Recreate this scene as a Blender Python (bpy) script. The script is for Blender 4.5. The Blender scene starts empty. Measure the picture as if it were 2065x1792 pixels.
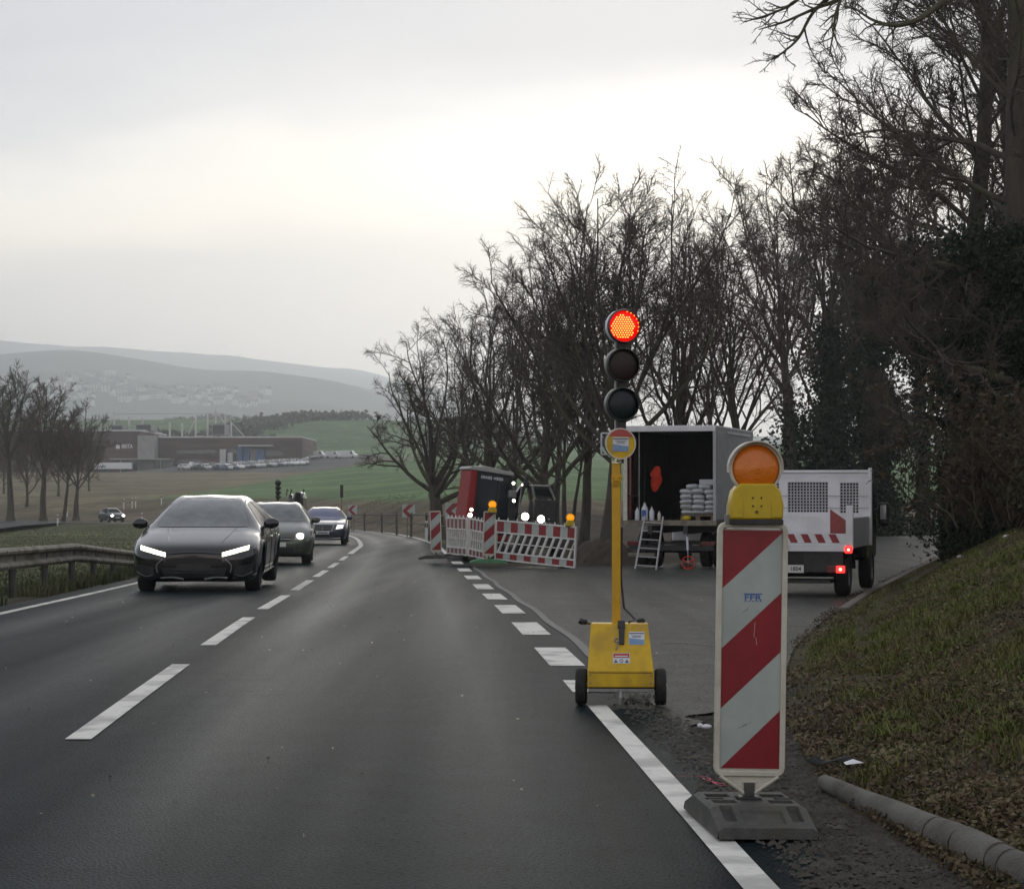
import bpy, math, random
import numpy as np
from mathutils import Vector, Matrix, Euler
from mathutils.bvhtree import BVHTree

R = math.radians
scene = bpy.context.scene
COL = scene.collection

# ------------------------------------------------------------------ camera
FOC, CX, CY, CAMZ = 4500.0, 1032.5, 896.0, 1.31        # pixel units of a 2065 x 1792 view
PITCH = math.atan(98 / 4500.0)
cam_d = bpy.data.cameras.new('camera')
cam_d.sensor_fit = 'HORIZONTAL'
cam_d.sensor_width = 36
cam_d.lens = 36 * FOC / 2065
cam_d.clip_start = 0.1
cam_d.clip_end = 20000
cam = bpy.data.objects.new('camera', cam_d)
COL.objects.link(cam)
cam.location = (0, 0, CAMZ)
cam.rotation_euler = (R(90) + PITCH, 0, 0)
scene.camera = cam

# ------------------------------------------------------------------ sky, sun, exposure
SUN_AZ, SUN_EL = R(4.0), R(9.0)
world = bpy.data.worlds.new('World')
scene.world = world
world.use_nodes = True


def build_world():
    nt = world.node_tree
    nt.nodes.clear()
    N, L = nt.nodes.new, nt.links.new
    tc = N('ShaderNodeTexCoord')
    sep = N('ShaderNodeSeparateXYZ')
    L(tc.outputs['Generated'], sep.inputs[0])

    def m(op, a, b=None, c=None):
        n = N('ShaderNodeMath')
        n.operation = op
        for i, v in enumerate((a, b, c)):
            if v is None:
                continue
            if isinstance(v, (int, float)):
                n.inputs[i].default_value = v
            else:
                L(v, n.inputs[i])
        return n.outputs[0]
    z = m('MAXIMUM', sep.outputs[2], 0.0)
    # cloud deck seen in perspective: a layer overhead projected on the directions
    inv = m('DIVIDE', 1.0, m('ADD', z, 0.06))
    cmb = N('ShaderNodeCombineXYZ')
    L(m('MULTIPLY', sep.outputs[0], inv), cmb.inputs[0])
    L(m('MULTIPLY', sep.outputs[1], inv), cmb.inputs[1])
    n1 = N('ShaderNodeTexNoise')
    n1.inputs['Scale'].default_value = 0.75
    n1.inputs['Detail'].default_value = 5
    n1.inputs['Roughness'].default_value = 0.5
    n1.inputs['Distortion'].default_value = 0.4
    L(cmb.outputs[0], n1.inputs['Vector'])
    n2 = N('ShaderNodeTexNoise')
    n2.inputs['Scale'].default_value = 4.2
    n2.inputs['Detail'].default_value = 4
    mp = N('ShaderNodeMapping')
    mp.inputs['Scale'].default_value = (1.0, 1.0, 3.6)
    mp.inputs['Location'].default_value = (3.1, 1.7, 0.35)
    L(tc.outputs['Generated'], mp.inputs['Vector'])
    L(mp.outputs[0], n2.inputs['Vector'])
    # elevation, bent by the cloud noise, drives the layered cloud tones
    el = m('ARCSINE', z)
    elw = m('ADD', el, m('MULTIPLY', m('SUBTRACT', n2.outputs['Fac'], 0.5), 0.075))
    elw = m('ADD', elw, m('MULTIPLY', m('SUBTRACT', n1.outputs['Fac'], 0.5), 0.035))
    elw = m('SUBTRACT', elw, m('MULTIPLY', sep.outputs[0], 0.045))
    ramp = N('ShaderNodeValToRGB')
    el_pts = [(0.0, (1.20, 1.02, 0.91)), (0.06, (1.17, 1.01, 0.91)), (0.085, (0.93, 0.85, 0.80)),
              (0.104, (0.86, 0.81, 0.77)), (0.128, (1.22, 1.10, 0.94)), (0.144, (1.13, 1.06, 0.96)),
              (0.168, (0.74, 0.745, 0.77)), (0.195, (0.63, 0.65, 0.715)), (0.27, (0.67, 0.695, 0.775)),
              (1.0, (0.52, 0.53, 0.57))]
    cr = ramp.color_ramp
    while len(cr.elements) < len(el_pts):
        cr.elements.new(0.5)
    for e, (p, c) in zip(cr.elements, el_pts):
        e.position = p
        e.color = (*c, 1)
    L(elw, ramp.inputs[0])
    # brightness of the thin cloud around the hidden sun
    sd = (math.sin(SUN_AZ) * math.cos(SUN_EL), math.cos(SUN_AZ) * math.cos(SUN_EL), math.sin(SUN_EL))
    dot = N('ShaderNodeVectorMath')
    dot.operation = 'DOT_PRODUCT'
    L(tc.outputs['Generated'], dot.inputs[0])
    dot.inputs[1].default_value = sd
    ang = m('ARCCOSINE', m('MINIMUM', dot.outputs['Value'], 1.0))
    g = m('EXPONENT', m('MULTIPLY', m('POWER', m('DIVIDE', ang, 0.085), 2.0), -1.0))
    g2 = m('EXPONENT', m('MULTIPLY', m('DIVIDE', ang, 0.45), -1.0))
    glow = m('ADD', m('MULTIPLY', g, 0.50), m('MULTIPLY', g2, 0.20))
    deck = N('ShaderNodeMapRange')
    deck.interpolation_type = 'SMOOTHSTEP'
    for k_, v_ in zip(('From Min', 'From Max', 'To Min', 'To Max'), (0.150, 0.200, 1.0, 0.0)):
        deck.inputs[k_].default_value = v_
    L(elw, deck.inputs['Value'])
    glow = m('MULTIPLY', glow, deck.outputs[0])
    gm = N('ShaderNodeMix')
    gm.data_type = 'RGBA'
    gm.blend_type = 'ADD'
    gm.inputs['Factor'].default_value = 1.0
    L(ramp.outputs[0], gm.inputs['A'])
    gc = N('ShaderNodeMix')
    gc.data_type = 'RGBA'
    gc.blend_type = 'MULTIPLY'
    gc.inputs['Factor'].default_value = 1.0
    L(glow, gc.inputs['A'])
    gc.inputs['B'].default_value = (1.0, 0.97, 0.92, 1)
    L(gc.outputs['Result'], gm.inputs['B'])
    sky = N('ShaderNodeTexSky')
    sky.sky_type = 'NISHITA'
    sky.sun_disc = False
    sky.sun_elevation = SUN_EL
    sky.sun_rotation = SUN_AZ
    sky.dust_density = 3
    bg1 = N('ShaderNodeBackground')
    bg1.inputs['Strength'].default_value = 0.05
    L(sky.outputs[0], bg1.inputs['Color'])
    bg2 = N('ShaderNodeBackground')
    bg2.inputs['Strength'].default_value = 1.0
    L(gm.outputs['Result'], bg2.inputs['Color'])
    mix = N('ShaderNodeMixShader')
    mix.inputs[0].default_value = 0.93
    L(bg1.outputs[0], mix.inputs[1])
    L(bg2.outputs[0], mix.inputs[2])
    out = N('ShaderNodeOutputWorld')
    L(mix.outputs[0], out.inputs['Surface'])


build_world()
sun_d = bpy.data.lights.new('sun', 'SUN')
sun_d.energy = 0.5
sun_d.angle = R(26)
sun_d.color = (1.0, 0.93, 0.82)
sun = bpy.data.objects.new('sun', sun_d)
COL.objects.link(sun)
sun.rotation_euler = Vector((math.sin(SUN_AZ) * math.cos(SUN_EL), math.cos(SUN_AZ) * math.cos(SUN_EL),
                             math.sin(SUN_EL))).to_track_quat('Z', 'Y').to_euler()
scene.view_settings.view_transform = 'Standard'
scene.view_settings.look = 'None'
scene.view_settings.exposure = 0.08
scene.view_settings.gamma = 1.0
scene.cycles.max_bounces = 6
scene.cycles.diffuse_bounces = 3
scene.cycles.glossy_bounces = 3
scene.cycles.transmission_bounces = 4
scene.cycles.volume_bounces = 3
scene.cycles.caustics_reflective = False
scene.cycles.caustics_refractive = False
scene.cycles.use_denoising = True

# ------------------------------------------------------------------ materials
MATS = {}


def mat(name, c1, c2=None, scale=6.0, rough=0.6, metal=0.0, bump=0.0, bscale=None, detail=5, coat=0.0, spec=0.5,
        stretch=(1, 1, 1), lo=0.35, hi=0.65, c3=None, s3=1.0, r2=None, emit=None, estr=0.0, trans=0.0, world_space=False,
        backmix=0.0):
    """Principled material: two colours mixed by noise, a third one in larger patches, fine bump."""
    mt = bpy.data.materials.new(name)
    mt.use_nodes = True
    nt = mt.node_tree
    N, L = nt.nodes.new, nt.links.new
    b = nt.nodes['Principled BSDF']
    b.inputs['Base Color'].default_value = (*c1, 1)
    b.inputs['Roughness'].default_value = rough
    b.inputs['Metallic'].default_value = metal
    b.inputs['Coat Weight'].default_value = coat
    b.inputs['Coat Roughness'].default_value = 0.05
    b.inputs['Specular IOR Level'].default_value = spec
    b.inputs['Transmission Weight'].default_value = trans
    if emit:
        b.inputs['Emission Color'].default_value = (*emit, 1)
        b.inputs['Emission Strength'].default_value = estr
    if c2 is not None or bump:
        tc = N('ShaderNodeTexCoord')
        mp = N('ShaderNodeMapping')
        mp.inputs['Scale'].default_value = stretch
        if world_space:
            geo = N('ShaderNodeNewGeometry')
            L(geo.outputs['Position'], mp.inputs['Vector'])
        else:
            L(tc.outputs['Object'], mp.inputs['Vector'])
        nz = N('ShaderNodeTexNoise')
        nz.inputs['Scale'].default_value = scale
        nz.inputs['Detail'].default_value = detail
        nz.inputs['Roughness'].default_value = 0.6
        L(mp.outputs[0], nz.inputs['Vector'])
        if c2 is not None:
            mr = N('ShaderNodeMapRange')
            mr.inputs['From Min'].default_value = lo
            mr.inputs['From Max'].default_value = hi
            L(nz.outputs['Fac'], mr.inputs['Value'])
            mx = N('ShaderNodeMix')
            mx.data_type = 'RGBA'
            mx.inputs['A'].default_value = (*c1, 1)
            mx.inputs['B'].default_value = (*c2, 1)
            L(mr.outputs[0], mx.inputs['Factor'])
            res = mx.outputs['Result']
            if c3 is not None:
                n3 = N('ShaderNodeTexNoise')
                n3.inputs['Scale'].default_value = s3
                n3.inputs['Detail'].default_value = 4
                L(mp.outputs[0], n3.inputs['Vector'])
                m3 = N('ShaderNodeMapRange')
                m3.inputs['From Min'].default_value = 0.48
                m3.inputs['From Max'].default_value = 0.62
                L(n3.outputs['Fac'], m3.inputs['Value'])
                mx3 = N('ShaderNodeMix')
                mx3.data_type = 'RGBA'
                L(m3.outputs[0], mx3.inputs['Factor'])
                L(res, mx3.inputs['A'])
                mx3.inputs['B'].default_value = (*c3, 1)
                res = mx3.outputs['Result']
            L(res, b.inputs['Base Color'])
            if r2 is not None:
                rr = N('ShaderNodeMapRange')
                rr.inputs['From Min'].default_value = lo
                rr.inputs['From Max'].default_value = hi
                rr.inputs['To Min'].default_value = rough
                rr.inputs['To Max'].default_value = r2
                L(nz.outputs['Fac'], rr.inputs['Value'])
                L(rr.outputs[0], b.inputs['Roughness'])
        if bump:
            nb = N('ShaderNodeTexNoise')
            nb.inputs['Scale'].default_value = bscale or scale * 4
            nb.inputs['Detail'].default_value = 4
            L(mp.outputs[0], nb.inputs['Vector'])
            bp = N('ShaderNodeBump')
            bp.inputs['Strength'].default_value = min(1.0, bump)
            bp.inputs['Distance'].default_value = 0.01 * max(1.0, bump)
            L(nb.outputs['Fac'], bp.inputs['Height'])
            L(bp.outputs[0], b.inputs['Normal'])
    MATS[name] = mt
    return mt


def lin(r, g, b):
    f = lambda v: (v / 255 / 12.92) if v <= 10 else ((v / 255 + 0.055) / 1.055) ** 2.4
    return (f(r), f(g), f(b))


M = MATS
mat('paint_white_road', (0.76, 0.75, 0.68), (0.58, 0.57, 0.51), scale=22, rough=0.75, c3=(0.46, 0.45, 0.41), s3=2.6, bump=0.2, bscale=90, lo=0.45, hi=0.85, world_space=True)
mat('retro_red', (0.26, 0.008, 0.016), (0.20, 0.007, 0.014), scale=9, rough=0.35, coat=0.3)
mat('retro_white', (0.42, 0.46, 0.43), (0.36, 0.41, 0.38), scale=7, rough=0.4, coat=0.2, c3=(0.33, 0.37, 0.34), s3=3)
mat('plastic_cream', (0.60, 0.57, 0.48), (0.42, 0.39, 0.30), scale=11, rough=0.5, bump=0.15, lo=0.4, hi=0.8)
mat('plastic_white', (0.66, 0.65, 0.62), (0.48, 0.46, 0.42), scale=7, rough=0.45, lo=0.45, hi=0.8)
mat('plastic_black', (0.012, 0.012, 0.013), (0.03, 0.03, 0.03), scale=12, rough=0.5)
mat('rubber', (0.012, 0.012, 0.012), (0.028, 0.027, 0.025), scale=14, rough=0.8, bump=0.3)
mat('recycled', (0.050, 0.050, 0.046), (0.085, 0.083, 0.074), scale=12, rough=0.75, bump=0.5, bscale=90, c3=(0.065, 0.062, 0.045), s3=5)
mat('recycled_green', (0.10, 0.26, 0.12), (0.07, 0.18, 0.09), scale=12, rough=0.7)
mat('yellow_plastic', (0.56, 0.39, 0.010), (0.47, 0.32, 0.012), scale=14, rough=0.42, bump=0.1, bscale=200, lo=0.4, hi=0.85)
mat('yellow_paint', (0.66, 0.42, 0.005), (0.57, 0.35, 0.010), scale=16, rough=0.38, r2=0.55, c3=(0.47, 0.29, 0.018), s3=5, bump=0.06, bscale=120)
mat('yellow_pole', (0.62, 0.34, 0.003), (0.54, 0.29, 0.004), scale=9, rough=0.4, bump=0.08, bscale=60)
mat('steel', (0.30, 0.30, 0.29), (0.20, 0.20, 0.19), scale=18, rough=0.45, metal=0.6)
mat('galvanised', (0.25, 0.235, 0.185), (0.15, 0.135, 0.10), scale=5, rough=0.7, metal=0.1, c3=(0.095, 0.088, 0.058), s3=2.2, bump=0.2)
mat('galvanised_post', (0.10, 0.10, 0.09), (0.06, 0.06, 0.045), scale=7, rough=0.7, metal=0.2)
mat('chrome', (0.55, 0.55, 0.56), rough=0.12, metal=1.0)
mat('aluminium', (0.46, 0.46, 0.47), (0.36, 0.36, 0.37), scale=4, rough=0.45, metal=0.15)
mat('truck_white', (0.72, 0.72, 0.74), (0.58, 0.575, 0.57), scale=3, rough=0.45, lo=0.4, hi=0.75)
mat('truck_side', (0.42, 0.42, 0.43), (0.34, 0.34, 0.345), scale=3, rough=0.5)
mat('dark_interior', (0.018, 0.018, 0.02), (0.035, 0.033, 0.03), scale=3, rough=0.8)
mat('deck_wood', (0.28, 0.24, 0.19), (0.15, 0.125, 0.1), scale=6, rough=0.85, stretch=(1, 8, 1))
mat('sack', (0.55, 0.56, 0.58), (0.42, 0.43, 0.45), scale=6, rough=0.45, bump=0.5, bscale=14)
mat('pallet_wood', (0.26, 0.21, 0.15), (0.16, 0.12, 0.08), scale=9, rough=0.9)
mat('glass_dark', (0.012, 0.014, 0.016), rough=0.30, spec=0.12)
mat('glass_screen', (0.150, 0.172, 0.174), (0.085, 0.098, 0.10), scale=3.0, rough=0.06, spec=0.9)
mat('glass_blue', (0.085, 0.095, 0.20), rough=0.08, spec=0.7, coat=0.3)
mat('cab_glazing', (0.014, 0.016, 0.022), (0.020, 0.022, 0.03), scale=2, rough=0.12, spec=0.6)
mat('gloss_black', (0.008, 0.008, 0.009), (0.014, 0.014, 0.015), scale=3, rough=0.18, coat=0.5)
mat('paint_graphite', (0.006, 0.006, 0.007), (0.008, 0.008, 0.009), scale=30, rough=0.22, coat=0.6)
mat('paint_greygreen', (0.060, 0.072, 0.055), (0.072, 0.084, 0.064), scale=30, rough=0.32, metal=0.35, coat=0.7)
mat('paint_navy', (0.018, 0.024, 0.055), (0.024, 0.031, 0.065), scale=30, rough=0.28, metal=0.4, coat=0.8)
mat('paint_slate', (0.024, 0.028, 0.032), rough=0.3, metal=0.3, coat=0.7)
mat('rim', (0.05, 0.05, 0.055), (0.035, 0.035, 0.035), scale=6, rough=0.35, metal=0.7)
mat('rim_silver', (0.28, 0.28, 0.29), rough=0.35, metal=0.7)
mat('plate', (0.62, 0.62, 0.60), rough=0.4)
mat('plate_text', (0.015, 0.015, 0.015), rough=0.5)
mat('plate_blue', (0.01, 0.04, 0.25), rough=0.4)
mat('head_lamp', (0.9, 0.9, 0.85), rough=0.3, emit=(1.0, 0.94, 0.74), estr=14)
mat('head_strip', (0.9, 0.9, 0.8), rough=0.3, emit=(1.0, 0.97, 0.70), estr=4)
mat('head_dim', (0.9, 0.9, 0.85), rough=0.3, emit=(1.0, 0.97, 0.84), estr=1.6)
mat('lamp_lens', (0.35, 0.36, 0.36), rough=0.08, coat=0.6, spec=0.8)
mat('tail_lit', (0.5, 0.01, 0.01), rough=0.3, emit=(1.0, 0.02, 0.02), estr=3.2)
mat('tail_core', (1, 0.2, 0.1), rough=0.3, emit=(1.0, 0.28, 0.16), estr=6)
mat('tail_dark', (0.12, 0.008, 0.01), rough=0.25, coat=0.4)
mat('led_red', (0.45, 0.0, 0.0), rough=0.3, emit=(1.0, 0.006, 0.002), estr=0.72)
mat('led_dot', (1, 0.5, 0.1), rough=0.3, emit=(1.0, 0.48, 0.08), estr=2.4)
mat('lens_amber_off', (0.018, 0.010, 0.008), (0.026, 0.014, 0.011), scale=60, rough=0.45, coat=0.05, spec=.3)
mat('lens_green_off', (0.006, 0.012, 0.014), (0.01, 0.02, 0.022), scale=60, rough=0.4, coat=0.08, spec=.3)
mat('amber_lens', (0.66, 0.17, 0.0), (0.55, 0.13, 0.0), scale=20, rough=0.3, coat=0.4, bump=0.35, bscale=160, emit=(1.0, 0.22, 0.0), estr=0.02)
mat('amber_lit', (0.9, 0.32, 0.0), rough=0.3, emit=(1.0, 0.36, 0.01), estr=0.75)
mat('sticker_white', (0.62, 0.64, 0.68), rough=0.4)
mat('sticker_blue', (0.16, 0.27, 0.45), (0.22, 0.33, 0.5), scale=12, rough=0.4)
mat('sticker_red', (0.42, 0.07, 0.06), rough=0.4)
mat('sticker_ink', (0.10, 0.09, 0.12), rough=0.5)
mat('logo_blue', (0.03, 0.10, 0.33), rough=0.5)
mat('tape', (0.65, 0.66, 0.55), (0.4, 0.38, 0.2), scale=30, rough=0.15, metal=0.8, bump=0.8, bscale=40)
mat('machine_red', (0.30, 0.020, 0.018), (0.24, 0.018, 0.017), scale=5, rough=0.6, spec=.3)
mat('machine_grey', (0.34, 0.335, 0.32), rough=0.5)
mat('jacket_red', (0.74, 0.055, 0.016), (0.55, 0.03, 0.012), scale=8, rough=0.8, bump=0.6, bscale=9)
mat('wood_brown', (0.085, 0.046, 0.038), (0.042, 0.025, 0.022), scale=1.2, rough=0.85, stretch=(0.25, 0.25, 3.0), c3=(0.115, 0.060, 0.048), s3=0.25)
mat('hall_concrete', (0.30, 0.29, 0.28), (0.24, 0.235, 0.23), scale=0.8, rough=0.85)
mat('hall_light', (0.52, 0.51, 0.50), (0.42, 0.41, 0.40), scale=0.5, rough=0.7)
mat('hall_glass', (0.03, 0.04, 0.05), rough=0.15, spec=0.7)
mat('hall_blue', (0.035, 0.085, 0.22), (0.05, 0.11, 0.26), scale=0.6, rough=0.5)
mat('house_wall', (0.66, 0.64, 0.60), (0.55, 0.53, 0.5), scale=0.1, rough=0.9)
mat('house_roof', (0.10, 0.092, 0.09), (0.15, 0.125, 0.115), scale=0.4, rough=0.9)
mat('bark', (0.080, 0.068, 0.050), (0.042, 0.036, 0.028), scale=5, rough=0.95, stretch=(1, 1, 0.25), bump=1.5, bscale=14, c3=(0.078, 0.078, 0.044), s3=0.8)
mat('twig', (0.092, 0.074, 0.054), (0.058, 0.047, 0.036), scale=2, rough=0.95)
mat('twig_red', (0.120, 0.080, 0.060), (0.075, 0.050, 0.040), scale=2, rough=0.95)
mat('ivy_leaf', (0.014, 0.026, 0.014), (0.032, 0.046, 0.022), scale=3, rough=0.7, c3=(0.018, 0.024, 0.016), s3=1, spec=0.2)
mat('scrub', (0.074, 0.050, 0.028), (0.044, 0.031, 0.018), scale=3, rough=0.95, c3=(0.045, 0.045, 0.02), s3=0.6)
mat('grass_blade', (0.135, 0.155, 0.034), (0.085, 0.105, 0.026), scale=2.5, rough=0.75, c3=(0.135, 0.125, 0.040), s3=0.9, spec=0.25, world_space=True)
mat('weed_blade', (0.055, 0.075, 0.024), (0.038, 0.052, 0.018), scale=2.5, rough=0.75, c3=(0.10, 0.09, 0.045), s3=1.1, spec=0.25, world_space=True)
mat('dead_leaf', (0.125, 0.092, 0.050), (0.060, 0.042, 0.026), scale=11, rough=0.8, c3=(0.17, 0.135, 0.08), s3=3.5, spec=0.25, world_space=True)
mat('gravel', (0.055, 0.049, 0.038), (0.15, 0.135, 0.105), scale=9, rough=0.9, c3=(0.04, 0.035, 0.028), s3=3, lo=0.5, hi=0.9, world_space=True)
mat('pale_bits', (0.50, 0.48, 0.42), (0.34, 0.31, 0.26), scale=5, rough=0.7)
mat('litter_white', (0.68, 0.68, 0.70), rough=0.35)
mat('pink_spray', (0.62, 0.07, 0.12), (0.35, 0.05, 0.08), scale=25, rough=0.8, lo=0.4, hi=0.7)
mat('kerb_concrete', (0.105, 0.100, 0.082), (0.068, 0.064, 0.052), scale=9, rough=0.9, bump=0.7, bscale=60, c3=(0.13, 0.125, 0.105), s3=3)
mat('kerb_stone', (0.145, 0.13, 0.105), (0.10, 0.088, 0.07), scale=4, rough=0.9, bump=0.5)
mat('soil', (0.045, 0.034, 0.024), (0.07, 0.052, 0.036), scale=3, rough=1.0, bump=2.0, bscale=6)
mat('hill_wood', (0.046, 0.047, 0.044), (0.075, 0.073, 0.064), scale=0.012, rough=1.0, c3=(0.085, 0.092, 0.068), s3=0.0022, lo=.4, hi=.6)
mat('conifer', (0.055, 0.062, 0.045), (0.08, 0.085, 0.06), scale=0.2, rough=1.0)
mat('car_white', (0.7, 0.7, 0.7), rough=0.3, coat=0.5)
mat('car_silver', (0.38, 0.39, 0.40), rough=0.3, metal=0.4, coat=0.5)
mat('car_black', (0.015, 0.015, 0.017), rough=0.3, coat=0.5)
mat('car_blue', (0.03, 0.05, 0.12), rough=0.3, coat=0.5)
mat('car_red', (0.30, 0.02, 0.02), rough=0.3, coat=0.5)
mat('car_grey', (0.10, 0.105, 0.11), rough=0.3, coat=0.5)

# ------------------------------------------------------------------ mesh helpers
class MB:
    """Collects shapes; build() links them as one mesh object."""

    def __init__(self):
        self.v, self.f, self.m = [], [], []

    def add(self, verts, faces, mi=0, T=None):
        o = len(self.v)
        if T is not None:
            verts = [T @ Vector(p) for p in verts]
        self.v.extend([tuple(p) for p in verts])
        self.f.extend([tuple(i + o for i in f) for f in faces])
        self.m.extend([mi] * len(faces))
        return self

    def box(self, c, s, mi=0, T=None, rot=None):
        x, y, z = s[0] / 2, s[1] / 2, s[2] / 2
        pts = [Vector((sx * x, sy * y, sz * z)) for sz in (-1, 1) for sy in (-1, 1) for sx in (-1, 1)]
        if rot is not None:
            e = Euler(rot).to_matrix()
            pts = [e @ p for p in pts]
        pts = [p + Vector(c) for p in pts]
        return self.add(pts, [(0, 2, 3, 1), (4, 5, 7, 6), (0, 1, 5, 4), (2, 6, 7, 3), (0, 4, 6, 2), (1, 3, 7, 5)], mi, T)

    def tube(self, pts, rad, n=8, mi=0, caps=True, T=None):
        pts = [Vector(p) for p in pts]
        if not isinstance(rad, (list, tuple)):
            rad = [rad] * len(pts)
        vs, fs = [], []
        up = None
        for i, p in enumerate(pts):
            d = (pts[min(i + 1, len(pts) - 1)] - pts[max(i - 1, 0)]).normalized()
            if up is None:
                up = Vector((0, 0, 1)) if abs(d.z) < 0.9 else Vector((1, 0, 0))
            a = d.cross(up).normalized()
            b = a.cross(d).normalized()
            up = b
            for k in range(n):
                t = 2 * math.pi * k / n
                vs.append(p + (a * math.cos(t) + b * math.sin(t)) * rad[i])
        for i in range(len(pts) - 1):
            for k in range(n):
                k2 = (k + 1) % n
                fs.append((i * n + k, i * n + k2, (i + 1) * n + k2, (i + 1) * n + k))
        if caps:
            fs.append(tuple(range(n)))
            fs.append(tuple((len(pts) - 1) * n + k for k in reversed(range(n))))
        return self.add(vs, fs, mi, T)

    def lathe(self, prof, n=24, mi=0, T=None, close=False):
        """prof: (radius, height) pairs turned round the local z axis."""
        vs, fs = [], []
        for r, h in prof:
            for k in range(n):
                t = 2 * math.pi * k / n
                vs.append((r * math.cos(t), r * math.sin(t), h))
        for i in range(len(prof) - 1):
            for k in range(n):
                k2 = (k + 1) % n
                fs.append((i * n + k, i * n + k2, (i + 1) * n + k2, (i + 1) * n + k))
        if close:
            i = len(prof) - 1
            for k in range(n):
                k2 = (k + 1) % n
                fs.append((i * n + k, i * n + k2, k2, k))
        else:
            if prof[0][0] > 1e-6:
                fs.append(tuple(reversed(range(n))))
            if prof[-1][0] > 1e-6:
                fs.append(tuple((len(prof) - 1) * n + k for k in range(n)))
        return self.add(vs, fs, mi, T)

    def prism(self, poly, h0, h1, mi=0, T=None):
        """Polygon in local xy, from h0 to h1 along z."""
        n = len(poly)
        vs = [(x, y, h0) for x, y in poly] + [(x, y, h1) for x, y in poly]
        fs = [tuple(reversed(range(n))), tuple(range(n, 2 * n))]
        for k in range(n):
            k2 = (k + 1) % n
            fs.append((k, k2, n + k2, n + k))
        return self.add(vs, fs, mi, T)

    def sphere(self, c, r, n=12, m=8, mi=0, T=None):
        r = r if isinstance(r, (tuple, list)) else (r, r, r)
        vs, fs = [], []
        for i in range(m + 1):
            a = math.pi * i / m
            for k in range(n):
                t = 2 * math.pi * k / n
                vs.append((c[0] + r[0] * math.sin(a) * math.cos(t), c[1] + r[1] * math.sin(a) * math.sin(t), c[2] + r[2] * math.cos(a)))
        for i in range(m):
            for k in range(n):
                k2 = (k + 1) % n
                fs.append((i * n + k, (i + 1) * n + k, (i + 1) * n + k2, i * n + k2))
        return self.add(vs, fs, mi, T)

    def grid(self, P, mi=0, T=None, flip=False):
        """P: rows of points."""
        nr, nc = len(P), len(P[0])
        vs = [p for row in P for p in row]
        fs = []
        for i in range(nr - 1):
            for j in range(nc - 1):
                q = (i * nc + j, i * nc + j + 1, (i + 1) * nc + j + 1, (i + 1) * nc + j)
                fs.append(tuple(reversed(q)) if flip else q)
        return self.add(vs, fs, mi, T)

    def build(self, name, mats, parent=None, smooth=None, bevel=0.0, seg=2):
        me = bpy.data.meshes.new(name)
        me.from_pydata(self.v, [], self.f)
        if not isinstance(mats, (list, tuple)):
            mats = [mats]
        for k in mats:
            me.materials.append(M[k] if isinstance(k, str) else k)
        if len(mats) > 1:
            me.polygons.foreach_set('material_index', self.m)
        me.validate()
        if smooth is not None:
            me.polygons.foreach_set('use_smooth', [True] * len(me.polygons))
            me.set_sharp_from_angle(angle=R(smooth))
        me.update()
        o = bpy.data.objects.new(name, me)
        COL.objects.link(o)
        if parent is not None:
            o.parent = parent
        if bevel:
            bv = o.modifiers.new('bevel', 'BEVEL')
            bv.width = bevel
            bv.segments = seg
            bv.limit_method = 'ANGLE'
            bv.angle_limit = R(35)
            bv.harden_normals = False
        return o


def np_mesh(name, verts, tris, matname, parent=None, smooth=False, attr=None):
    """Fast mesh from numpy arrays; tris (n,3) or quads (n,4)."""
    k = tris.shape[1]
    me = bpy.data.meshes.new(name)
    me.vertices.add(len(verts))
    me.vertices.foreach_set('co', np.ascontiguousarray(verts, dtype=np.float32).ravel())
    me.loops.add(len(tris) * k)
    me.loops.foreach_set('vertex_index', np.ascontiguousarray(tris, dtype=np.int32).ravel())
    me.polygons.add(len(tris))
    me.polygons.foreach_set('loop_start', np.arange(0, len(tris) * k, k, dtype=np.int32))
    if smooth:
        me.polygons.foreach_set('use_smooth', np.ones(len(tris), dtype=bool))
    me.update(calc_edges=True)
    if attr:
        for an, arr in attr.items():
            if arr.ndim == 1:
                a = me.attributes.new(an, 'FLOAT', 'POINT')
                a.data.foreach_set('value', arr.astype(np.float32))
            else:
                a = me.attributes.new(an, 'FLOAT_COLOR', 'POINT')
                a.data.foreach_set('color', arr.astype(np.float32).ravel())
    me.materials.append(M[matname] if isinstance(matname, str) else matname)
    o = bpy.data.objects.new(name, me)
    COL.objects.link(o)
    if parent is not None:
        o.parent = parent
    return o


def tag(o, label=None, cat=None, group=None, kind=None):
    for k, v in (('label', label), ('category', cat), ('group', group), ('kind', kind)):
        if v:
            o[k] = v
    return o


def thing(name, label, cat, loc=(0, 0, 0), rz=0.0, group=None, rot=None, scale=None):
    o = bpy.data.objects.new(name, None)
    COL.objects.link(o)
    o.location = loc
    o.rotation_euler = rot if rot else (0, 0, rz)
    if scale:
        o.scale = scale if isinstance(scale, (tuple, list)) else (scale,) * 3
    return tag(o, label, cat, group)


def copy_tree(o, parent=None):
    c = o.copy()
    COL.objects.link(c)
    c.parent = parent
    for ch in list(o.children):
        copy_tree(ch, c)
    return c


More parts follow.
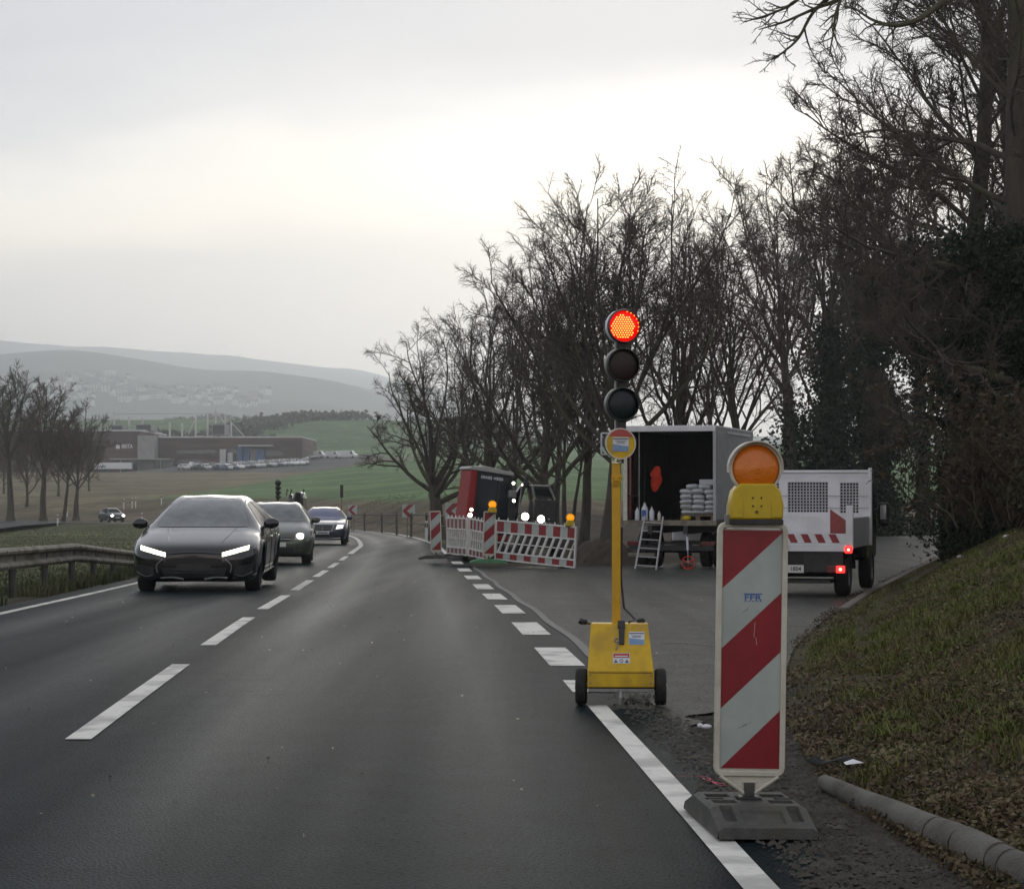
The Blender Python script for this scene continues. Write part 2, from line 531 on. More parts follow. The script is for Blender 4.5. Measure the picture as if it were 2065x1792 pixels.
def text_mesh(name, body, size, T, matname, parent, ext=0.001, sx=1.0):
    cu = bpy.data.curves.new(name, 'FONT')
    cu.body = body
    cu.size = size
    cu.align_x = 'CENTER'
    cu.align_y = 'CENTER'
    cu.extrude = ext
    cu.offset = size * 0.015
    t = bpy.data.objects.new('tmp_text', cu)
    COL.objects.link(t)
    bpy.context.view_layer.update()
    dg = bpy.context.evaluated_depsgraph_get()
    me = bpy.data.meshes.new_from_object(t.evaluated_get(dg))
    bpy.data.objects.remove(t)
    me.transform(T @ Matrix.Diagonal((sx, 1, 1, 1)))
    me.materials.clear()
    me.materials.append(M[matname])
    me.name = name
    o = bpy.data.objects.new(name, me)
    COL.objects.link(o)
    o.parent = parent
    return o


TX = lambda x, y, z: Matrix.Translation((x, y, z))
RX = lambda a: Matrix.Rotation(a, 4, 'X')
RY = lambda a: Matrix.Rotation(a, 4, 'Y')
RZ = lambda a: Matrix.Rotation(a, 4, 'Z')
FACE = RX(R(90))                    # local xy plane stood upright, its z axis towards -y


# ------------------------------------------------------------------ lie of the land
_dY = np.linspace(0, 400, 801)
_dv = np.interp(_dY, [0, 14, 24, 34, 48, 55, 60, 90, 120, 150, 220, 300, 400],
                [0, 0, .05, .19, .35, .42, .46, .74, .95, 1.15, 1.55, 1.6, 1.6])
_k = np.hanning(25)
_dv = np.convolve(np.pad(_dv, 12, mode='edge'), _k / _k.sum(), mode='valid')


def zr(Y):
    return -np.interp(Y, _dY, _dv)


def ray(x, y):
    u, v = (x - CX) / FOC, (CY - y) / FOC
    c, s = math.cos(PITCH), math.sin(PITCH)
    return Vector((u, c - v * s, s + v * c))


def at(x, y, Y):
    """World point at depth Y seen at (x, y) of the photograph: used to measure out the place."""
    d = ray(x, y)
    return Vector((0, 0, CAMZ)) + d * (Y / d.y)


def gnd(x, y):
    """World point where the road surface is seen at (x, y)."""
    d = ray(x, y)
    Y = 30.0
    for _ in range(60):
        Y = 0.5 * Y + 0.5 * (CAMZ - float(zr(Y))) / max(1e-4, -d.z / d.y)
        Y = min(Y, 400)
    p = Vector((0, 0, CAMZ)) + d * (Y / d.y)
    p.z = float(zr(Y))
    return p


def xat(x, Y):
    return (x - CX) / FOC * Y / (math.cos(PITCH))


def catmull(pts, n):
    pts = np.array(pts, float)
    P = np.vstack([2 * pts[0] - pts[1], pts, 2 * pts[-1] - pts[-2]])
    out = []
    for i in range(1, len(P) - 2):
        t = np.linspace(0, 1, n, endpoint=False)[:, None]
        p0, p1, p2, p3 = P[i - 1], P[i], P[i + 1], P[i + 2]
        out.append(0.5 * ((2 * p1) + (-p0 + p2) * t + (2 * p0 - 5 * p1 + 4 * p2 - p3) * t ** 2 + (-p0 + 3 * p1 - 3 * p2 + p3) * t ** 3))
    out.append(pts[-1:])
    return np.vstack(out)


# road centre line (the dashed line), from behind the camera round the left-hand bend
SL = -0.0467
cline = lambda Y: -2.31 + SL * (Y - 11.93)
ROAD = catmull([(cline(-25), -25), (cline(0), 0), (cline(25), 25), (cline(50), 50), (cline(72), 72), (-6.1, 90), (-8.4, 116), (-12.4, 145),
                (-18.5, 172), (-28, 197), (-41, 216), (-60, 236), (-85, 258), (-125, 290), (-180, 330)], 14)


def offset_path(P, d):
    T = np.gradient(P, axis=0)
    T /= np.linalg.norm(T, axis=1)[:, None]
    Nn = np.stack([T[:, 1], -T[:, 0]], 1)          # to the right of travel
    if np.ndim(d):
        d = np.asarray(d)[:, None]
    return P + Nn * d


LANE = 2.92
_sd = np.concatenate([[0], np.cumsum(np.linalg.norm(np.diff(ROAD, axis=0), axis=1))])


def road_dist(X, Y):
    """Signed distance to the centre line, positive to the right; along-road distance."""
    X, Y = np.asarray(X, float), np.asarray(Y, float)
    best = np.full(X.shape, 1e9)
    sgn = np.ones(X.shape)
    S = np.zeros(X.shape)
    for i in range(len(ROAD) - 1):
        a, b = ROAD[i], ROAD[i + 1]
        d = b - a
        L2 = d @ d
        t = np.clip(((X - a[0]) * d[0] + (Y - a[1]) * d[1]) / L2, 0, 1)
        px, py = a[0] + t * d[0], a[1] + t * d[1]
        q = np.hypot(X - px, Y - py)
        mk = q < best
        best = np.where(mk, q, best)
        sgn = np.where(mk, np.sign((X - a[0]) * d[1] - (Y - a[1]) * d[0]), sgn)
    return best * sgn


XB_Y = [0, 7, 10, 14, 19.5, 25, 32.5, 48, 64, 81, 106, 140]
XB_X = [1.75, 1.64, 1.48, 1.76, 2.58, 3.65, 5.2, 8.7, 12.4, 16.0, 21.5, 30]
xb = lambda Y: np.interp(Y, XB_Y, XB_X)
sst = lambda a, b, x: (lambda t: t * t * (3 - 2 * t))(np.clip((x - a) / (b - a), 0, 1))

_rng = np.random.default_rng(5)
_wv = [(_rng.uniform(0.2, 3.0), _rng.uniform(0, 6.28), _rng.uniform(0, 6.28)) for _ in range(26)]


def wav(X, Y, s=1.0):
    z = 0
    for f, a, p in _wv:
        z = z + np.sin(f * s * (X * math.cos(a) + Y * math.sin(a)) + p) / (1 + f)
    return z / 6.0


YO_X = [-180, -125, -85, -60, -41, -28, -18.5, -12.4, -8, -4, 0, 6, 14, 40, 100]
YO_Y = [345, 302, 268, 246, 226, 208, 184, 158, 134, 108, 100, 108, 125, 150, 170]


def ground_z(X, Y, fine=True):
    X, Y = np.asarray(X, float), np.asarray(Y, float)
    base = zr(np.clip(Y, 0, 400))
    rd = road_dist(X, Y)
    z = base - 0.10
    # left verge and meadow a little lower than the road
    left = sst(3.8, 9, -rd)
    z = z - 0.28 * left * (1 - sst(180, 230, Y)) + 0.05 * wav(X, Y, .5) * left
    # verge edge comes up to the asphalt
    ring = sst(3.15, 3.5, np.abs(rd)) * (1 - sst(3.9, 5.5, np.abs(rd)))
    z = z + 0.085 * ring
    sh = (rd > 2.4) & (X < xb(Y) + .4) & (Y < 62)
    z = np.where(sh, base - 0.022 - .03 * np.clip(3.2 - rd, 0, 1), z)
    # fields beyond the bend
    yo = np.interp(X, YO_X, YO_Y)
    o = Y - yo
    t = np.clip(o / np.maximum(450 - yo, 50), 0, 1)
    lotz = 4.6 + 3.2 * sst(-52, -22, X)
    fz = (1 - t) * base + t * lotz + 1.25 * sst(8, 38, o) * (1 - t) + 0.12 * wav(X, Y, .12) * sst(5, 60, o)
    z = np.where(o > 0, np.maximum(z + 0.05 * sst(0, 6, o), fz - 0.05), z)
    far = np.interp(Y, [450, 525, 690, 900, 1400, 2500, 6000], [4.6, 6.2, 13.4, 31, 45, 50, 50])
    far = far - np.interp(Y, [525, 600, 690], [0, 2.6, 0]) * sst(-84, -98, X)
    far = far + np.interp(Y, [450, 560, 690], [1, .5, 0]) * 3.2 * sst(-52, -22, X)
    far = far - sst(690, 900, Y) * sst(-60, 60, X) * (far - 12)
    far = far + 2.0 * wav(X, Y, .012) * sst(700, 1200, Y)
    z = np.where(Y > 450, far, z)
    # bank on the right of the side road
    dx = X - xb(Y)
    fade = 1 - sst(115, 165, Y)
    bank = 0.10 * np.maximum(dx, 0) + 0.46 * np.maximum(dx - 0.5, 0)
    bank = 7.5 * (1 - np.exp(-bank / 7.5))
    near = 1 - sst(10, 17, Y)
    bank = bank * (1 - 0.35 * near)
    z = z + np.where(dx > 0, bank * fade, 0)
    z = z + np.where(dx > 0, 0.10 * sst(0, .3, dx) * fade, 0)
    if fine:
        z = z + np.where(dx > 0.1, 0.045 * wav(X, Y, 3.0) * sst(0.1, 1.0, dx) * fade, 0)
    # apron of the side road stays under its asphalt
    return z


def build_ground():
    ys = np.concatenate([np.arange(-30, 4, 2.0), np.arange(4, 40, 0.42), np.arange(40, 130, 1.2), np.arange(130, 300, 2.5),
                         np.arange(300, 760, 12), np.geomspace(760, 7400, 38)])
    u = np.linspace(-1, 1, 130)
    xs = np.sinh(u * 9.2) / np.sinh(9.2) * 5200
    xs = np.unique(np.concatenate([xs, np.arange(-9, 13, 0.28), np.arange(13, 60, 1.5), np.arange(-120, -9, 1.5)]))
    X, Y = np.meshgrid(xs, ys)
    Z = ground_z(X, Y)
    nr, nc = X.shape
    V = np.stack([X, Y, Z], -1).reshape(-1, 3)
    i = np.arange(nr - 1)[:, None] * nc + np.arange(nc - 1)[None, :]
    Q = np.stack([i, i + 1, i + nc + 1, i + nc], -1).reshape(-1, 4)
    # what grows or lies where
    rd = road_dist(X, Y)
    dx = X - xb(Y)
    yo = np.interp(X, YO_X, YO_Y)
    o = Y - yo
    col = np.zeros((nr, nc, 4))
    col[..., 3] = 1
    meadow = np.array([0.075, 0.080, 0.032])
    soil = np.array([0.042, 0.034, 0.023])
    brown = np.array([0.105, 0.082, 0.052])
    green = np.array([0.098, 0.160, 0.062])
    rough = np.array([0.150, 0.124, 0.072])
    bankg = np.array([0.050, 0.044, 0.020])
    c = np.broadcast_to(meadow, (nr, nc, 3)).copy()

    def put(maskv, colr):
        nonlocal c
        mk = np.clip(maskv, 0, 1)[..., None]
        c = c * (1 - mk) + np.array(colr) * mk
    put(sst(-3, 1, o) * (1 - 0.0 * o), brown)
    put(sst(30, 42, o + 5 * wav(X, Y, .25)), green)
    # rough brown ground between the bend and the hall, its edge runs up to the right
    e = (X + 41) + (Y - 300) * -0.045
    put(sst(4, -6, e + 5 * wav(X, Y, .2)) * sst(8, 30, o) * (Y < 640), rough)
    put(sst(690, 720, Y), green * 0.8)
    put(sst(524, 530, Y) * sst(690, 680, Y) * sst(-36, -42, X), np.array([0.085, 0.083, 0.08]))
    under = ((X > -3.5) & (X < 60) & (Y > 48) & (Y < 130) & (dx < 0))
    put(np.where(under, 1.0, 0.0) * sst(-3, 0, X), soil * 1.25)
    put(np.where(dx > -0.3, 1.0, 0.0) * (1 - sst(120, 170, Y)), bankg)
    put(np.where((dx > 2.5) & (Y > 25), 1.0, 0.0) * (1 - sst(120, 170, Y)), np.array([0.040, 0.029, 0.019]))
    put(np.where((np.abs(rd) < 4.4) & (Y < 25) & (rd > 0), 1.0, 0.0), soil)
    put(np.where((rd < -3.0) & (rd > -3.8) & (Y < 120), 1.0, 0.0), soil * 1.3)
    col[..., :3] = c
    mt = bpy.data.materials.new('ground_cover')
    mt.use_nodes = True
    nt = mt.node_tree
    N, L = nt.nodes.new, nt.links.new
    b = nt.nodes['Principled BSDF']
    b.inputs['Roughness'].default_value = 0.95
    b.inputs['Specular IOR Level'].default_value = 0.15
    at_ = N('ShaderNodeAttribute')
    at_.attribute_name = 'cover'
    geo = N('ShaderNodeNewGeometry')
    res = at_.outputs['Color']
    for sc, lo_, hi_ in ((0.035, 0.72, 1.3), (0.16, 0.72, 1.34), (0.6, 0.68, 1.34), (7.0, 0.6, 1.45)):
        nz = N('ShaderNodeTexNoise')
        nz.inputs['Scale'].default_value = sc
        nz.inputs['Detail'].default_value = 6
        L(geo.outputs['Position'], nz.inputs['Vector'])
        mr = N('ShaderNodeMapRange')
        mr.inputs['From Min'].default_value = 0.3
        mr.inputs['From Max'].default_value = 0.7
        mr.inputs['To Min'].default_value = lo_
        mr.inputs['To Max'].default_value = hi_
        L(nz.outputs['Fac'], mr.inputs['Value'])
        mx = N('ShaderNodeMix')
        mx.data_type = 'RGBA'
        mx.blend_type = 'MULTIPLY'
        mx.inputs['Factor'].default_value = 1
        L(res, mx.inputs['A'])
        L(mr.outputs[0], mx.inputs['B'])
        res = mx.outputs['Result']
    L(res, b.inputs['Base Color'])
    nb = N('ShaderNodeTexNoise')
    nb.inputs['Scale'].default_value = 9
    nb.inputs['Detail'].default_value = 6
    L(geo.outputs['Position'], nb.inputs['Vector'])
    bp = N('ShaderNodeBump')
    bp.inputs['Strength'].default_value = 0.8
    bp.inputs['Distance'].default_value = 0.05
    L(nb.outputs['Fac'], bp.inputs['Height'])
    L(bp.outputs[0], b.inputs['Normal'])
    M['ground_cover'] = mt
    o_ = np_mesh('ground', V, Q, 'ground_cover', smooth=True, attr={'cover': col.reshape(-1, 4)})
    tag(o_, kind='structure')


build_ground()


# ------------------------------------------------------------------ asphalt
def asphalt(name, base, var, lat_tracks):
    mt = bpy.data.materials.new(name)
    mt.use_nodes = True
    nt = mt.node_tree
    N, L = nt.nodes.new, nt.links.new
    b = nt.nodes['Principled BSDF']
    b.inputs['Specular IOR Level'].default_value = 0.009
    geo = N('ShaderNodeNewGeometry')

    def noise(sc, det=5, stretch=None):
        nz = N('ShaderNodeTexNoise')
        nz.inputs['Scale'].default_value = sc
        nz.inputs['Detail'].default_value = det
        if stretch:
            mp = N('ShaderNodeMapping')
            mp.inputs['Rotation'].default_value = (0, 0, -0.0467)
            mp.inputs['Scale'].default_value = stretch
            L(geo.outputs['Position'], mp.inputs['Vector'])
            L(mp.outputs[0], nz.inputs['Vector'])
        else:
            L(geo.outputs['Position'], nz.inputs['Vector'])
        return nz.outputs['Fac']

    def mrange(v, a, b_, c, d):
        mr = N('ShaderNodeMapRange')
        for k, x in zip(('From Min', 'From Max', 'To Min', 'To Max'), (a, b_, c, d)):
            mr.inputs[k].default_value = x
        L(v, mr.inputs['Value'])
        return mr.outputs[0]

    def mul(a, b_):
        n = N('ShaderNodeMath')
        n.operation = 'MULTIPLY'
        L(a, n.inputs[0])
        L(b_, n.inputs[1])
        return n.outputs[0]
    fac = mul(mrange(noise(0.25, 4, (1.6, 0.35, 1)), .3, .7, 1 - var, 1 + var), mrange(noise(70, 3), .3, .7, .35, 1.8))
    fac = mul(fac, mrange(noise(1.0, 4, (2.2, 0.05, 1)), .3, .7, .88, 1.14))
    fac = mul(fac, mrange(noise(30, 2), .32, .42, .12, 1.0))
    fac = mul(fac, mrange(noise(3.0, 5), .3, .7, .80, 1.22))
    grit = mrange(noise(160, 2), .60, .72, 1.0, 3.2)
    fac = mul(fac, grit)
    rough = mrange(noise(0.9, 3, (2.0, 0.06, 1)), .3, .7, .34, .42)
    if lat_tracks:
        a = N('ShaderNodeAttribute')
        a.attribute_name = 'lat'
        # wheel tracks at 0.75 and 2.25 m from the centre line in each lane, polished a little paler
        n = N('ShaderNodeMath')
        n.operation = 'ABSOLUTE'
        L(a.outputs['Fac'], n.inputs[0])
        s = N('ShaderNodeMath')
        s.operation = 'PINGPONG'
        s.inputs[1].default_value = 0.74
        L(n.outputs[0], s.inputs[0])
        tr = mrange(s.outputs[0], 0.25, 0.74, 0.86, 1.22)
        fac = mul(fac, tr)
        rough = mul(rough, mrange(s.outputs[0], 0.25, 0.74, 1.06, 0.86))
    mx = N('ShaderNodeMix')
    mx.data_type = 'RGBA'
    mx.blend_type = 'MULTIPLY'
    mx.inputs['Factor'].default_value = 1
    mx.inputs['A'].default_value = (*base, 1)
    L(fac, mx.inputs['B'])
    L(mx.outputs['Result'], b.inputs['Base Color'])
    L(rough, b.inputs['Roughness'])
    bp = N('ShaderNodeBump')
    bp.inputs['Strength'].default_value = 1.0
    bp.inputs['Distance'].default_value = 0.012
    L(noise(75, 3), bp.inputs['Height'])
    L(bp.outputs[0], b.inputs['Normal'])
    M[name] = mt


asphalt('asphalt_road', (0.0125, 0.0200, 0.0225), 0.08, True)
asphalt('asphalt_side', (0.060, 0.061, 0.056), 0.24, False)


def strip(name, P, offs, zoff, matname, lat=True, parent=None):
    rows = [offset_path(P, d) for d in offs]
    V = np.stack(rows, 1)
    nr, nc = V.shape[:2]
    Z = zr(np.clip(V[..., 1], 0, 400)) + zoff
    pts = np.concatenate([V, Z[..., None]], -1).reshape(-1, 3)
    i = np.arange(nr - 1)[:, None] * nc + np.arange(nc - 1)[None, :]
    Q = np.stack([i, i + 1, i + nc + 1, i + nc], -1).reshape(-1, 4)
    return np_mesh(name, pts, Q, matname, parent, smooth=True,
                   attr={'lat': np.broadcast_to(np.array(offs, float), (nr, nc)).reshape(-1)} if lat else None)


road = strip('road', ROAD, [-3.35, -2.92, -2.2, -1.5, -.75, 0, .75, 1.5, 2.2, 2.92, 3.28], 0.0, 'asphalt_road')
tag(road, kind='structure')


def side_road():
    ys = np.concatenate([np.arange(11.0, 24, 0.12), np.arange(24, 60, 0.6), np.arange(60, 119, 1.2)])
    rows = []
    for Y in ys:
        c0 = np.interp(Y, ROAD[:, 1], ROAD[:, 0])
        xl = c0 + 3.05
        xl = max(xl, np.interp(Y, [0, 50.5, 52.5, 57, 66, 80, 97, 112, 119], [-9, -9, 2.0, 5.4, 7.6, 9.6, 13, 17, 23]))
        xr_ = float(xb(Y)) - 0.12
        xr_ = min(xr_, np.interp(Y, [0, 12, 14, 17, 20], [0.72, 0.80, 1.35, 2.15, 9]) + .07 * math.sin(Y * 5.1) + .05 * math.sin(Y * 11.3)) if Y < 20 else xr_
        xr_ = max(xr_, xl + 0.05)
        rows.append([(xl + (xr_ - xl) * k / 10, Y, float(zr(Y)) - 0.004) for k in range(11)])
    mb = MB().grid(rows)
    o = mb.build('side_road', 'asphalt_side', smooth=40)
    tag(o, kind='structure')
    # lay-by arm that joins the far road at the left
    P = catmull([(-46, 222), (-45, 205), (-42.5, 180), (-39, 155), (-37, 130), (-36, 100)], 8)
    o = strip('lay_by', P, [-3, 0, 3], -0.004, 'asphalt_side', lat=False)
    tag(o, kind='structure')


side_road()


# painted markings: each dash is one piece of paint lying on the road
def marking_quads(name, quads, parent=None):
    mb = MB()
    for q in quads:
        mb.add(q, [(0, 1, 2, 3)])
    return mb.build(name, 'paint_white_road', parent)


def rp(s_Y, off):
    """Point on the road at depth Y of the straight, offset sideways."""
    x = np.interp(s_Y, ROAD[:, 1], ROAD[:, 0])
    return (float(x) + off, s_Y, float(zr(s_Y)) + 0.005)


def dash(Y0, Y1, off, w, n=4, kind='lane_dash'):
    mb = MB()
    rows = []
    for k in range(n + 1):
        Y = Y0 + (Y1 - Y0) * k / n
        rows.append([rp(Y, off - w / 2), rp(Y, off + w / 2)])
    mb.grid(rows)
    o = mb.build(kind, 'paint_white_road', road)
    return o


for Y0, Y1 in ((3.0, 8.0), (11.9, 17.3), (19.65, 24.7), (27.0, 32.2), (34.6, 40.2), (42.6, 47.8), (50.2, 55.4), (58.2, 63.8)):
    dash(Y0, Y1, 0.0, 0.14 if Y0 > 10 else 0.15)
_n = len(ROAD)
_iY = int(np.argmin(np.abs(ROAD[:, 1] - 67)))
strip('centre_line', ROAD[_iY:], [-.09, .09], 0.005, 'paint_white_road', lat=False, parent=road)
strip('edge_line_left', ROAD[: _n], [-LANE - .06, -LANE + .06], 0.005, 'paint_white_road', lat=False, parent=road).name = 'edge_line'
# right edge: a solid line up to the junction, short blocks across its mouth, solid again past the barrier
_seg = [(Y, 0) for Y in (2, 5, 8, 11, 13.6)]
_P = np.array([(rp(y, 0)[0], y) for y in np.linspace(1, 13.7, 14)])
_e = strip('edge_line', _P, [LANE - .06, LANE + .06], 0.005, 'paint_white_road', lat=False, parent=road)
for y0, y1 in ((1306, 1343), (1255, 1280), (1220, 1237), (1197, 1209), (1178, 1188), (1160.5, 1168), (1146, 1152), (1132, 1137), (1372, 1396)):
    Yb, Ya = gnd(1100, y0).y, gnd(1100, y1).y
    dash(Ya, Yb, LANE + .06, 0.27, 2, 'junction_block')
_iY = int(np.argmin(np.abs(ROAD[:, 1] - 62)))
strip('edge_line', ROAD[_iY:], [LANE - .07, LANE + .07], 0.005, 'paint_white_road', lat=False, parent=road)


# tar seam between road and side road
_P = np.array([(rp(y, 0)[0] + .02 * math.sin(y), y) for y in np.linspace(17.0, 52, 60)])
mat('tar', (0.060, 0.061, 0.061), (0.040, 0.040, 0.040), scale=12, rough=0.6, world_space=True)
strip('tar_seam', _P, [3.22, 3.30], 0.006, 'tar', lat=False, parent=road)


_mb = MB()
for (xa, ya, xb2, yb2) in ((1150, 1165, 1420, 1178), (1195, 1200, 1440, 1225), (1290, 1290, 1440, 1300), (1015, 1160, 1190, 1172)):
    a_, b_ = gnd(xa, ya), gnd(xb2, yb2)
    n_ = 14
    prev = None
    for q_ in range(n_ + 1):
        f_ = q_ / n_
        c_ = a_.lerp(b_, f_)
        c_.y += .10 * math.sin(f_ * 9 + xa)
        c_.z = float(zr(c_.y)) + .003
        if prev is not None:
            _mb.add([prev + Vector((0, -.025, 0)), c_ + Vector((0, -.025, 0)), c_ + Vector((0, .025, 0)), prev + Vector((0, .025, 0))], [(0, 1, 2, 3)])
        prev = c_
_o = _mb.build('tar_seam', 'tar', road)


# ------------------------------------------------------------------ hills
def hill(name, Y, crest, depth, matname, x0=-2600, x1=1500, seed=1, amp=10, rows=26):
    rng = np.random.default_rng(seed)
    xs = np.linspace(x0, x1, 240)
    px = [xat(p[0], Y) for p in crest]
    pz = [at(p[0], p[1], Y).z for p in crest]
    cz = np.interp(xs, px, pz)
    ph = rng.uniform(0, 6.28, 12)
    fr = rng.uniform(0.004, 0.05, 12)
    n = sum(np.sin(xs * f + p) / (1 + 40 * f) for f, p in zip(fr, ph)) * amp * .35
    n += rng.normal(0, amp * .05, len(xs))
    cz = cz + n
    P = []
    for i in range(rows + 1):
        t = i / rows                                     # 0 foot towards us, 1 crest, then down behind
        prof = math.sin(t * math.pi / 2) ** 1.2
        row = []
        for j, x in enumerate(xs):
            w = 9 * math.sin(x * .006 + i * .9) + 7 * math.sin(x * .014 - i * .7)
            row.append((x, Y - depth * (1 - t), 10 + (cz[j] - 10) * prof + w * (1 - t) * t * 3))
        P.append(row)
    for k in (1, 2, 3):
        P.append([(x, Y + depth * .15 * k, cz[j] * (1 - .28 * k)) for j, x in enumerate(xs)])
    o = MB().grid(P).build(name, matname, smooth=180)
    tag(o, kind='structure')
    return px, pz


hill('far_hill', 6200, [(-2500, 700), (-1500, 696), (-400, 690), (0, 692), (180, 703), (330, 716), (400, 714), (520, 728), (720, 750), (900, 790), (1100, 868), (1600, 905), (3000, 915)],
     1900, 'hill_wood', x0=-4600, x1=4600, seed=3, amp=3.5)
hill('village_hill', 4000, [(-1500, 690), (-300, 745), (0, 748), (90, 728), (230, 724), (330, 742), (470, 752), (600, 765), (720, 782), (880, 830), (1100, 885), (2400, 905)],
     1900, 'hill_wood', x0=-4300, x1=4300, seed=8, amp=3.5)

# ------------------------------------------------------------------ trees
def unit(a):
    return a / np.maximum(np.linalg.norm(a, axis=-1, keepdims=True), 1e-9)


def perp(d, rng):
    r = rng.normal(size=d.shape)
    r -= (r * d).sum(-1, keepdims=True) * d
    return unit(r)


def grow(start, d, length, r0, r1, n, wob, trop, rng):
    B = len(start)
    pts = np.zeros((B, n, 3))
    pts[:, 0] = start
    step = (length / (n - 1))[:, None]
    d = unit(d)
    for i in range(1, n):
        d = unit(d + rng.normal(0, wob, (B, 3)) + np.array([0, 0, 1.0]) * trop)
        pts[:, i] = pts[:, i - 1] + d * step
    t = np.linspace(0, 1, n)[None, :]
    rad = r0[:, None] * (1 - t) + r1[:, None] * t
    return pts, rad


def spawn(pts, rad, length, per, t0, t1, a0, a1, lr, rr, rng, lenfall=.5, even=True):
    B, n = rad.shape
    k = per
    if even:
        t = (np.arange(k)[None, :] + rng.uniform(0.0, 1, (B, k))) / k * (t1 - t0) + t0
    else:
        t = rng.uniform(t0, t1, (B, k))
    f = t * (n - 1)
    i = np.clip(f.astype(int), 0, n - 2)
    w = (f - i)[..., None]
    b = np.arange(B)[:, None]
    p = pts[b, i] * (1 - w) + pts[b, i + 1] * w
    tan = unit(pts[b, i + 1] - pts[b, i])
    r = rad[b, i] * (1 - w[..., 0]) + rad[b, i + 1] * w[..., 0]
    ang = np.radians(rng.uniform(a0, a1, (B, k)))[..., None]
    d = np.cos(ang) * tan + np.sin(ang) * perp(tan, rng)
    L = length[:, None] * lr * (1 - lenfall * t) * rng.uniform(.7, 1.25, (B, k))
    return p.reshape(-1, 3), d.reshape(-1, 3), L.reshape(-1), (r * rr).reshape(-1)


def tubes(pts, rad, k):
    B, n, _ = pts.shape
    T = np.gradient(pts, axis=1)
    T = unit(T)
    ref = np.where(np.abs(T[..., 2:3]) < .9, np.array([0, 0, 1.0]), np.array([1.0, 0, 0]))
    a = unit(np.cross(T, ref))
    b = np.cross(T, a)
    th = np.arange(k) * 2 * math.pi / k
    V = pts[:, :, None, :] + rad[:, :, None, None] * (np.cos(th)[None, None, :, None] * a[:, :, None, :] + np.sin(th)[None, None, :, None] * b[:, :, None, :])
    idx = np.arange(B * n * k).reshape(B, n, k)
    i0, i1 = idx[:, :-1], idx[:, 1:]
    Q = np.stack([i0, np.roll(i0, -1, 2), np.roll(i1, -1, 2), i1], -1).reshape(-1, 4)
    return V.reshape(-1, 3), Q


def join(parts):
    vs, qs, o = [], [], 0
    for v, q in parts:
        vs.append(v)
        qs.append(q + o)
        o += len(v)
    return np.vstack(vs), np.vstack(qs)


def tree_mesh(seed, H=12.0, Rt=.35, n1=12, n2=8, n3=7, n4=5, fork=.2, a1=(14, 58), len1=.56, up1=.08, up4=.03, wob=.06,
              lean=(0, 0), rmin=.010, trunk_top=.52, droop=0.0, fall=.12, limb=(.42, .62)):
    """Trunk, limbs fanning out of it, then three orders of ever finer twigs."""
    rng = np.random.default_rng(seed)
    p0, r0 = grow(np.zeros((1, 3)), np.array([[lean[0], lean[1], 1.0]]), np.array([H * trunk_top]), np.array([Rt]), np.array([Rt * .35]), 14, wob * .6, .05, rng)
    r0[:, 0] *= 1.45
    r0[:, 1] *= 1.08
    t0 = min(.9, fork / trunk_top)
    k = n1
    t = np.sort((np.arange(k) + rng.uniform(0, 1, k)) / k) * (1 - t0) + t0
    t[-3:] = 1.0
    f = np.clip(t, 0, .999) * 13
    i = f.astype(int)
    w = (f - i)[:, None]
    s = p0[0, i] * (1 - w) + p0[0, i + 1] * w
    tan = unit(p0[0, i + 1] - p0[0, i])
    ang = np.radians(a1[1] + (a1[0] - a1[1]) * (t - t0) / max(1e-3, 1 - t0) + rng.normal(0, 7, k))
    az = np.arange(k) * 2.4 + rng.uniform(0, 6.28) + rng.normal(0, .4, k)
    d = np.stack([np.cos(az) * np.sin(ang), np.sin(az) * np.sin(ang), np.cos(ang)], 1) + np.array([lean[0], lean[1], 0]) * .5
    L = H * len1 * (1 - fall * (1 - t)) * rng.uniform(.78, 1.1, k)
    L = np.minimum(L, (H - s[:, 2]) / np.maximum(np.cos(ang) * .9 + .12, .3))
    r = np.interp(t * 13, np.arange(14), r0[0]) * rng.uniform(limb[0], limb[1], k)
    p1, r1 = grow(s, d, L, r, np.full(k, rmin * 1.7), 10, .10, up1, rng)
    s, d, L2, r = spawn(p1, r1, L, n2, .24, 1.0, 22, 58, .38, .60, rng, lenfall=.45)
    p2, r2 = grow(s, d, L2, np.maximum(r, rmin * 1.6), np.full(len(L2), rmin * 1.2), 6, .12, .06 - droop, rng)
    s, d, L3, r = spawn(p2, r2, L2, n3, .28, 1.0, 22, 62, .44, .65, rng, lenfall=.3)
    p3, r3 = grow(s, d, L3, np.clip(r, rmin * 1.1, rmin * 2), np.full(len(L3), rmin * .8), 5, .10, up4 - droop, rng)
    s, d, L4, r = spawn(p3, r3, L3, round(n4 * 1.75), .2, 1.0, 25, 70, .55, .75, rng, lenfall=.3)
    p4, r4 = grow(s, d, np.maximum(L4, .22), np.clip(r, rmin * .55, rmin * .8), np.full(len(L4), rmin * .3), 2, .12, up4 - droop, rng)
    big = join([tubes(p0, r0, 10), tubes(p1, r1, 6)])
    crown = join([tubes(p2, r2, 4), tubes(p3, r3, 3), tubes(p4, r4, 3)])
    return big, crown, p0[0], r0[0]


def leaf_quads(P, size, rng, flat=0.0):
    """Small bent leaf at each point: two triangles-pairs (4 verts)."""
    n = len(P)
    a = unit(rng.normal(size=(n, 3)) * np.array([1, 1, 1 - flat]))
    b = perp(a, rng)
    s = size * rng.uniform(.6, 1.35, (n, 1))
    V = np.stack([P - a * s, P + b * s * .55, P + a * s, P - b * s * .55], 1)
    V[:, 2] += np.cross(a, b) * s * .35
    idx = np.arange(n * 4).reshape(n, 4)
    return V.reshape(-1, 3), idx


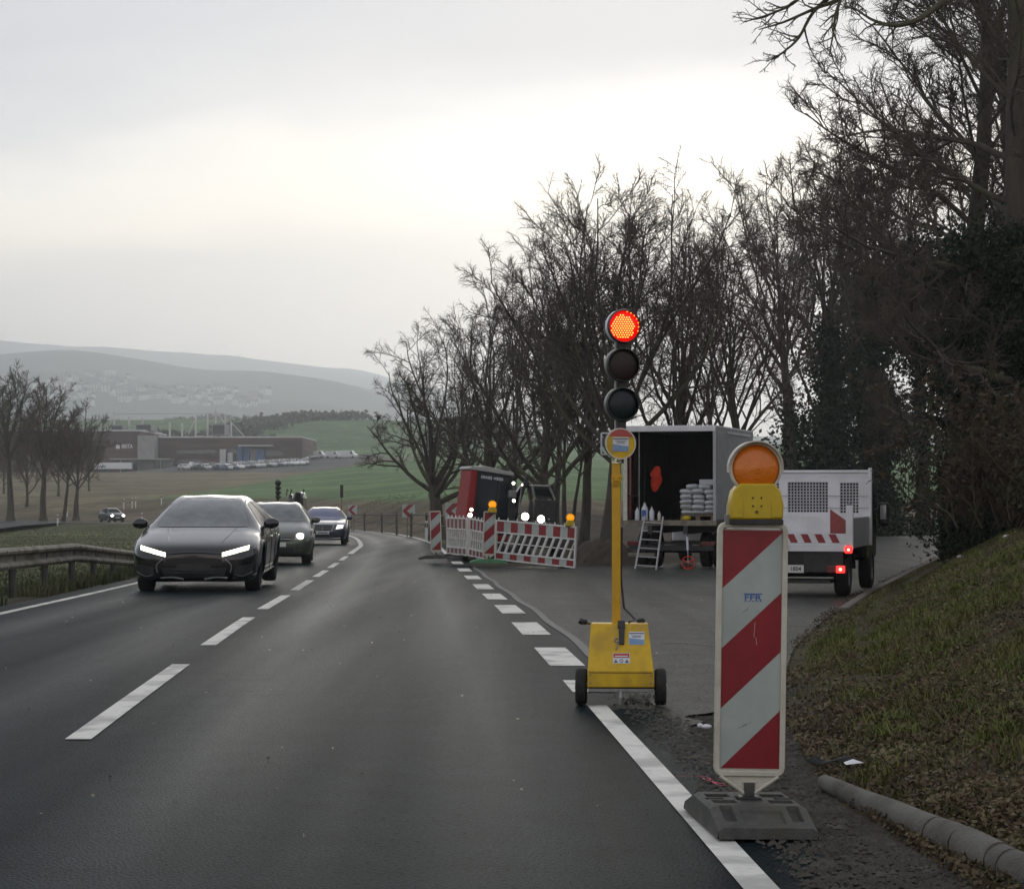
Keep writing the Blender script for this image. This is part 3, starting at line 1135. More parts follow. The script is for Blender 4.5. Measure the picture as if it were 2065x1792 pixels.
def make_tree(name, label, seed, loc, rz=0, ivy=0, ivy_top=.6, scale=1.0, group=None, twig='twig', cat='tree', ivy_r=.5, ivy_arms=0, ivy_size=.075, **kw):
    (bv, bq), (cv, cq), tp, tr = tree_mesh(seed, **kw)
    t = thing(name, label, cat, loc, rz, group, scale=scale)
    np_mesh('trunk', bv, bq, 'bark', t, smooth=True)
    np_mesh('crown', cv, cq, twig, t)
    if ivy:
        add_ivy(t, tp, tr, ivy, ivy_top, ivy_r, seed, ivy_arms, ivy_size)
    return t


def add_ivy(t, tp, tr, n, top, spread, seed, arms=0, size=.085):
    rng = np.random.default_rng(seed + 99)
    f = rng.uniform(0, top, n) * (len(tp) - 1)
    i = np.clip(f.astype(int), 0, len(tp) - 2)
    w = (f - i)[:, None]
    P = tp[i] * (1 - w) + tp[i + 1] * w
    h = P[:, 2]
    ang = rng.uniform(0, 6.28, n)
    # clumps: the sleeve bulges and thins
    bulge = .55 + .45 * np.sin(h * 1.9 + 2 * np.sin(ang + seed)) + .35 * np.sin(h * 4.3 + ang * 2)
    rr = tr[i] + np.abs(rng.normal(0, 1, n)) * spread * np.clip(bulge, .12, 1.4)
    P = P + np.stack([np.cos(ang) * rr, np.sin(ang) * rr, rng.normal(0, .12, n)], 1)
    if arms:
        Q = []
        for k in range(arms):
            a = rng.uniform(0, 6.28)
            hh = rng.uniform(.25, top) * (len(tp) - 1)
            c = tp[int(hh)] + np.array([math.cos(a), math.sin(a), .25]) * rng.uniform(.5, 1.5)
            m = n // (arms * 2)
            Q.append(c + rng.normal(0, 1, (m, 3)) * np.array([.55, .55, .4]))
        P = np.vstack([P] + Q)
    v, q = leaf_quads(P, size, rng)
    np_mesh('ivy', v, q, 'ivy_leaf', t)


def base_pt(x, Y):
    X = xat(x, Y)
    return (X, Y, float(ground_z(X, Y)) - .05)


ROWG = 'bare trees in the row behind the barrier'
make_tree('bare_tree', 'low forked bare tree with drooping twigs behind the striped beacon, leftmost of the roadside row', 11, base_pt(882, 103), 0.4,
          H=9.8, Rt=.42, fork=.17, len1=.62, a1=(12, 74), n1=14, n2=9, n3=7, n4=6, droop=.05, trunk_top=.34, group=ROWG)
make_tree('bare_tree', 'slanting bare tree growing directly behind the red machine', 12, base_pt(985, 97), 2.1,
          H=11.2, Rt=.30, fork=.16, lean=(-.12, 0), a1=(10, 60), group=ROWG)
make_tree('bare_tree', 'spreading bare tree with a thick low fork behind the black loader', 13, base_pt(1085, 92), 1.0,
          H=12.3, Rt=.34, fork=.16, trunk_top=.36, len1=.64, a1=(10, 55), n1=15, group=ROWG)
make_tree('bare_tree', 'slender bare tree just left of the thickest trunk by the box truck', 14, base_pt(1178, 80), 2.7,
          H=11.5, Rt=.21, fork=.25, len1=.50, a1=(10, 52), group=ROWG)
make_tree('thin_tree', 'thin twin stemmed young tree above the orange lamp of the long barrier', 15, base_pt(1140, 78), .7,
          H=8.4, Rt=.11, fork=.3, len1=.42, n1=11, n2=7, n3=6, n4=4, lean=(.04, 0), group=ROWG)
make_tree('thin_tree', 'thin leaning young tree beside the orange lamp of the long barrier', 16, base_pt(1150, 79), 3.7,
          H=7.6, Rt=.09, fork=.35, len1=.40, n1=10, n2=7, n3=6, n4=4, lean=(-.09, 0), group=ROWG)
make_tree('bare_tree', 'tallest domed bare tree with thick straight trunk beside the open box truck', 17, base_pt(1228, 72), 1.9,
          H=11.5, Rt=.33, fork=.25, len1=.66, a1=(10, 60), n1=18, n2=10, n3=8, n4=6, trunk_top=.42, up1=.10, group=ROWG)
make_tree('bare_tree', 'bare tree with several stems behind the box truck roof, left of its centre', 18, base_pt(1368, 84), .3,
          H=11.7, Rt=.26, fork=.2, len1=.56, a1=(8, 42), n1=16, twig='twig_red', group=ROWG)
make_tree('bare_tree', 'bare tree with a forked trunk rising behind the right end of the box truck', 19, base_pt(1492, 82), 4.0,
          H=11.8, Rt=.24, fork=.28, len1=.52, a1=(8, 40), n1=15, twig='twig_red', group=ROWG)
make_tree('bare_tree', 'bare tree with tall clear trunk directly behind the amber warning lamp', 20, base_pt(1592, 122), 5.2, scale=1.66,
          H=12.0, Rt=.26, rmin=.009, fork=.40, trunk_top=.6, len1=.42, a1=(10, 50), n1=15, ivy=1400, ivy_top=.7, ivy_r=.10, group=ROWG)
make_tree('ivy_tree', 'ivy covered tree rising behind the white tipper headboard', 21, base_pt(1685, 124), .9, scale=1.78,
          H=11.8, Rt=.26, rmin=.009, fork=.42, trunk_top=.66, len1=.40, a1=(10, 55), ivy=9000, ivy_top=.9, ivy_r=.42, ivy_arms=7, group=ROWG)
make_tree('ivy_tree', 'broadest ivy choked tree at the right edge of the tipper', 22, base_pt(1765, 126), 1.6, scale=1.86,
          H=11.6, Rt=.40, rmin=.009, fork=.42, trunk_top=.68, len1=.42, a1=(12, 60), n1=16, ivy=16000, ivy_top=.98, ivy_r=.62, ivy_arms=8, group=ROWG)
# second rank, only crowns and slim trunks show between the first
_protos = []
for k, (x, Y, H) in enumerate([(950, 118, 10.8), (1035, 112, 12.4), (1432, 104, 14.2), (1120, 108, 13.4), (1640, 140, 21.0)]):
    lab = ('slim bare tree behind the beacon boards, second rank, beside the low forked tree', 'slim reddish bare tree, second rank, rising above the excavator roof',
           'slim bare tree, second rank, above the middle of the box truck roof', 'slim bare tree, second rank, left of the tallest domed tree',
           'slim bare tree, second rank, between the warning lamp tree and the ivy trees')[k]
    if k < 3:
        o = make_tree('bare_tree', lab, 31 + k, base_pt(x, Y), k * 1.3, H=13.0, Rt=.2, fork=.2, len1=.54, a1=(8, 46), n1=11, n2=7, n3=6, n4=4, rmin=.011,
                      group='second rank of bare trees', twig='twig_red' if k == 1 else 'twig', scale=H / 13.0)
        _protos.append(o)
    else:
        o = copy_tree(_protos[k % 3])
        o['label'] = lab
        o.location = base_pt(x, Y)
        o.rotation_euler = (0, 0, k * 1.7)
        o.scale = (H / 13.0,) * 3
# tall trees on the bank at the right
BG = 'tall dark trees on the bank'
make_tree('bank_tree', 'tall dark ivy covered tree on the bank, left one of the two big trunks', 41, base_pt(1945, 50), .5,
          H=15.5, Rt=.32, fork=.20, trunk_top=.85, len1=.285, limb=(.2, .36), a1=(22, 88), n1=28, n2=12, n3=8, n4=5, up1=.035, fall=-.15, rmin=.010, ivy=18000, ivy_top=.5, ivy_r=.38, ivy_arms=3, ivy_size=.055, group=BG)
make_tree('bank_tree', 'tall dark tree on the bank at the right margin of the picture', 42, base_pt(2050, 44), 2.5,
          H=15.5, Rt=.36, fork=.16, trunk_top=.85, len1=.285, limb=(.2, .36), a1=(22, 90), n1=30, n2=12, n3=8, n4=5, up1=.03, fall=-.15, rmin=.0095, ivy=20000, ivy_top=.45, ivy_r=.40, ivy_arms=3, ivy_size=.055, group=BG)
make_tree('bank_tree', 'dark bare tree between the ivy trees and the two big bank trunks', 43, base_pt(1860, 128), 4.2, scale=1.9,
          H=12, Rt=.22, fork=.22, trunk_top=.8, len1=.28, a1=(16, 60), n1=10, n2=7, n3=6, n4=4, up1=.06, rmin=.009, ivy=900, ivy_top=.5, ivy_r=.12, group=BG)

for k, (x, Y, sc, src) in enumerate([(2010, 64, 1.12, 41)]):
    _s = [o_ for o_ in bpy.data.objects if o_.name.startswith('bank_tree') and o_.parent is None][0 if src == 41 else 1]
    o = copy_tree(_s)
    o.location = base_pt(x, Y)
    o.rotation_euler = (0, 0, 2.2 + k)
    o.scale = (sc,) * 3
    o['label'] = ('dark tree deep in the thicket between the two big bank trunks', 'dark tree at the back of the thicket beside the ivy choked tree')[k]


def overhang():
    """Branch of a roadside tree that hangs into the top of the picture."""
    rng = np.random.default_rng(77)
    Y = 24.0
    X0 = xat(2260, Y)
    t = thing('overhanging_tree', 'near roadside tree whose bare branch hangs into the top of the picture', 'tree',
              (X0, Y, float(ground_z(X0, Y)) - .1))
    base = Vector(t.location)
    tr = [Vector((0, 0, 0)), Vector((.05, .1, 1.6)), Vector((.0, .1, 3.2)), Vector((-.15, .0, 4.8)), Vector((-.2, -.1, 6.8)), Vector((-.1, -.2, 9))]
    MB().tube(tr, [.34, .26, .22, .18, .12, .05], 12).build('trunk', 'bark', t, smooth=60)
    parts = []

    def br(pxs, r0, r1, n=12):
        P = catmull([list(at(px, py, Y + dy) - base) for px, py, dy in pxs], 4)[None]
        rad = np.linspace(r0, r1, P.shape[1])[None]
        parts.append(tubes(P, rad, 5))
        return P, rad
    mains = [br([(2230, -330, 0), (2050, -130, -.2), (1900, 5, -.3), (1830, 48, -.3), (1770, 45, -.2), (1715, 12, 0)], .055, .008),
             br([(1900, -150, 0), (1800, -70, .2), (1730, -30, .2), (1690, 0, .3), (1650, 15, .3), (1580, 45, .3), (1530, 60, .3)], .05, .006),
             br([(1800, -80, .2), (1720, -40, -.3), (1688, 20, -.4), (1680, 70, -.4), (1672, 110, -.4)], .03, .006),
             br([(1740, -30, .2), (1650, -30, .1), (1598, 8, .1), (1555, 28, .1), (1500, 45, .1)], .03, .006),
             br([(1690, -20, .2), (1640, 25, .5), (1612, 75, .5), (1580, 105, .5), (1545, 125, .5)], .026, .006)]
    for P, rad in mains:
        L = np.array([np.linalg.norm(np.diff(P[0], axis=0), axis=1).sum()])
        s, d, L1, r = spawn(P, rad, L * 0 + 1.0, 12, .35, 1.0, 30, 70, .36, .7, rng, lenfall=.35)
        d[:, 1] *= .7
        p1, r1 = grow(s, d, L1, np.clip(r, .005, .012), np.full(len(L1), .004), 5, .22, -.04, rng)
        parts.append(tubes(p1, r1, 4))
        s, d, L2, r = spawn(p1, r1, L1, 4, .3, 1.0, 30, 70, .5, .8, rng)
        p2, r2 = grow(s, d, np.maximum(L2, .06), np.clip(r, .0035, .006), np.full(len(L2), .0028), 3, .2, .05, rng)
        parts.append(tubes(p2, r2, 3))
    v, q = join(parts)
    np_mesh('branch', v, q, 'bark', t)


overhang()

# trees beyond the far road at the left
LG = 'bare trees beyond the far road'
make_tree('bare_tree', 'tall bare tree at the left margin beyond the far road', 51, base_pt(22, 232), .2, H=16.5, Rt=.42, fork=.34, len1=.46, a1=(8, 40), n1=13, n2=9, n3=7, n4=4, rmin=.020, group=LG)
make_tree('bare_tree', 'bushy reddish bare tree beyond the far road, second from the left margin', 52, base_pt(88, 232), 1.2, H=15.0, Rt=.38, fork=.28, len1=.50, a1=(8, 45), n1=15, n2=9, n3=8, n4=4, rmin=.020, twig='twig_red', group=LG)
make_tree('bare_tree', 'leaning thin trunk beyond the far road between two upright trees', 53, base_pt(128, 231), 2.2, H=10.5, Rt=.24, fork=.35, len1=.44, lean=(-.32, 0), n1=11, n2=8, n3=7, n4=4, rmin=.02, twig='twig_red', group=LG)
make_tree('bare_tree', 'forked bare tree beyond the far road, nearest to the small dark car', 54, base_pt(154, 233), 3.4, H=12.0, Rt=.36, fork=.26, trunk_top=.32, len1=.62, n1=8, n2=8, n3=7, n4=4, a1=(12, 40), rmin=.022, group=LG)
for k, (x, Y) in enumerate([(-40, 262), (55, 268), (118, 300), (180, 330), (8, 320)]):
    lab = 'small reddish bare tree at the far left, standing behind the ' + ('left margin', 'gap beside the bushy tree', 'leaning thin trunk', 'forked tree, nearest the hall', 'tallest left margin tree')[k]
    if k == 0:
        _pt = make_tree('bare_tree', lab, 60, base_pt(x, Y), k, H=11.5, Rt=.2, fork=.12, len1=.55, a1=(10, 60), n1=14, n2=9, n3=7, n4=4, rmin=.022,
                        twig='twig_red', group='small trees behind the far left row')
    else:
        o = copy_tree(_pt)
        o['label'] = lab
        o.location = base_pt(x, Y)
        o.rotation_euler = (0, 0, k * 1.9)
        o.scale = (1 - .06 * k,) * 3


# ------------------------------------------------------------------ scrub, grass and leaves on the bank
def scrub_mesh(seed, H=2.2, n=60):
    rng = np.random.default_rng(seed)
    s = np.concatenate([rng.normal(0, .5, (n, 2)), np.zeros((n, 1))], 1)
    d = np.concatenate([rng.normal(0, .45, (n, 2)), np.ones((n, 1))], 1)
    L = rng.uniform(.5, 1.0, n) * H
    p, r = grow(s, d, L, np.full(n, .014), np.full(n, .006), 6, .14, -.02, rng)
    s, d, L2, rr = spawn(p, r, L, 7, .2, 1, 25, 70, .4, .7, rng)
    p2, r2 = grow(s, d, L2, np.clip(rr, .006, .01), np.full(len(L2), .005), 4, .2, 0, rng)
    s, d, L3, rr = spawn(p2, r2, L2, 4, .2, 1, 25, 70, .5, .8, rng)
    p3, r3 = grow(s, d, L3, np.full(len(L3), .006), np.full(len(L3), .004), 3, .2, -.05, rng)
    st = join([tubes(p, r, 4), tubes(p2, r2, 3), tubes(p3, r3, 3)])
    pick = p3.reshape(-1, 3)
    pick = pick[rng.random(len(pick)) < .5] + rng.normal(0, .04, (1, 3))
    lv = leaf_quads(pick, .05, rng)
    return st, lv


def scrubs():
    rng = np.random.default_rng(4)
    protos = []
    for k in range(3):
        (v, q), (lv, lq) = scrub_mesh(200 + k)
        protos.append((v, q, lv, lq))
    meshes = {}
    spots = []
    for _ in range(400):
        x = rng.uniform(1795, 2150)
        Y = rng.uniform(30, 74)
        X = xat(x, Y)
        dx = X - float(xb(Y))
        if dx < 1.6 + 1.2 * rng.random():
            continue
        if Y > 84 and dx < 3.0:
            continue
        if Y < 40 and dx < 2.2:
            continue
        if any((X - a) ** 2 + (Y - b) ** 2 < 1.3 ** 2 for a, b in spots):
            continue
        spots.append((X, Y))
        if len(spots) >= 78:
            break
    for i, (X, Y) in enumerate(spots):
        k = i % 3
        t = thing('bank_shrub', 'brown leafless shrub in the dark thicket on the bank', 'shrub', (X, Y, float(ground_z(X, Y)) - .05), rng.uniform(0, 6.28),
                  'shrubs of the thicket on the bank', scale=rng.uniform(.6, 1.15))
        if k not in meshes:
            v, q, lv, lq = protos[k]
            a = np_mesh('stems', v, q, 'scrub', t)
            b = np_mesh('leaves', lv, lq, 'scrub', t)
            meshes[k] = (a, b)
        else:
            for src in meshes[k]:
                c = src.copy()
                COL.objects.link(c)
                c.parent = t


scrubs()


def blades(name, P, h, w, matname, rng, kind='stuff', lean=.5):
    n = len(P)
    a = rng.uniform(0, 6.28, n)
    d = np.stack([np.cos(a), np.sin(a), np.zeros(n)], 1)
    hh = (h * rng.uniform(.45, 1.3, n))[:, None]
    ww = w * rng.uniform(.7, 1.3, (n, 1))
    b = np.stack([-np.sin(a), np.cos(a), np.zeros(n)], 1)
    ln = rng.uniform(.1, 1.0, (n, 1)) * lean
    mid = P + d * hh * ln * .35 + np.array([0, 0, 1]) * hh * .6
    tip = P + d * hh * ln * 1.1 + np.array([0, 0, 1]) * hh
    V = np.stack([P - b * ww, P + b * ww, mid + b * ww * .7, tip, mid - b * ww * .7], 1).reshape(-1, 3)
    i = np.arange(n)[:, None] * 5
    Tr = np.concatenate([i + np.array([[0, 1, 2]]), i + np.array([[0, 2, 4]]), i + np.array([[4, 2, 3]])], 0)
    o = np_mesh(name, V, Tr, matname)
    tag(o, kind=kind)
    return o


def bank_cover():
    rng = np.random.default_rng(21)

    def sample(n, y0, y1, dmin, dmax, pw=1.0):
        Y = y0 * (y1 / y0) ** rng.random(n)
        dx = dmin + (dmax - dmin) * rng.random(n) ** pw
        X = xb(Y) + dx * np.clip(Y / 14, .6, 2.2)
        k = X / Y < .285
        X, Y = X[k], Y[k]
        return np.stack([X, Y, ground_z(X, Y)], 1)
    P = sample(280000, 6.5, 62, .0, 3.4)
    patch = wav(P[:, 0] * 1.0, P[:, 1] * .8, 1.6) + .35 * wav(P[:, 0], P[:, 1], 5)
    dens = np.clip(.60 + 1.9 * patch, .03, 1) * np.clip((P[:, 1] - 9.5) / 3.5, .14, 1)
    P = P[rng.random(len(P)) < dens]
    o = blades('bank_grass', P, .048, .0034, 'grass_blade', rng, lean=1.0)
    tag(o, 'short green grass growing through leaf litter on the bank', 'grass')
    C = sample(300, 9.5, 40, .15, 3.0)
    T_ = np.repeat(C, 60, 0)
    T_[:, :2] += rng.normal(0, .055, (len(T_), 2))
    T_[:, 2] = ground_z(T_[:, 0], T_[:, 1])
    o = blades('grass_tufts', T_, .085, .0040, 'grass_blade', rng, lean=1.3)
    tag(o, 'taller grass tufts sticking out of the bank', 'grass')
    Q = sample(300000, 6.3, 62, -.12, 3.4)
    patch = wav(Q[:, 0] * 1.0 + 9, Q[:, 1] * .8, 1.4)
    Q = Q[rng.random(len(Q)) < np.clip(.45 + 1.5 * patch, .05, 1) * np.interp(Q[:, 1], [10, 14], [1, .62])]
    Q[:, 2] += rng.uniform(.005, .05, len(Q))
    v, q = leaf_quads(Q, .0145, rng, flat=.35)
    o = np_mesh('leaf_litter', v, q, 'dead_leaf')
    tag(o, 'curled brown fallen leaves covering the bank', 'leaves', kind='stuff')
    # dry stalks standing on the lower bank
    m_ = 46
    Yd = rng.uniform(8.6, 13.5, m_)
    Xd = xb(Yd) + rng.uniform(.35, 1.6, m_)
    S = np.stack([Xd, Yd, ground_z(Xd, Yd)], 1)
    D = np.concatenate([rng.normal(0, .28, (m_, 2)), np.ones((m_, 1))], 1)
    pd, rd_ = grow(S, D, rng.uniform(.10, .42, m_), np.full(m_, .0032), np.full(m_, .0016), 6, .16, -.05, rng)
    s2, d2, l2, r2_ = spawn(pd, rd_, np.full(m_, .3), 3, .3, 1, 25, 60, .45, .8, rng)
    pd2, rd2 = grow(s2, d2, l2, np.clip(r2_, .0012, .002), np.full(len(l2), .001), 4, .2, -.1, rng)
    v, q = join([tubes(pd, rd_, 4), tubes(pd2, rd2, 3)])
    o = np_mesh('dry_stalks', v, q, 'dead_leaf')
    tag(o, 'thin dry stalks standing on the lower bank by the broken kerb', 'stalks', kind='stuff')
    # gravelly, rubbly shoulder by the beacon
    n = 19000
    Y = 6.2 * (15.5 / 6.2) ** rng.random(n)
    xl = np.array([rp(y, 0)[0] for y in Y]) + 3.02 + .12 * rng.random(n)
    X = xl + (xb(Y) + .1 - xl) * rng.random(n) ** .8
    Z = np.maximum(ground_z(X, Y), np.where(X < xl + .24, zr(Y) + .001, -9))
    G = np.stack([X, Y, Z + .004], 1)
    s = np.abs(rng.normal(0, 1, n)) * .006 + .004
    oc = np.array([[1, 0, 0], [0, 1, 0], [-1, 0, 0], [0, -1, 0], [0, 0, .8]])
    V = G[:, None, :] + oc[None] * s[:, None, None] * rng.uniform(.6, 1.3, (n, 5, 1))
    i = np.arange(n)[:, None] * 5
    Tr = np.concatenate([i + np.array([[a, b, 4]]) for a, b in ((0, 1), (1, 2), (2, 3), (3, 0))], 0)
    o = np_mesh('gravel', V.reshape(-1, 3), Tr, 'gravel')
    tag(o, 'dark gravel and crumbs on the shoulder round the beacon base', 'gravel', kind='stuff')
    # weeds under the guard rail and along the left verge
    n = 26000
    Y = rng.uniform(20, 62, n)
    off = -3.42 - np.abs(rng.normal(0, 1, n)) * .55
    X = np.interp(Y, ROAD[:, 1], ROAD[:, 0]) + off
    W = np.stack([X, Y, ground_z(X, Y)], 1)
    pz = np.clip(.35 + 1.2 * wav(X * .6, Y * .6, 1.2), .0, 1)
    W = W[rng.random(n) < pz]
    o = blades('verge_weeds', W, .15, .009, 'weed_blade', rng, lean=.9)
    tag(o, 'dark green weeds growing under the guard rail', 'weeds')
    n = 36000
    Y = rng.uniform(26, 200, n)
    X = -7.4 - SL * 0 - rng.uniform(0, 1, n) * (Y * .23 - 6)
    k = np.abs(road_dist(X, Y)) > 4.2
    X, Y = X[k], Y[k]
    W = np.stack([X, Y, ground_z(X, Y)], 1)
    o = blades('meadow_grass', W, .06, .016, 'weed_blade', rng, lean=1.0)
    tag(o, 'rough dark grass of the meadow inside the bend', 'grass')
    # pale leaf scraps on the asphalt
    n = 190
    Y = rng.uniform(7, 45, n)
    X = np.interp(Y, ROAD[:, 1], ROAD[:, 0]) + rng.uniform(-3, 3, n)
    extra = 60
    Y2 = rng.uniform(15, 46, extra)
    X2 = np.interp(Y2, ROAD[:, 1], ROAD[:, 0]) + 3.3 + rng.uniform(0, 1, extra) * (xb(Y2) - np.interp(Y2, ROAD[:, 1], ROAD[:, 0]) - 3.5)
    X, Y = np.concatenate([X, X2]), np.concatenate([Y, Y2])
    P = np.stack([X, Y, zr(Y) + .012], 1)
    v, q = leaf_quads(P, .012, rng, flat=.93)
    o = np_mesh('road_leaves', v, q, 'pale_bits')
    tag(o, 'pale leaf scraps scattered over the asphalt', 'leaves', kind='stuff')


bank_cover()

# ------------------------------------------------------------------ roadwork furniture
def stripe_poly(w, h, zl0, zr0, zl1, zr1):
    """Band between two slanting lines on a w x h film, clipped to the film: lines given by height at left and right edge."""
    # polygon of the region between the upper line (zl0 -> zr0) and the lower line (zl1 -> zr1)
    poly = [(-w / 2, zl1), (w / 2, zr1), (w / 2, zr0), (-w / 2, zl0)]

    def clip(poly, ax_z, keep_below):
        out = []
        for i in range(len(poly)):
            a, b = poly[i], poly[(i + 1) % len(poly)]
            ia = (a[1] <= ax_z) if keep_below else (a[1] >= ax_z)
            ib = (b[1] <= ax_z) if keep_below else (b[1] >= ax_z)
            if ia:
                out.append(a)
            if ia != ib:
                t = (ax_z - a[1]) / (b[1] - a[1])
                out.append((a[0] + (b[0] - a[0]) * t, ax_z))
        return out
    return clip(clip(poly, h, True), 0.0, False)


def base_plate(name, parent, matname):
    nu, nv = 64, 110
    us = np.linspace(-.21, .21, nu)
    vs = np.linspace(-.41, .41, nv)
    U, V = np.meshgrid(us, vs)
    Z = np.full(U.shape, .108)
    av = np.abs(V)
    Z = np.where(av > .20, .108 - (av - .20) / .21 * .055, Z)
    Z = np.where((np.abs(U) > .188), Z - (np.abs(U) - .188) * .6, Z)

    def cut(mask, d):
        nonlocal Z
        Z = np.where(mask, Z - d, Z)
    aU = np.abs(U)
    cut((aU > .118) & (aU < .168) & (av > .205) & (av < .345), .022)
    cut((aU < .085) & (av > .245) & (av < .37), .010)
    cut((aU > .070) & (aU < .176) & (av > .045) & (av < .125), .060)
    cut((aU > .11) & (aU < .19) & (av < .02), .03)
    cut((aU < .045) & (av > .055) & (av < .075), .04)
    cut((aU < .055) & (av < .035) & (aU > .02), .022)
    P = [[(U[i, j], V[i, j], max(Z[i, j], .03)) for j in range(nu)] for i in range(nv)]
    mb = MB().grid(P)
    b0 = .012
    # skirts and lifting lugs
    edge = [[(u, -.41, Z[0, j]) for j, u in enumerate(us)], [(u, -.415, b0) for u in us]]
    mb.grid(edge, flip=True)
    edge = [[(u, .41, Z[-1, j]) for j, u in enumerate(us)], [(u, .415, b0) for u in us]]
    mb.grid(edge)
    for sgn, j in ((-1, 0), (1, nu - 1)):
        edge = [[(sgn * .21, v, Z[i, j]) for i, v in enumerate(vs)], [(sgn * .215, v, b0) for v in vs]]
        mb.grid(edge, flip=(sgn > 0))
    mb.add([(-.215, -.415, b0), (.215, -.415, b0), (.215, .415, b0), (-.215, .415, b0)], [(0, 3, 2, 1)])
    for su in (-1, 1):
        for sv in (-1, 1):
            mb.box((su * .17, sv * .36, .006), (.06, .07, .014))
    return mb.build(name, matname, parent, smooth=30)


def make_lamp(label, loc, rz=0, group=None, lit=False, s=1.0):
    """Amber roadworks warning lamp: yellow battery box with a round lens in a hooded ring."""
    t = thing('warning_lamp', label, 'lamp', loc, rz, group, scale=s)
    poly = [(-.110, .0), (.110, .0), (.113, .060), (.100, .118), (.072, .150), (-.072, .150), (-.100, .118), (-.113, .060)]
    MB().prism(poly, -.055, .055, T=TX(0, 0, .022) @ FACE).build('battery_box', 'yellow_plastic', t, smooth=50, bevel=.008, seg=3)
    for poly in ([(-.105, 0), (-.06, 0), (-.06, .07), (-.075, .105), (-.098, .09), (-.105, .05)], [(.105, 0), (.105, .05), (.098, .09), (.075, .105), (.06, .07), (.06, 0)]):
        MB().prism(poly, .055, .0595, T=TX(0, 0, .03) @ FACE).build('side_rib', 'yellow_plastic', t, bevel=.002)
    MB().box((0, 0, .011), (.222, .112, .022)).build('foot', 'plastic_black', t, bevel=.003)
    for x, z in ((-.018, .112), (.018, .112), (-.018, .078), (.018, .078)):
        MB().lathe([(.0, 0), (.004, 0), (.004, .004), (0, .005)], 8, T=TX(x, -.055, z) @ FACE).build('screw', 'plastic_black', t)
    MB().lathe([(.003, 0), (.0065, 0), (.0065, .003), (.003, .003)], 12, T=TX(-.002, -.055, .053) @ FACE, close=True).build('key_socket', 'plastic_black', t)
    C = TX(0, 0, .235)
    MB().lathe([(.088, -.045), (.104, -.045), (.110, -.01), (.110, .03), (.104, .034), (.100, .03), (.100, -.02), (.088, -.03)], 40, T=C @ FACE, close=True).build('lens_ring', 'plastic_cream' if not lit else 'yellow_plastic', t, smooth=40)
    # hood over the top half
    mb = MB()
    rows = []
    for r, h0, h1 in ((.112, .0, .055), (.118, .0, .060)):
        pass
    arc = [math.radians(a) for a in range(-8, 189, 7)]
    ri, ro = .1105, .1165
    dep = lambda a: .03 + .035 * max(0, math.sin(a))
    inner_f = [(ri * math.cos(a), -dep(a), ri * math.sin(a)) for a in arc]
    outer_f = [(ro * math.cos(a), -dep(a), ro * math.sin(a)) for a in arc]
    inner_b = [(ri * math.cos(a), .02, ri * math.sin(a)) for a in arc]
    outer_b = [(ro * math.cos(a), .02, ro * math.sin(a)) for a in arc]
    mb.grid([inner_b, inner_f, outer_f, outer_b], T=C)
    mb.build('lens_hood', 'plastic_cream' if not lit else 'yellow_plastic', t, smooth=40)
    prof = [(.0, .050)] + [(.1 * math.sin(a), .012 + .040 * math.cos(a)) for a in np.linspace(.12, 1.5, 12)] + [(.0995, -.01)]
    MB().lathe(list(reversed(prof)), 40, T=C @ FACE).build('lens', 'amber_lit' if lit else 'amber_lens', t, smooth=60)
    MB().lathe([(.026, .0495), (.03, .050), (.012, .054), (0, .055)], 20, T=C @ TX(0, 0, 0) @ FACE).build('lens_core', 'amber_lit' if lit else 'amber_lens', t, smooth=60)
    MB().box((-.118, 0, .02), (.022, .03, .045)).build('lock_clip', 'steel', t, bevel=.002)
    return t


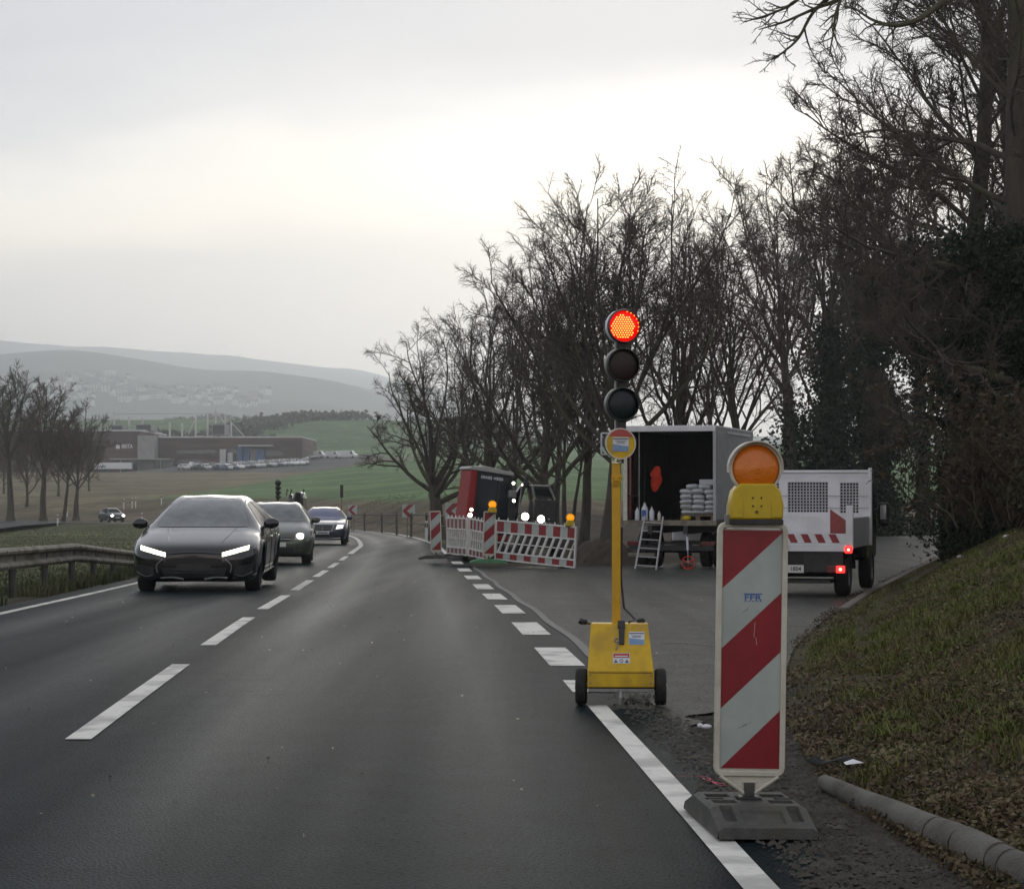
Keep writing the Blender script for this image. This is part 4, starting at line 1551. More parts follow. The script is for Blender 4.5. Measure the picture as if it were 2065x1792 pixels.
def make_beacon(label, loc, rot, group, base_mat='recycled', sticker=True, rzb=0.0):
    t = thing('beacon_board', label, 'beacon', loc, 0, group, rot=rot)
    b = base_plate('base_plate', t, base_mat)
    b.rotation_euler = (0, 0, rzb)
    b.scale = (.90, 1, 1)
    W, H, z0 = .234, .936, .227
    # frame tube with rounded corners
    w2, h0, h1, r = .129, z0 - .020, z0 + H + .020, .022
    pts = []
    for cx, cz, a0 in ((w2 - r, h1 - r, 0), (-w2 + r, h1 - r, 90), (-w2 + r, h0 + r, 180), (w2 - r, h0 + r, 270)):
        for a in range(a0, a0 + 91, 30):
            pts.append((cx + r * math.cos(R(a)), 0, cz + r * math.sin(R(a))))
    pts.append(pts[0])
    fr = MB()
    n = len(pts) - 1
    prof = [(-.011, -.016), (.011, -.016), (.011, .016), (-.011, .016)]
    cen = Vector((0, 0, z0 + H / 2))
    vs, fs = [], []
    for i in range(n):
        p = Vector(pts[i])
        a, bq = Vector(pts[(i - 1) % n]), Vector(pts[(i + 1) % n])
        tdir = (bq - a).normalized()
        nrm = tdir.cross(Vector((0, 1, 0))).normalized()
        for u, v in prof:
            vs.append(p + nrm * u + Vector((0, v, 0)))
    for i in range(n):
        for k in range(4):
            a, b2 = i * 4 + k, i * 4 + (k + 1) % 4
            c, d = ((i + 1) % n) * 4 + (k + 1) % 4, ((i + 1) % n) * 4 + k
            fs.append((a, b2, c, d))
    fr.add(vs, fs)
    fr.build('frame', 'plastic_cream', t, smooth=40, bevel=.004)
    MB().box((0, .002, z0 + H / 2), (W + .012, .012, H + .012)).build('backing', 'plastic_cream', t)
    T = TX(0, -.0045, z0) @ FACE
    lines = [(a_ * H, b_ * H) for a_, b_ in ((1.26, 1.50), (.755, .99), (.503, .74), (.25, .49), (-.002, .243), (-.30, -.05))]
    kinds = ['retro_red', 'retro_white', 'retro_red', 'retro_white', 'retro_red']
    for i, k in enumerate(kinds):
        poly = stripe_poly(W, H, lines[i][0], lines[i][1], lines[i + 1][0], lines[i + 1][1])
        MB().prism(poly, 0, .0024, T=T).build('stripe', k, t)
    # triangular foot piece and its post
    mb = MB()
    mb.prism([(-.105, .0), (.105, .0), (.022, -.072), (-.022, -.072)], -.008, .008, T=TX(0, 0, z0 - .032) @ FACE)
    mb.build('foot_panel', 'plastic_cream', t, bevel=.002)
    mb = MB()
    mb.tube([(-.115, -.012, z0 - .030), (-.016, -.012, z0 - .098)], .0075, 8)
    mb.tube([(.115, -.012, z0 - .030), (.016, -.012, z0 - .098)], .0075, 8)
    mb.box((0, -.011, z0 - .052), (.05, .006, .005))
    mb.build('foot_rib', 'plastic_cream', t)
    MB().box((0, 0, .128), (.042, .042, .09)).build('post', 'recycled', t, bevel=.004)
    MB().box((0, -.005, .112), (.082, .075, .014)).build('socket_collar', 'plastic_black', t, bevel=.005)
    if sticker:
        mb = MB()
        mb.box((0, 0, 0), (.074, .0012, .0042), T=TX(.004, -.0072, z0 + .733 * H))
        o = mb.build('logo_bar', 'logo_blue', t)
        text_mesh('logo_lettering', 'FFR', .030, TX(.004, -.0072, z0 + .716 * H) @ FACE, 'logo_blue', t, .0006, sx=1.5)
        mb = MB()
        for k in range(5):
            mb.box((-.025 + k * .015, -.0072, z0 + .702 * H), (.008, .0012, .003))
        mb.build('logo_dash', 'logo_blue', t)
        mb = MB()
        rng = random.Random(3)
        for (u, z, a, l) in ((-.03, .617, .7, .02), (-.018, .625, 1.2, .018), (-.03, .165, .35, .035), (-.02, .172, .5, .02), (.0, .178, .9, .012), (.012, .545, 1.5, .06), (.02, .50, 1.7, .03)):
            MB().box((0, 0, 0), (l, .0006, .0014), T=TX(u, -.0075, z0 + z) @ RY(-a)).build('scratch', 'sticker_ink' if z < .5 or z > .6 else 'plastic_cream', t)
    return t


BP = gnd(1507, 1621)
BP = Vector((xat(1507, 8.82), 8.82, 0))
make_beacon('large red and white striped beacon board in the foreground, under an amber lamp', (BP.x, BP.y, 0.0), (0, R(1.0), R(2.5)), 'striped beacon boards', rzb=R(2))
ltop = at(1520, 1052, BP.y)
make_lamp('large amber warning lamp on top of the foreground beacon board', (BP.x + .030, BP.y, 1.186), R(3), 'amber warning lamps', s=.94)


# ------------------------------------------------------------------ mobile traffic light
def traffic_light():
    p = gnd(1252, 1421)
    t = thing('mobile_traffic_light', 'mobile traffic light showing red on a yellow two-wheeled battery cart', 'traffic light', p, R(-3))
    k = p.y / FOC                                             # metres for one pixel here
    wx = .245
    # battery cart
    w = .205
    prof = [(-.115, .115), (-.175, .125), (-.175, .225), (-.02, .505), (.13, .505), (.16, .125), (.12, .115)]     # (y, z) side outline
    mb = MB()
    n = len(prof)

    def xw(z):
        return w - .018 * max(0, (z - .2)) / .3
    L = [(-xw(z), y, z) for y, z in prof]
    Rr = [(xw(z), y, z) for y, z in prof]
    # top right corner is cut off at an angle
    fs = [tuple(range(n)), tuple(reversed(range(n, 2 * n)))]
    for i in range(n):
        j = (i + 1) % n
        fs.append((j, i, n + i, n + j))
    vs = L + Rr
    vs[n + 3] = (.168, -.02, .505)
    vs[n + 4] = (.168, .13, .505)
    mb.add(vs, fs)
    mb.build('cart_body', 'yellow_paint', t, bevel=.006, seg=2)
    MB().box((0, -.02, .105), (.40, .29, .022)).build('chassis_plate', 'steel', t, bevel=.003)
    MB().tube([(-.27, .0, .115), (.27, .0, .115)], .012, 10).build('axle', 'plastic_black', t)
    for s in (-1, 1):
        T = TX(s * wx, 0, .115) @ RY(R(90))
        wh = MB().lathe([(.075, -.032), (.10, -.036), (.113, -.024), (.116, 0), (.113, .024), (.10, .036), (.075, .032)], 32, T=T, close=True).build('wheel', 'rubber', t, smooth=40)
        MB().lathe([(.0, -.02), (.074, -.014), (.076, .014), (0, .02)], 24, T=T).build('rim', 'steel', wh, smooth=40)
        MB().lathe([(.0, -.04), (.018, -.04), (.02, .04), (0, .04)], 14, T=T).build('hub', 'sticker_white', wh, smooth=40)
    MB().tube([(.0, -.15, .10), (.0, -.165, .06), (0, -.165, .02)], [.014, .016, .016], 10).build('support_leg', 'steel', t)
    for x in (-.185, .185):
        for z in (.15, .20):
            MB().lathe([(.006, 0), (.005, .004), (0, .005)], 8, T=TX(x, -.1752, z) @ FACE).build('bolt', 'steel', t)
    MB().box((0, -.1758, .214), (.39, .002, .004)).build('lid_seam', 'plastic_black', t)
    MB().tube([(.05, .05, .51), (.09, .0, .53), (.02, .05, .60), (.0, .055, .80), (.008, .06, 1.1)], .007, 8).build('cable', 'plastic_black', t)
    # handles at the back corners
    MB().tube([(-.185, .09, .50), (-.205, .07, .505), (-.23, .04, .515)], .011, 10).build('handle_bar', 'steel', t)
    MB().tube([(-.222, .05, .512), (-.245, .02, .517), (-.252, .01, .508)], [.019, .02, .014], 12).build('handle_grip', 'plastic_black', t)
    MB().tube([(.10, .12, .512), (.135, .12, .522), (.15, .12, .512)], [.012, .014, .012], 10).build('handle_grip', 'plastic_black', t)
    # front slope frame
    a = math.atan2(.28, .155)
    T = TX(0, -.0975, .365) @ RX(a)                            # local xy on the sloping face, z outwards

    def on(x, y, z=.0):
        return T @ TX(x, y, z)
    MB().box((0, 0, .006), (.046, .05, .02), T=on(.004, .150, .0)).build('strap_buckle', 'plastic_black', t, bevel=.003)
    MB().prism([(-.016, -.055), (.016, -.055), (.018, .06), (-.018, .06)], 0, .012, T=on(.006, .070, .002)).build('strap', 'plastic_black', t, bevel=.004)
    MB().lathe([(.011, -.002), (.016, -.002), (.016, .006), (.011, .006)], 16, T=on(-.024, .045, .004), close=True).build('latch_ring', 'steel', t)
    MB().tube([T @ Vector((-.024, .030, .006)), T @ Vector((-.022, .0, .008)), T @ Vector((-.03, -.02, .004))], .004, 6).build('latch_chain', 'steel', t)
    st = MB().box((0, 0, 0), (.096, .088, .0016), T=on(.098, .06, .0015)).build('notice_sticker', 'sticker_white', t)
    MB().prism([(-.046, -.042), (.046, -.042), (.046, -.010), (.01, -.006), (-.046, .002)], 0, .001, T=on(.098, .06, .0026)).build('sticker_wave', 'sticker_blue', st)
    mb = MB()
    mb.box((0, .033, 0), (.092, .007, .001), T=on(.098, .06, .0028))
    for yy, ww in ((.018, .07), (.012, .05), (.006, .055)):
        mb.box((0, yy, 0), (ww, .0025, .001), T=on(.098, .06, .0028))
    mb.build('sticker_print', 'sticker_ink', st)
    st = MB().box((0, 0, 0), (.104, .070, .0016), T=on(.004, -.075, .0015)).build('warning_sticker', 'sticker_white', t)
    MB().box((0, .017, 0), (.098, .030, .001), T=on(.004, -.075, .0026)).build('sticker_band', 'sticker_red', st)
    mb = MB()
    mb.box((0, .012, 0), (.078, .007, .001), T=on(.004, -.075, .0036))
    mb.build('sticker_print', 'sticker_white', st)
    mb = MB()
    for xx in (-.034, .034):
        mb.prism([(-.013, -.03), (.013, -.03), (0, -.008)], 0, .001, T=on(.004 + xx, -.075, .0026))
    mb.lathe([(.008, 0), (.012, 0), (.012, .001), (.008, .001)], 16, T=on(.004, -.094, .0026), close=True)
    mb.build('sticker_symbol', 'sticker_ink', st)
    # pole
    top = 1.66
    lean = .022
    MB().box((0, 0, (.45 + 1.50) / 2), (.054, .05, 1.05), T=TX(-.028, .06, 0)).build('pole', 'yellow_pole', t, bevel=.004)
    pole_top = MB()
    pole_top.box((-.024, .06, 1.535), (.040, .036, .20))
    pole_top.build('pole_insert', 'yellow_pole', t, bevel=.003)
    mb = MB().box((-.026, .06, 1.405), (.062, .058, .05)).box((-.026, .03, 1.40), (.03, .02, .024))
    mb.tube([(-.055, .035, 1.41), (.01, .03, 1.415)], .008, 8)
    mb.box((-.026, .06, 1.36), (.048, .05, .03))
    mb.build('pole_clamp', 'yellow_pole', t, bevel=.004)
    MB().tube([(-.024, .06, 1.50), (-.024, .06, 1.575)], .033, 16).build('reflector_tape', 'tape', t, smooth=40)
    # back pole and plate frame behind the disc
    yaw = R(14)

    def head(x, z):
        return TX(x, .03, z) @ RZ(yaw) @ FACE
    zc = lambda y: CAMZ - (y - 994) * k
    xc = lambda x: (x - 1252) * k
    MB().tube([(-.03, .085, 1.45), (-.03, .085, 2.42)], .009, 8).build('cable_duct', 'aluminium', t)
    MB().tube([(.0, .075, 1.5), (.008, .075, 2.36)], .021, 10).build('head_mast', 'plastic_black', t)
    d = MB().lathe([(0, -.05), (.085, -.05), (.097, -.02), (.098, .022), (.094, .026)], 40, T=head(xc(1250), zc(893))).build('control_unit', 'plastic_black', t, smooth=40)
    MB().lathe([(.090, .020), (.098, .020), (.098, .030), (.090, .030)], 40, T=head(xc(1250), zc(893)), close=True).build('unit_rim', 'plastic_cream', d, smooth=40)
    MB().lathe([(.0, .0), (.0905, .0), (.0905, .0025), (0, .0025)], 40, T=head(xc(1250), zc(893)) @ TX(0, 0, .024)).build('unit_face', 'yellow_paint', d)
    F = head(xc(1250), zc(893)) @ TX(0, 0, .0272)
    arc = [(.0895 * math.cos(R(a)), .0895 * math.sin(R(a))) for a in range(28, 153, 8)]
    MB().prism(arc, 0, .0012, T=F).build('unit_label', 'sticker_red', d)
    st = MB().box((0, 0, 0), (.102, .088, .001), T=F @ TX(.0, -.004, .0015)).build('notice_sticker', 'sticker_white', d)
    MB().prism([(-.05, -.043), (.05, -.043), (.05, -.012), (.012, -.008), (-.05, .002)], 0, .001, T=F @ TX(.0, -.004, .0022)).build('sticker_wave', 'sticker_blue', st)
    mb = MB().box((0, .034, 0), (.098, .007, .0008), T=F @ TX(0, -.004, .0026))
    for yy, ww in ((.022, .074), (.014, .05), (.007, .056)):
        mb.box((0, yy, 0), (ww, .003, .0008), T=F @ TX(0, -.004, .0026))
    mb.build('sticker_print', 'sticker_ink', st)
    mb = MB()
    x0, x1, z0, z1 = xc(1213), xc(1240), zc(914), zc(871)
    for a, b in (((x0, z0), (x0, z1)), ((x0, z1), (x1, z1)), ((x1, z0), (x0, z0))):
        mb.tube([(a[0], .10, a[1]), (b[0], .10, b[1])], .006, 6)
    mb.build('rear_frame', 'sticker_white', t)
    # three signal chambers
    for nm, px, py, rr, lens in (('red', 1257, 656, .104, 'led_red'), ('amber', 1255, 734, .104, 'lens_amber_off'), ('green', 1254, 813, .103, 'lens_green_off')):
        H = head(xc(px), zc(py))
        ch = MB().lathe([(0, -.10), (.06, -.10), (.088, -.07), (rr, -.02), (rr + .003, .03), (rr - .001, .052), (rr - .006, .052), (rr - .004, .0)], 44, T=H).build('signal_chamber', 'plastic_black', t, smooth=40)
        prof = [(rr - .0065, .018)] + [((rr - .007) * math.sin(a), .018 + .022 * math.cos(a)) for a in np.linspace(1.5, .1, 9)] + [(0, .040)]
        MB().lathe(prof, 40, T=H).build('signal_lens', lens, ch, smooth=60)
        # pale arc painted in for light catching the left side of the chamber
        arc = np.linspace(R(118), R(246), 18)
        P = [[H @ Vector(((rr + .0042) * math.cos(a), (rr + .0042) * math.sin(a), h)) for a in arc] for h in (-.03, .028)]
        MB().grid(P).build('chamber_highlight', 'steel' if nm != 'red' else 'sticker_white', ch, smooth=60)
        if nm == 'red':
            mb = MB()
            for i in range(-9, 10):
                for j in range(-9, 10):
                    x, y = (i + .5 * (j % 2)) * .0158, j * .0137
                    if math.hypot(x + .010, y + .006) < .076:
                        rr2 = math.hypot(x, y)
                        zz = .018 + .022 * math.cos(math.asin(min(.99, rr2 / (rr - .007)))) + .001
                        mb.lathe([(.0046, 0), (.0034, .0022), (0, .003)], 6, T=H @ TX(x, y, zz))
            o = mb.build('led_array', 'led_dot', ch)
            o['kind'] = 'stuff'
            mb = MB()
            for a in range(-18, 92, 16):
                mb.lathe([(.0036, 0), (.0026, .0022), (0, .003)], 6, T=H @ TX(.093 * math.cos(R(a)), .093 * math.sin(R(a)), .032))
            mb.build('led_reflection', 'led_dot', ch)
    for y0, y1 in ((692, 702), (768, 782), (845, 864)):
        MB().box((xc(1255), .06, zc((y0 + y1) / 2)), (.05, .05, (y1 - y0 + 8) * k)).build('chamber_link', 'plastic_black', t)


traffic_light()


# ------------------------------------------------------------------ barriers
def barrier(label, a, b, h, nblocks, nslat, slat_lean, group, first_red=True, pegs=9, vertical_top=False):
    """Plastic barrier fence between the floor points a and b (world); parts in local coordinates along x."""
    a, b = Vector(a), Vector(b)
    d = b - a
    L = math.hypot(d.x, d.y)
    t = thing('barrier_fence', label, 'barrier', a, 0, group, rot=(0, -math.atan2(d.z, L), math.atan2(d.y, d.x)))
    L = d.length
    y0 = .06
    zt0, zt1 = .70 * h, .93 * h           # top board
    zb0, zb1 = .075 * h, .20 * h
    for z in (zb0 - .02, zb1 + .02, zt0 - .02, zt1 + .02):
        MB().box((L / 2, 0, z), (L, .046, .034)).build('rail', 'plastic_white', t, bevel=.005)
    for x in (.02, L - .02):
        MB().box((x, 0, (zb0 - .037 + zt1 + .037) / 2), (.042, .050, zt1 - zb0 + .074)).build('end_post', 'plastic_white', t, bevel=.006)
    n = nblocks
    bw = (L - .082) / n
    for i in range(n):
        m_ = 'retro_red' if (i % 2 == 0) == first_red else 'retro_white'
        MB().box((.041 + bw * (i + .5), 0, (zt0 + zt1) / 2), (bw, .024, zt1 - zt0 - .006)).build('reflective_block', m_, t)
        MB().box((.041 + bw * (i + .5), 0, (zb0 + zb1) / 2), (bw, .024, zb1 - zb0 - .006)).build('reflective_block', m_, t)
    za, zb_ = zb1 + .037, zt0 - .037
    step = (L - .1) / nslat
    for i in range(nslat):
        x0 = .05 + step * (i + .1)
        x1 = min(x0 + slat_lean, L - .05)
        f = (x1 - x0) / max(slat_lean, 1e-6) if slat_lean else 1
        mb = MB()
        ww = step * .30
        vs = []
        zt_ = za + (zb_ - za) * f
        for y in (-.016, .016):
            vs += [(x0, y, za), (x0 + ww, y, za), (min(x1 + ww, L - .045), y, zt_), (x1, y, zt_)]
        mb.add(vs, [(0, 1, 2, 3), (7, 6, 5, 4), (0, 4, 5, 1), (1, 5, 6, 2), (2, 6, 7, 3), (3, 7, 4, 0)])
        mb.build('slat', 'plastic_white', t)
    for z in ((za + zb_) / 2,):
        MB().box((L / 2, .004, z), (L - .08, .02, .022)).build('cross_rail', 'plastic_white', t)
    for i in range(pegs):
        x = .08 + (L - .16) * i / (pegs - 1)
        MB().lathe([(.017, 0), (.017, .045), (.012, .055), (0, .057)], 10, T=TX(x, 0, zt1 + .035)).build('peg', 'plastic_white', t)
    for x in (.35, L - .35):
        MB().box((x, 0, .028 * h), (.09, .34, .05)).build('foot', 'recycled', t, bevel=.006)
    return t


BFG = 'white barrier fences with red blocks'
pr = at(1160, 1149, 49.6)
pl = at(998, 1132, 51.4)
barrier('long barrier fence with slanting slats and red and white blocks, by the earth heap', pl, pr, 1.0, 11, 11, .21, BFG)
make_lamp('small orange warning lamp on the right end of the long barrier fence', at(1150, 1062, 49.7), R(10), 'amber warning lamps', lit=True, s=.86)
p1 = at(902, 1120, 54.5)
p2 = at(944, 1124, 52.8)
p3_ = at(985, 1133, 51.9)
barrier('oblique barrier fence with narrow slats beside the left striped beacon board', p1, p2, .97, 10, 9, .12, BFG, pegs=6)
barrier('short barrier fence between the oblique fence and the middle beacon board', p2 + Vector((.02, .0, 0)), p3_, .97, 10, 8, .03, BFG, pegs=6)
q = at(985, 1136, 51.0)
make_beacon('striped beacon board with green base standing in the corner of the barriers', (q.x, q.y, q.z), (0, R(1.5), R(8)), 'striped beacon boards', base_mat='recycled_green', sticker=False, rzb=R(90))
tl = at(993, 1035, 50.98)
make_lamp('orange warning lamp on the beacon board in the barrier corner', tl, R(5), 'amber warning lamps', lit=True, s=.86)
q = at(880, 1127, 55.3)
make_beacon('striped beacon board with dark base at the road edge, left end of the barriers', (q.x, q.y, q.z), (0, R(-1.5), R(-3)), 'striped beacon boards', sticker=False, rzb=R(80))


# earth heap beside the long barrier
def heap():
    c = at(1215, 1145, 53.5)
    rng = np.random.default_rng(8)
    P = []
    for i in range(26):
        row = []
        for j in range(40):
            u, v = j / 39 * 2 - 1, i / 25 * 2 - 1
            x, y = u * 1.45, v * 1.1
            h = .62 * math.exp(-((x - .1) / .75) ** 2 - (y / .6) ** 2) + .22 * math.exp(-((x + .7) / .4) ** 2 - (y / .5) ** 2)
            h += (.16 * float(wav(x * 3, y * 3, 1.3)) + .10 * float(wav(x * 8, y * 8, 1.0)) + rng.normal(0, .03)) * (1 if h > .05 else .2) + .04 - .14 * max(abs(u), abs(v)) ** 4
            row.append((x, y, h))
        P.append(row)
    t = MB().grid(P).build('earth_heap', 'soil', smooth=50)
    t.location = (c.x, c.y, float(zr(c.y)) - .02)
    tag(t, 'dark heap of excavated soil between the long barrier and the ladder', 'soil heap')


heap()


# ------------------------------------------------------------------ box truck
def wheel_at(parent, x, y, r, w, rim='steel', dual=False):
    T = TX(x, y, r) @ RY(R(90))
    wh = MB().lathe([(r * .62, -w / 2), (r * .9, -w / 2), (r * .985, -w * .4), (r, -w * .2), (r, w * .2), (r * .985, w * .4), (r * .9, w / 2), (r * .62, w / 2)], 28, T=T, close=True).build('wheel', 'rubber', parent, smooth=40)
    MB().lathe([(0, -w * .3), (r * .35, -w * .34), (r * .5, -w * .2), (r * .62, -w * .42), (r * .62, w * .42), (r * .5, w * .2), (r * .35, w * .34), (0, w * .3)], 24, T=T).build('rim', rim, wh, smooth=40)
    return wh


def box_truck():
    # rear sill right corner and left corner
    rr = at(1444, 1050, 49.2)
    yaw = R(-15.5)
    W = 2.06
    t = thing('box_truck', 'open box truck with dark cargo hold and grey side wall', 'truck', (rr.x - W / 2 * math.cos(yaw), rr.y - W / 2 * math.sin(yaw), float(zr(49.5))), yaw)
    zf = rr.z - float(zr(49.5))                   # floor height
    H = 2.06
    L = 5.0
    h = W / 2
    MB().box((0, L / 2, zf - .05), (W, L, .10)).build('cargo_floor', 'deck_wood', t)
    MB().box((0, -.012, zf - .05), (W + .02, .03, .12)).build('rear_sill', 'deck_wood', t, bevel=.006)
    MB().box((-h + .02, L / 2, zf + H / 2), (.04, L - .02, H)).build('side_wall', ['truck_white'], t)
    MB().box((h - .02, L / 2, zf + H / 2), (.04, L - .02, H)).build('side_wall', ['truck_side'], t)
    for s in (-1, 1):
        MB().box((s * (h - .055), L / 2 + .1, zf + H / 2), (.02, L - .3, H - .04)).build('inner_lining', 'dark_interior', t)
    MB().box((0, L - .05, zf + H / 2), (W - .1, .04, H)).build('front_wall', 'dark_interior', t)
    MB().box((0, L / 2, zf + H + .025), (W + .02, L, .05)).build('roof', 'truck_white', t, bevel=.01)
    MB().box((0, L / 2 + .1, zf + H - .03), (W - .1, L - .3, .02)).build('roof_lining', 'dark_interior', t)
    for s in (-1, 1):
        MB().box((s * (h - .025), -.01, zf + H / 2), (.075, .05, H)).build('door_post', 'truck_side' if s > 0 else 'plastic_cream', t, bevel=.006)
    MB().box((0, -.012, zf + H - .02), (W, .06, .13)).build('top_beam', 'truck_white', t, bevel=.01)
    # side wall trim and the folded back door on the right side
    MB().box((h + .02, .62, zf + H / 2 - .04), (.03, 1.15, H - .12)).build('open_door', 'truck_side', t, bevel=.01)
    MB().box((h + .022, 2.9, zf + H - .08), (.012, 3.2, .06)).build('trim_rail', 'truck_white', t)
    MB().box((h + .022, 2.9, zf + .04), (.012, 3.2, .06)).build('trim_rail', 'aluminium', t)
    # left folded door edge, pinkish
    MB().box((-h - .03, .5, zf + H / 2 - .1), (.03, .95, H - .2)).build('open_door', 'plastic_cream', t, bevel=.008)
    # chassis
    for s in (-1, 1):
        MB().box((s * .4, L / 2, zf - .2), (.1, L + .6, .18)).build('chassis_rail', 'plastic_black', t)
    for y in (1.35,):
        for x in (-.86, -.58, .58, .86):
            wheel_at(t, x, y, .40, .22)
    for x in (-.82, .82):
        wheel_at(t, x, L + .9, .40, .24)
    MB().tube([(-.85, 1.35, .4), (.85, 1.35, .4)], .08, 10).build('rear_axle', 'plastic_black', t)
    MB().box((0, .10, .46), (1.9, .09, .12)).build('underride_bar', 'plastic_black', t)
    MB().box((-.66, .06, .30), (.62, .05, .09)).build('bumper_panel', 'galvanised', t, bevel=.008)
    for s in (-1, 1):
        MB().box((s * .84, .07, .56), (.30, .05, .10)).build('rear_light', 'tail_dark', t, bevel=.01)
    MB().box((.25, 1.4, .55), (1.7, 1.3, .05)).build('mudguard_sheet', 'plastic_black', t)
    # cab, mostly hidden behind the box
    cab = MB()
    cab.prism([(L + .02, .5), (L + 1.7, .5), (L + 1.75, 1.2), (L + 1.45, 2.1), (L + .1, 2.2)], -.98, .98, T=Matrix(((0, 0, 1, 0), (1, 0, 0, 0), (0, 1, 0, 0), (0, 0, 0, 1))))
    cab.build('cab', 'truck_white', t, bevel=.05, seg=3)
    # inside fittings
    for x in (-.93, -.93):
        pass
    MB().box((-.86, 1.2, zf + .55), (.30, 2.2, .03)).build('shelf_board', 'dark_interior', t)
    MB().tube([(-.72, .1, zf), (-.72, .1, zf + 2.0)], .015, 8).build('rack_post', 'steel', t)
    MB().box((-.93, .25, zf + .9), (.05, .3, 1.7)).build('side_padding', 'tail_dark', t)
    # ---- things in and by the truck
    TM = TX(*t.location) @ RZ(yaw)

    def w(x, y, z):
        return TM @ Vector((x, y, z))

    # ladder leaning on the sill
    ladder = thing('ladder', 'aluminium ladder leaning on the sill of the box truck', 'ladder', w(-.42, -.42, 0), yaw)
    top = zf + .10
    for s in (-1, 1):
        MB().tube([(s * .235, -.22, 0.0), (s * .205, .40, top)], .022, 8).build('rail', 'aluminium', ladder)
    for i in range(6):
        f = (i + .45) / 6.2
        MB().box((0, -.22 + .62 * f, top * f), (.46 - .05 * f, .05, .022)).build('rung', 'aluminium', ladder, bevel=.003)
    ladder.rotation_euler = (0, R(3), yaw)
    # pallet with white sacks
    pal = thing('pallet', 'wooden pallet under the white sacks in the truck', 'pallet', w(.60, .50, zf + .002), yaw)
    for i in range(5):
        MB().box((0, -.34 + i * .17, .115), (.80, .11, .022)).build('board', 'pallet_wood', pal)
    for x in (-.34, 0, .34):
        MB().box((x, 0, .052), (.10, .76, .1)).build('skid', 'pallet_wood', pal)
    sack_mesh = None
    rng = random.Random(5)
    levels = 6
    n = 0
    for lv in range(levels):
        xs = (-.27, .0, .27) if lv < 5 else (-.18, .12)
        for ix, x in enumerate(xs):
            if sack_mesh is None:
                mb = MB()
                P = []
                for i in range(13):
                    row = []
                    for j in range(20):
                        a = 2 * math.pi * j / 19
                        u = i / 12 * 2 - 1
                        tp = (1 - abs(u) ** 6) ** .35
                        cx_, cz_ = math.cos(a), math.sin(a)
                        sx_ = math.copysign(abs(cx_) ** .45, cx_) * .142 * (.55 + .45 * tp)
                        sz_ = math.copysign(abs(cz_) ** .7, cz_) * .062 * tp
                        row.append((sx_, u * .31, sz_ + .062))
                    P.append(row)
                mb.grid(P, flip=True)
                so = mb.build('cement_sack', 'sack', smooth=60)
                sack_mesh = so.data
            else:
                so = bpy.data.objects.new('cement_sack', sack_mesh)
                COL.objects.link(so)
            so.location = w(.60 + x + rng.uniform(-.012, .012), .46 + rng.uniform(-.02, .03), zf + .13 + lv * .112)
            so.rotation_euler = (rng.uniform(-.03, .03), rng.uniform(-.07, .07), yaw + rng.uniform(-.10, .10))
            so.scale = (rng.uniform(.94, 1.06), 1, rng.uniform(.92, 1.08))
            pos = ('left', 'middle', 'right')[ix] if lv < 5 else ('left', 'right')[ix]
            lvn = ('bottom', 'second', 'third', 'fourth', 'fifth', 'top')[lv]
            tag(so, 'white sack in the %s layer of the pallet stack, %s column' % (lvn, pos), 'sack', 'white sacks stacked on the pallet')
            n += 1
    bx_ = MB().box((0, 0, .15), (.40, .34, .30)).build('carton', 'sticker_white', bevel=.006)
    bx_.location = w(.70, 1.0, zf + .62)
    bx_.rotation_euler = (0, 0, yaw)
    mb_ = MB().box((0, 0, .31), (.6, .6, .62)).build('crate', 'dark_interior', bevel=.01)
    mb_.location = w(.66, 1.12, zf + .001)
    mb_.rotation_euler = (0, 0, yaw)
    tag(mb_, 'dark crate behind the white sacks in the truck', 'crate')
    tag(bx_, 'pale grey carton behind the top of the sack stack', 'carton')
    # red jacket on the inner wall
    out = [(.02, .30), (-.04, .27), (-.10, .16), (-.135, .10), (-.115, .05), (-.085, .02), (-.095, -.06), (-.06, -.20), (-.02, -.27), (.05, -.29), (.10, -.20), (.155, -.06), (.16, .03), (.12, .10), (.10, .20), (.07, .28)]
    mb = MB()
    P = [[(x * f + .02 * (1 - f), -.06 * (1 - f * f) - .012 * math.sin(8 * x + 5 * z), z * f) for x, z in out + out[:1]] for f in (.02, .4, .75, .95, 1.0)]
    mb.grid(P)
    mb.grid([[(p[0], .05, p[2]) for p in row] for row in P], flip=True)
    o = mb.build('jacket', 'jacket_red', smooth=50)
    o.location = w(-.50, .75, zf + .93)
    o.rotation_euler = (0, R(8), yaw)
    tag(o, 'bright red jacket hanging inside the box truck', 'jacket')
    # canisters by the left post
    def canister(label, x, s, mname='sticker_white', lab=False):
        c = thing('canister', label, 'canister', w(x, .12, zf + .002), yaw, 'canisters on the truck floor')
        MB().lathe([(.05 * s, 0), (.055 * s, .02), (.055 * s, .20 * s), (.02 * s, .26 * s), (.02 * s, .29 * s)], 14).build('bottle', mname, c, smooth=40)
        MB().lathe([(.022 * s, .29 * s), (.022 * s, .32 * s), (0, .32 * s)], 10).build('cap', 'plastic_black', c)
        if lab:
            MB().box((0, -.056 * s, .12 * s), (.07 * s, .012, .11 * s)).build('paper_label', 'logo_blue', c)
    canister('small white bottle on the truck floor, left of the labelled canister', -.77, 1.0)
    canister('large white canister with blue label on the truck floor', -.60, 1.35, lab=True)
    canister('small white bottle on the truck floor, right of the labelled canister', -.44, 1.02)
    canister('cream coloured bottle on the truck floor beside the ladder', -.27, .72, 'plastic_cream')
    # measuring wheel
    mw = thing('measuring_wheel', 'red spoked measuring wheel leaning against the truck underside', 'measuring wheel', w(.45, -.25, 0), yaw)
    T = TX(0, 0, .15) @ FACE
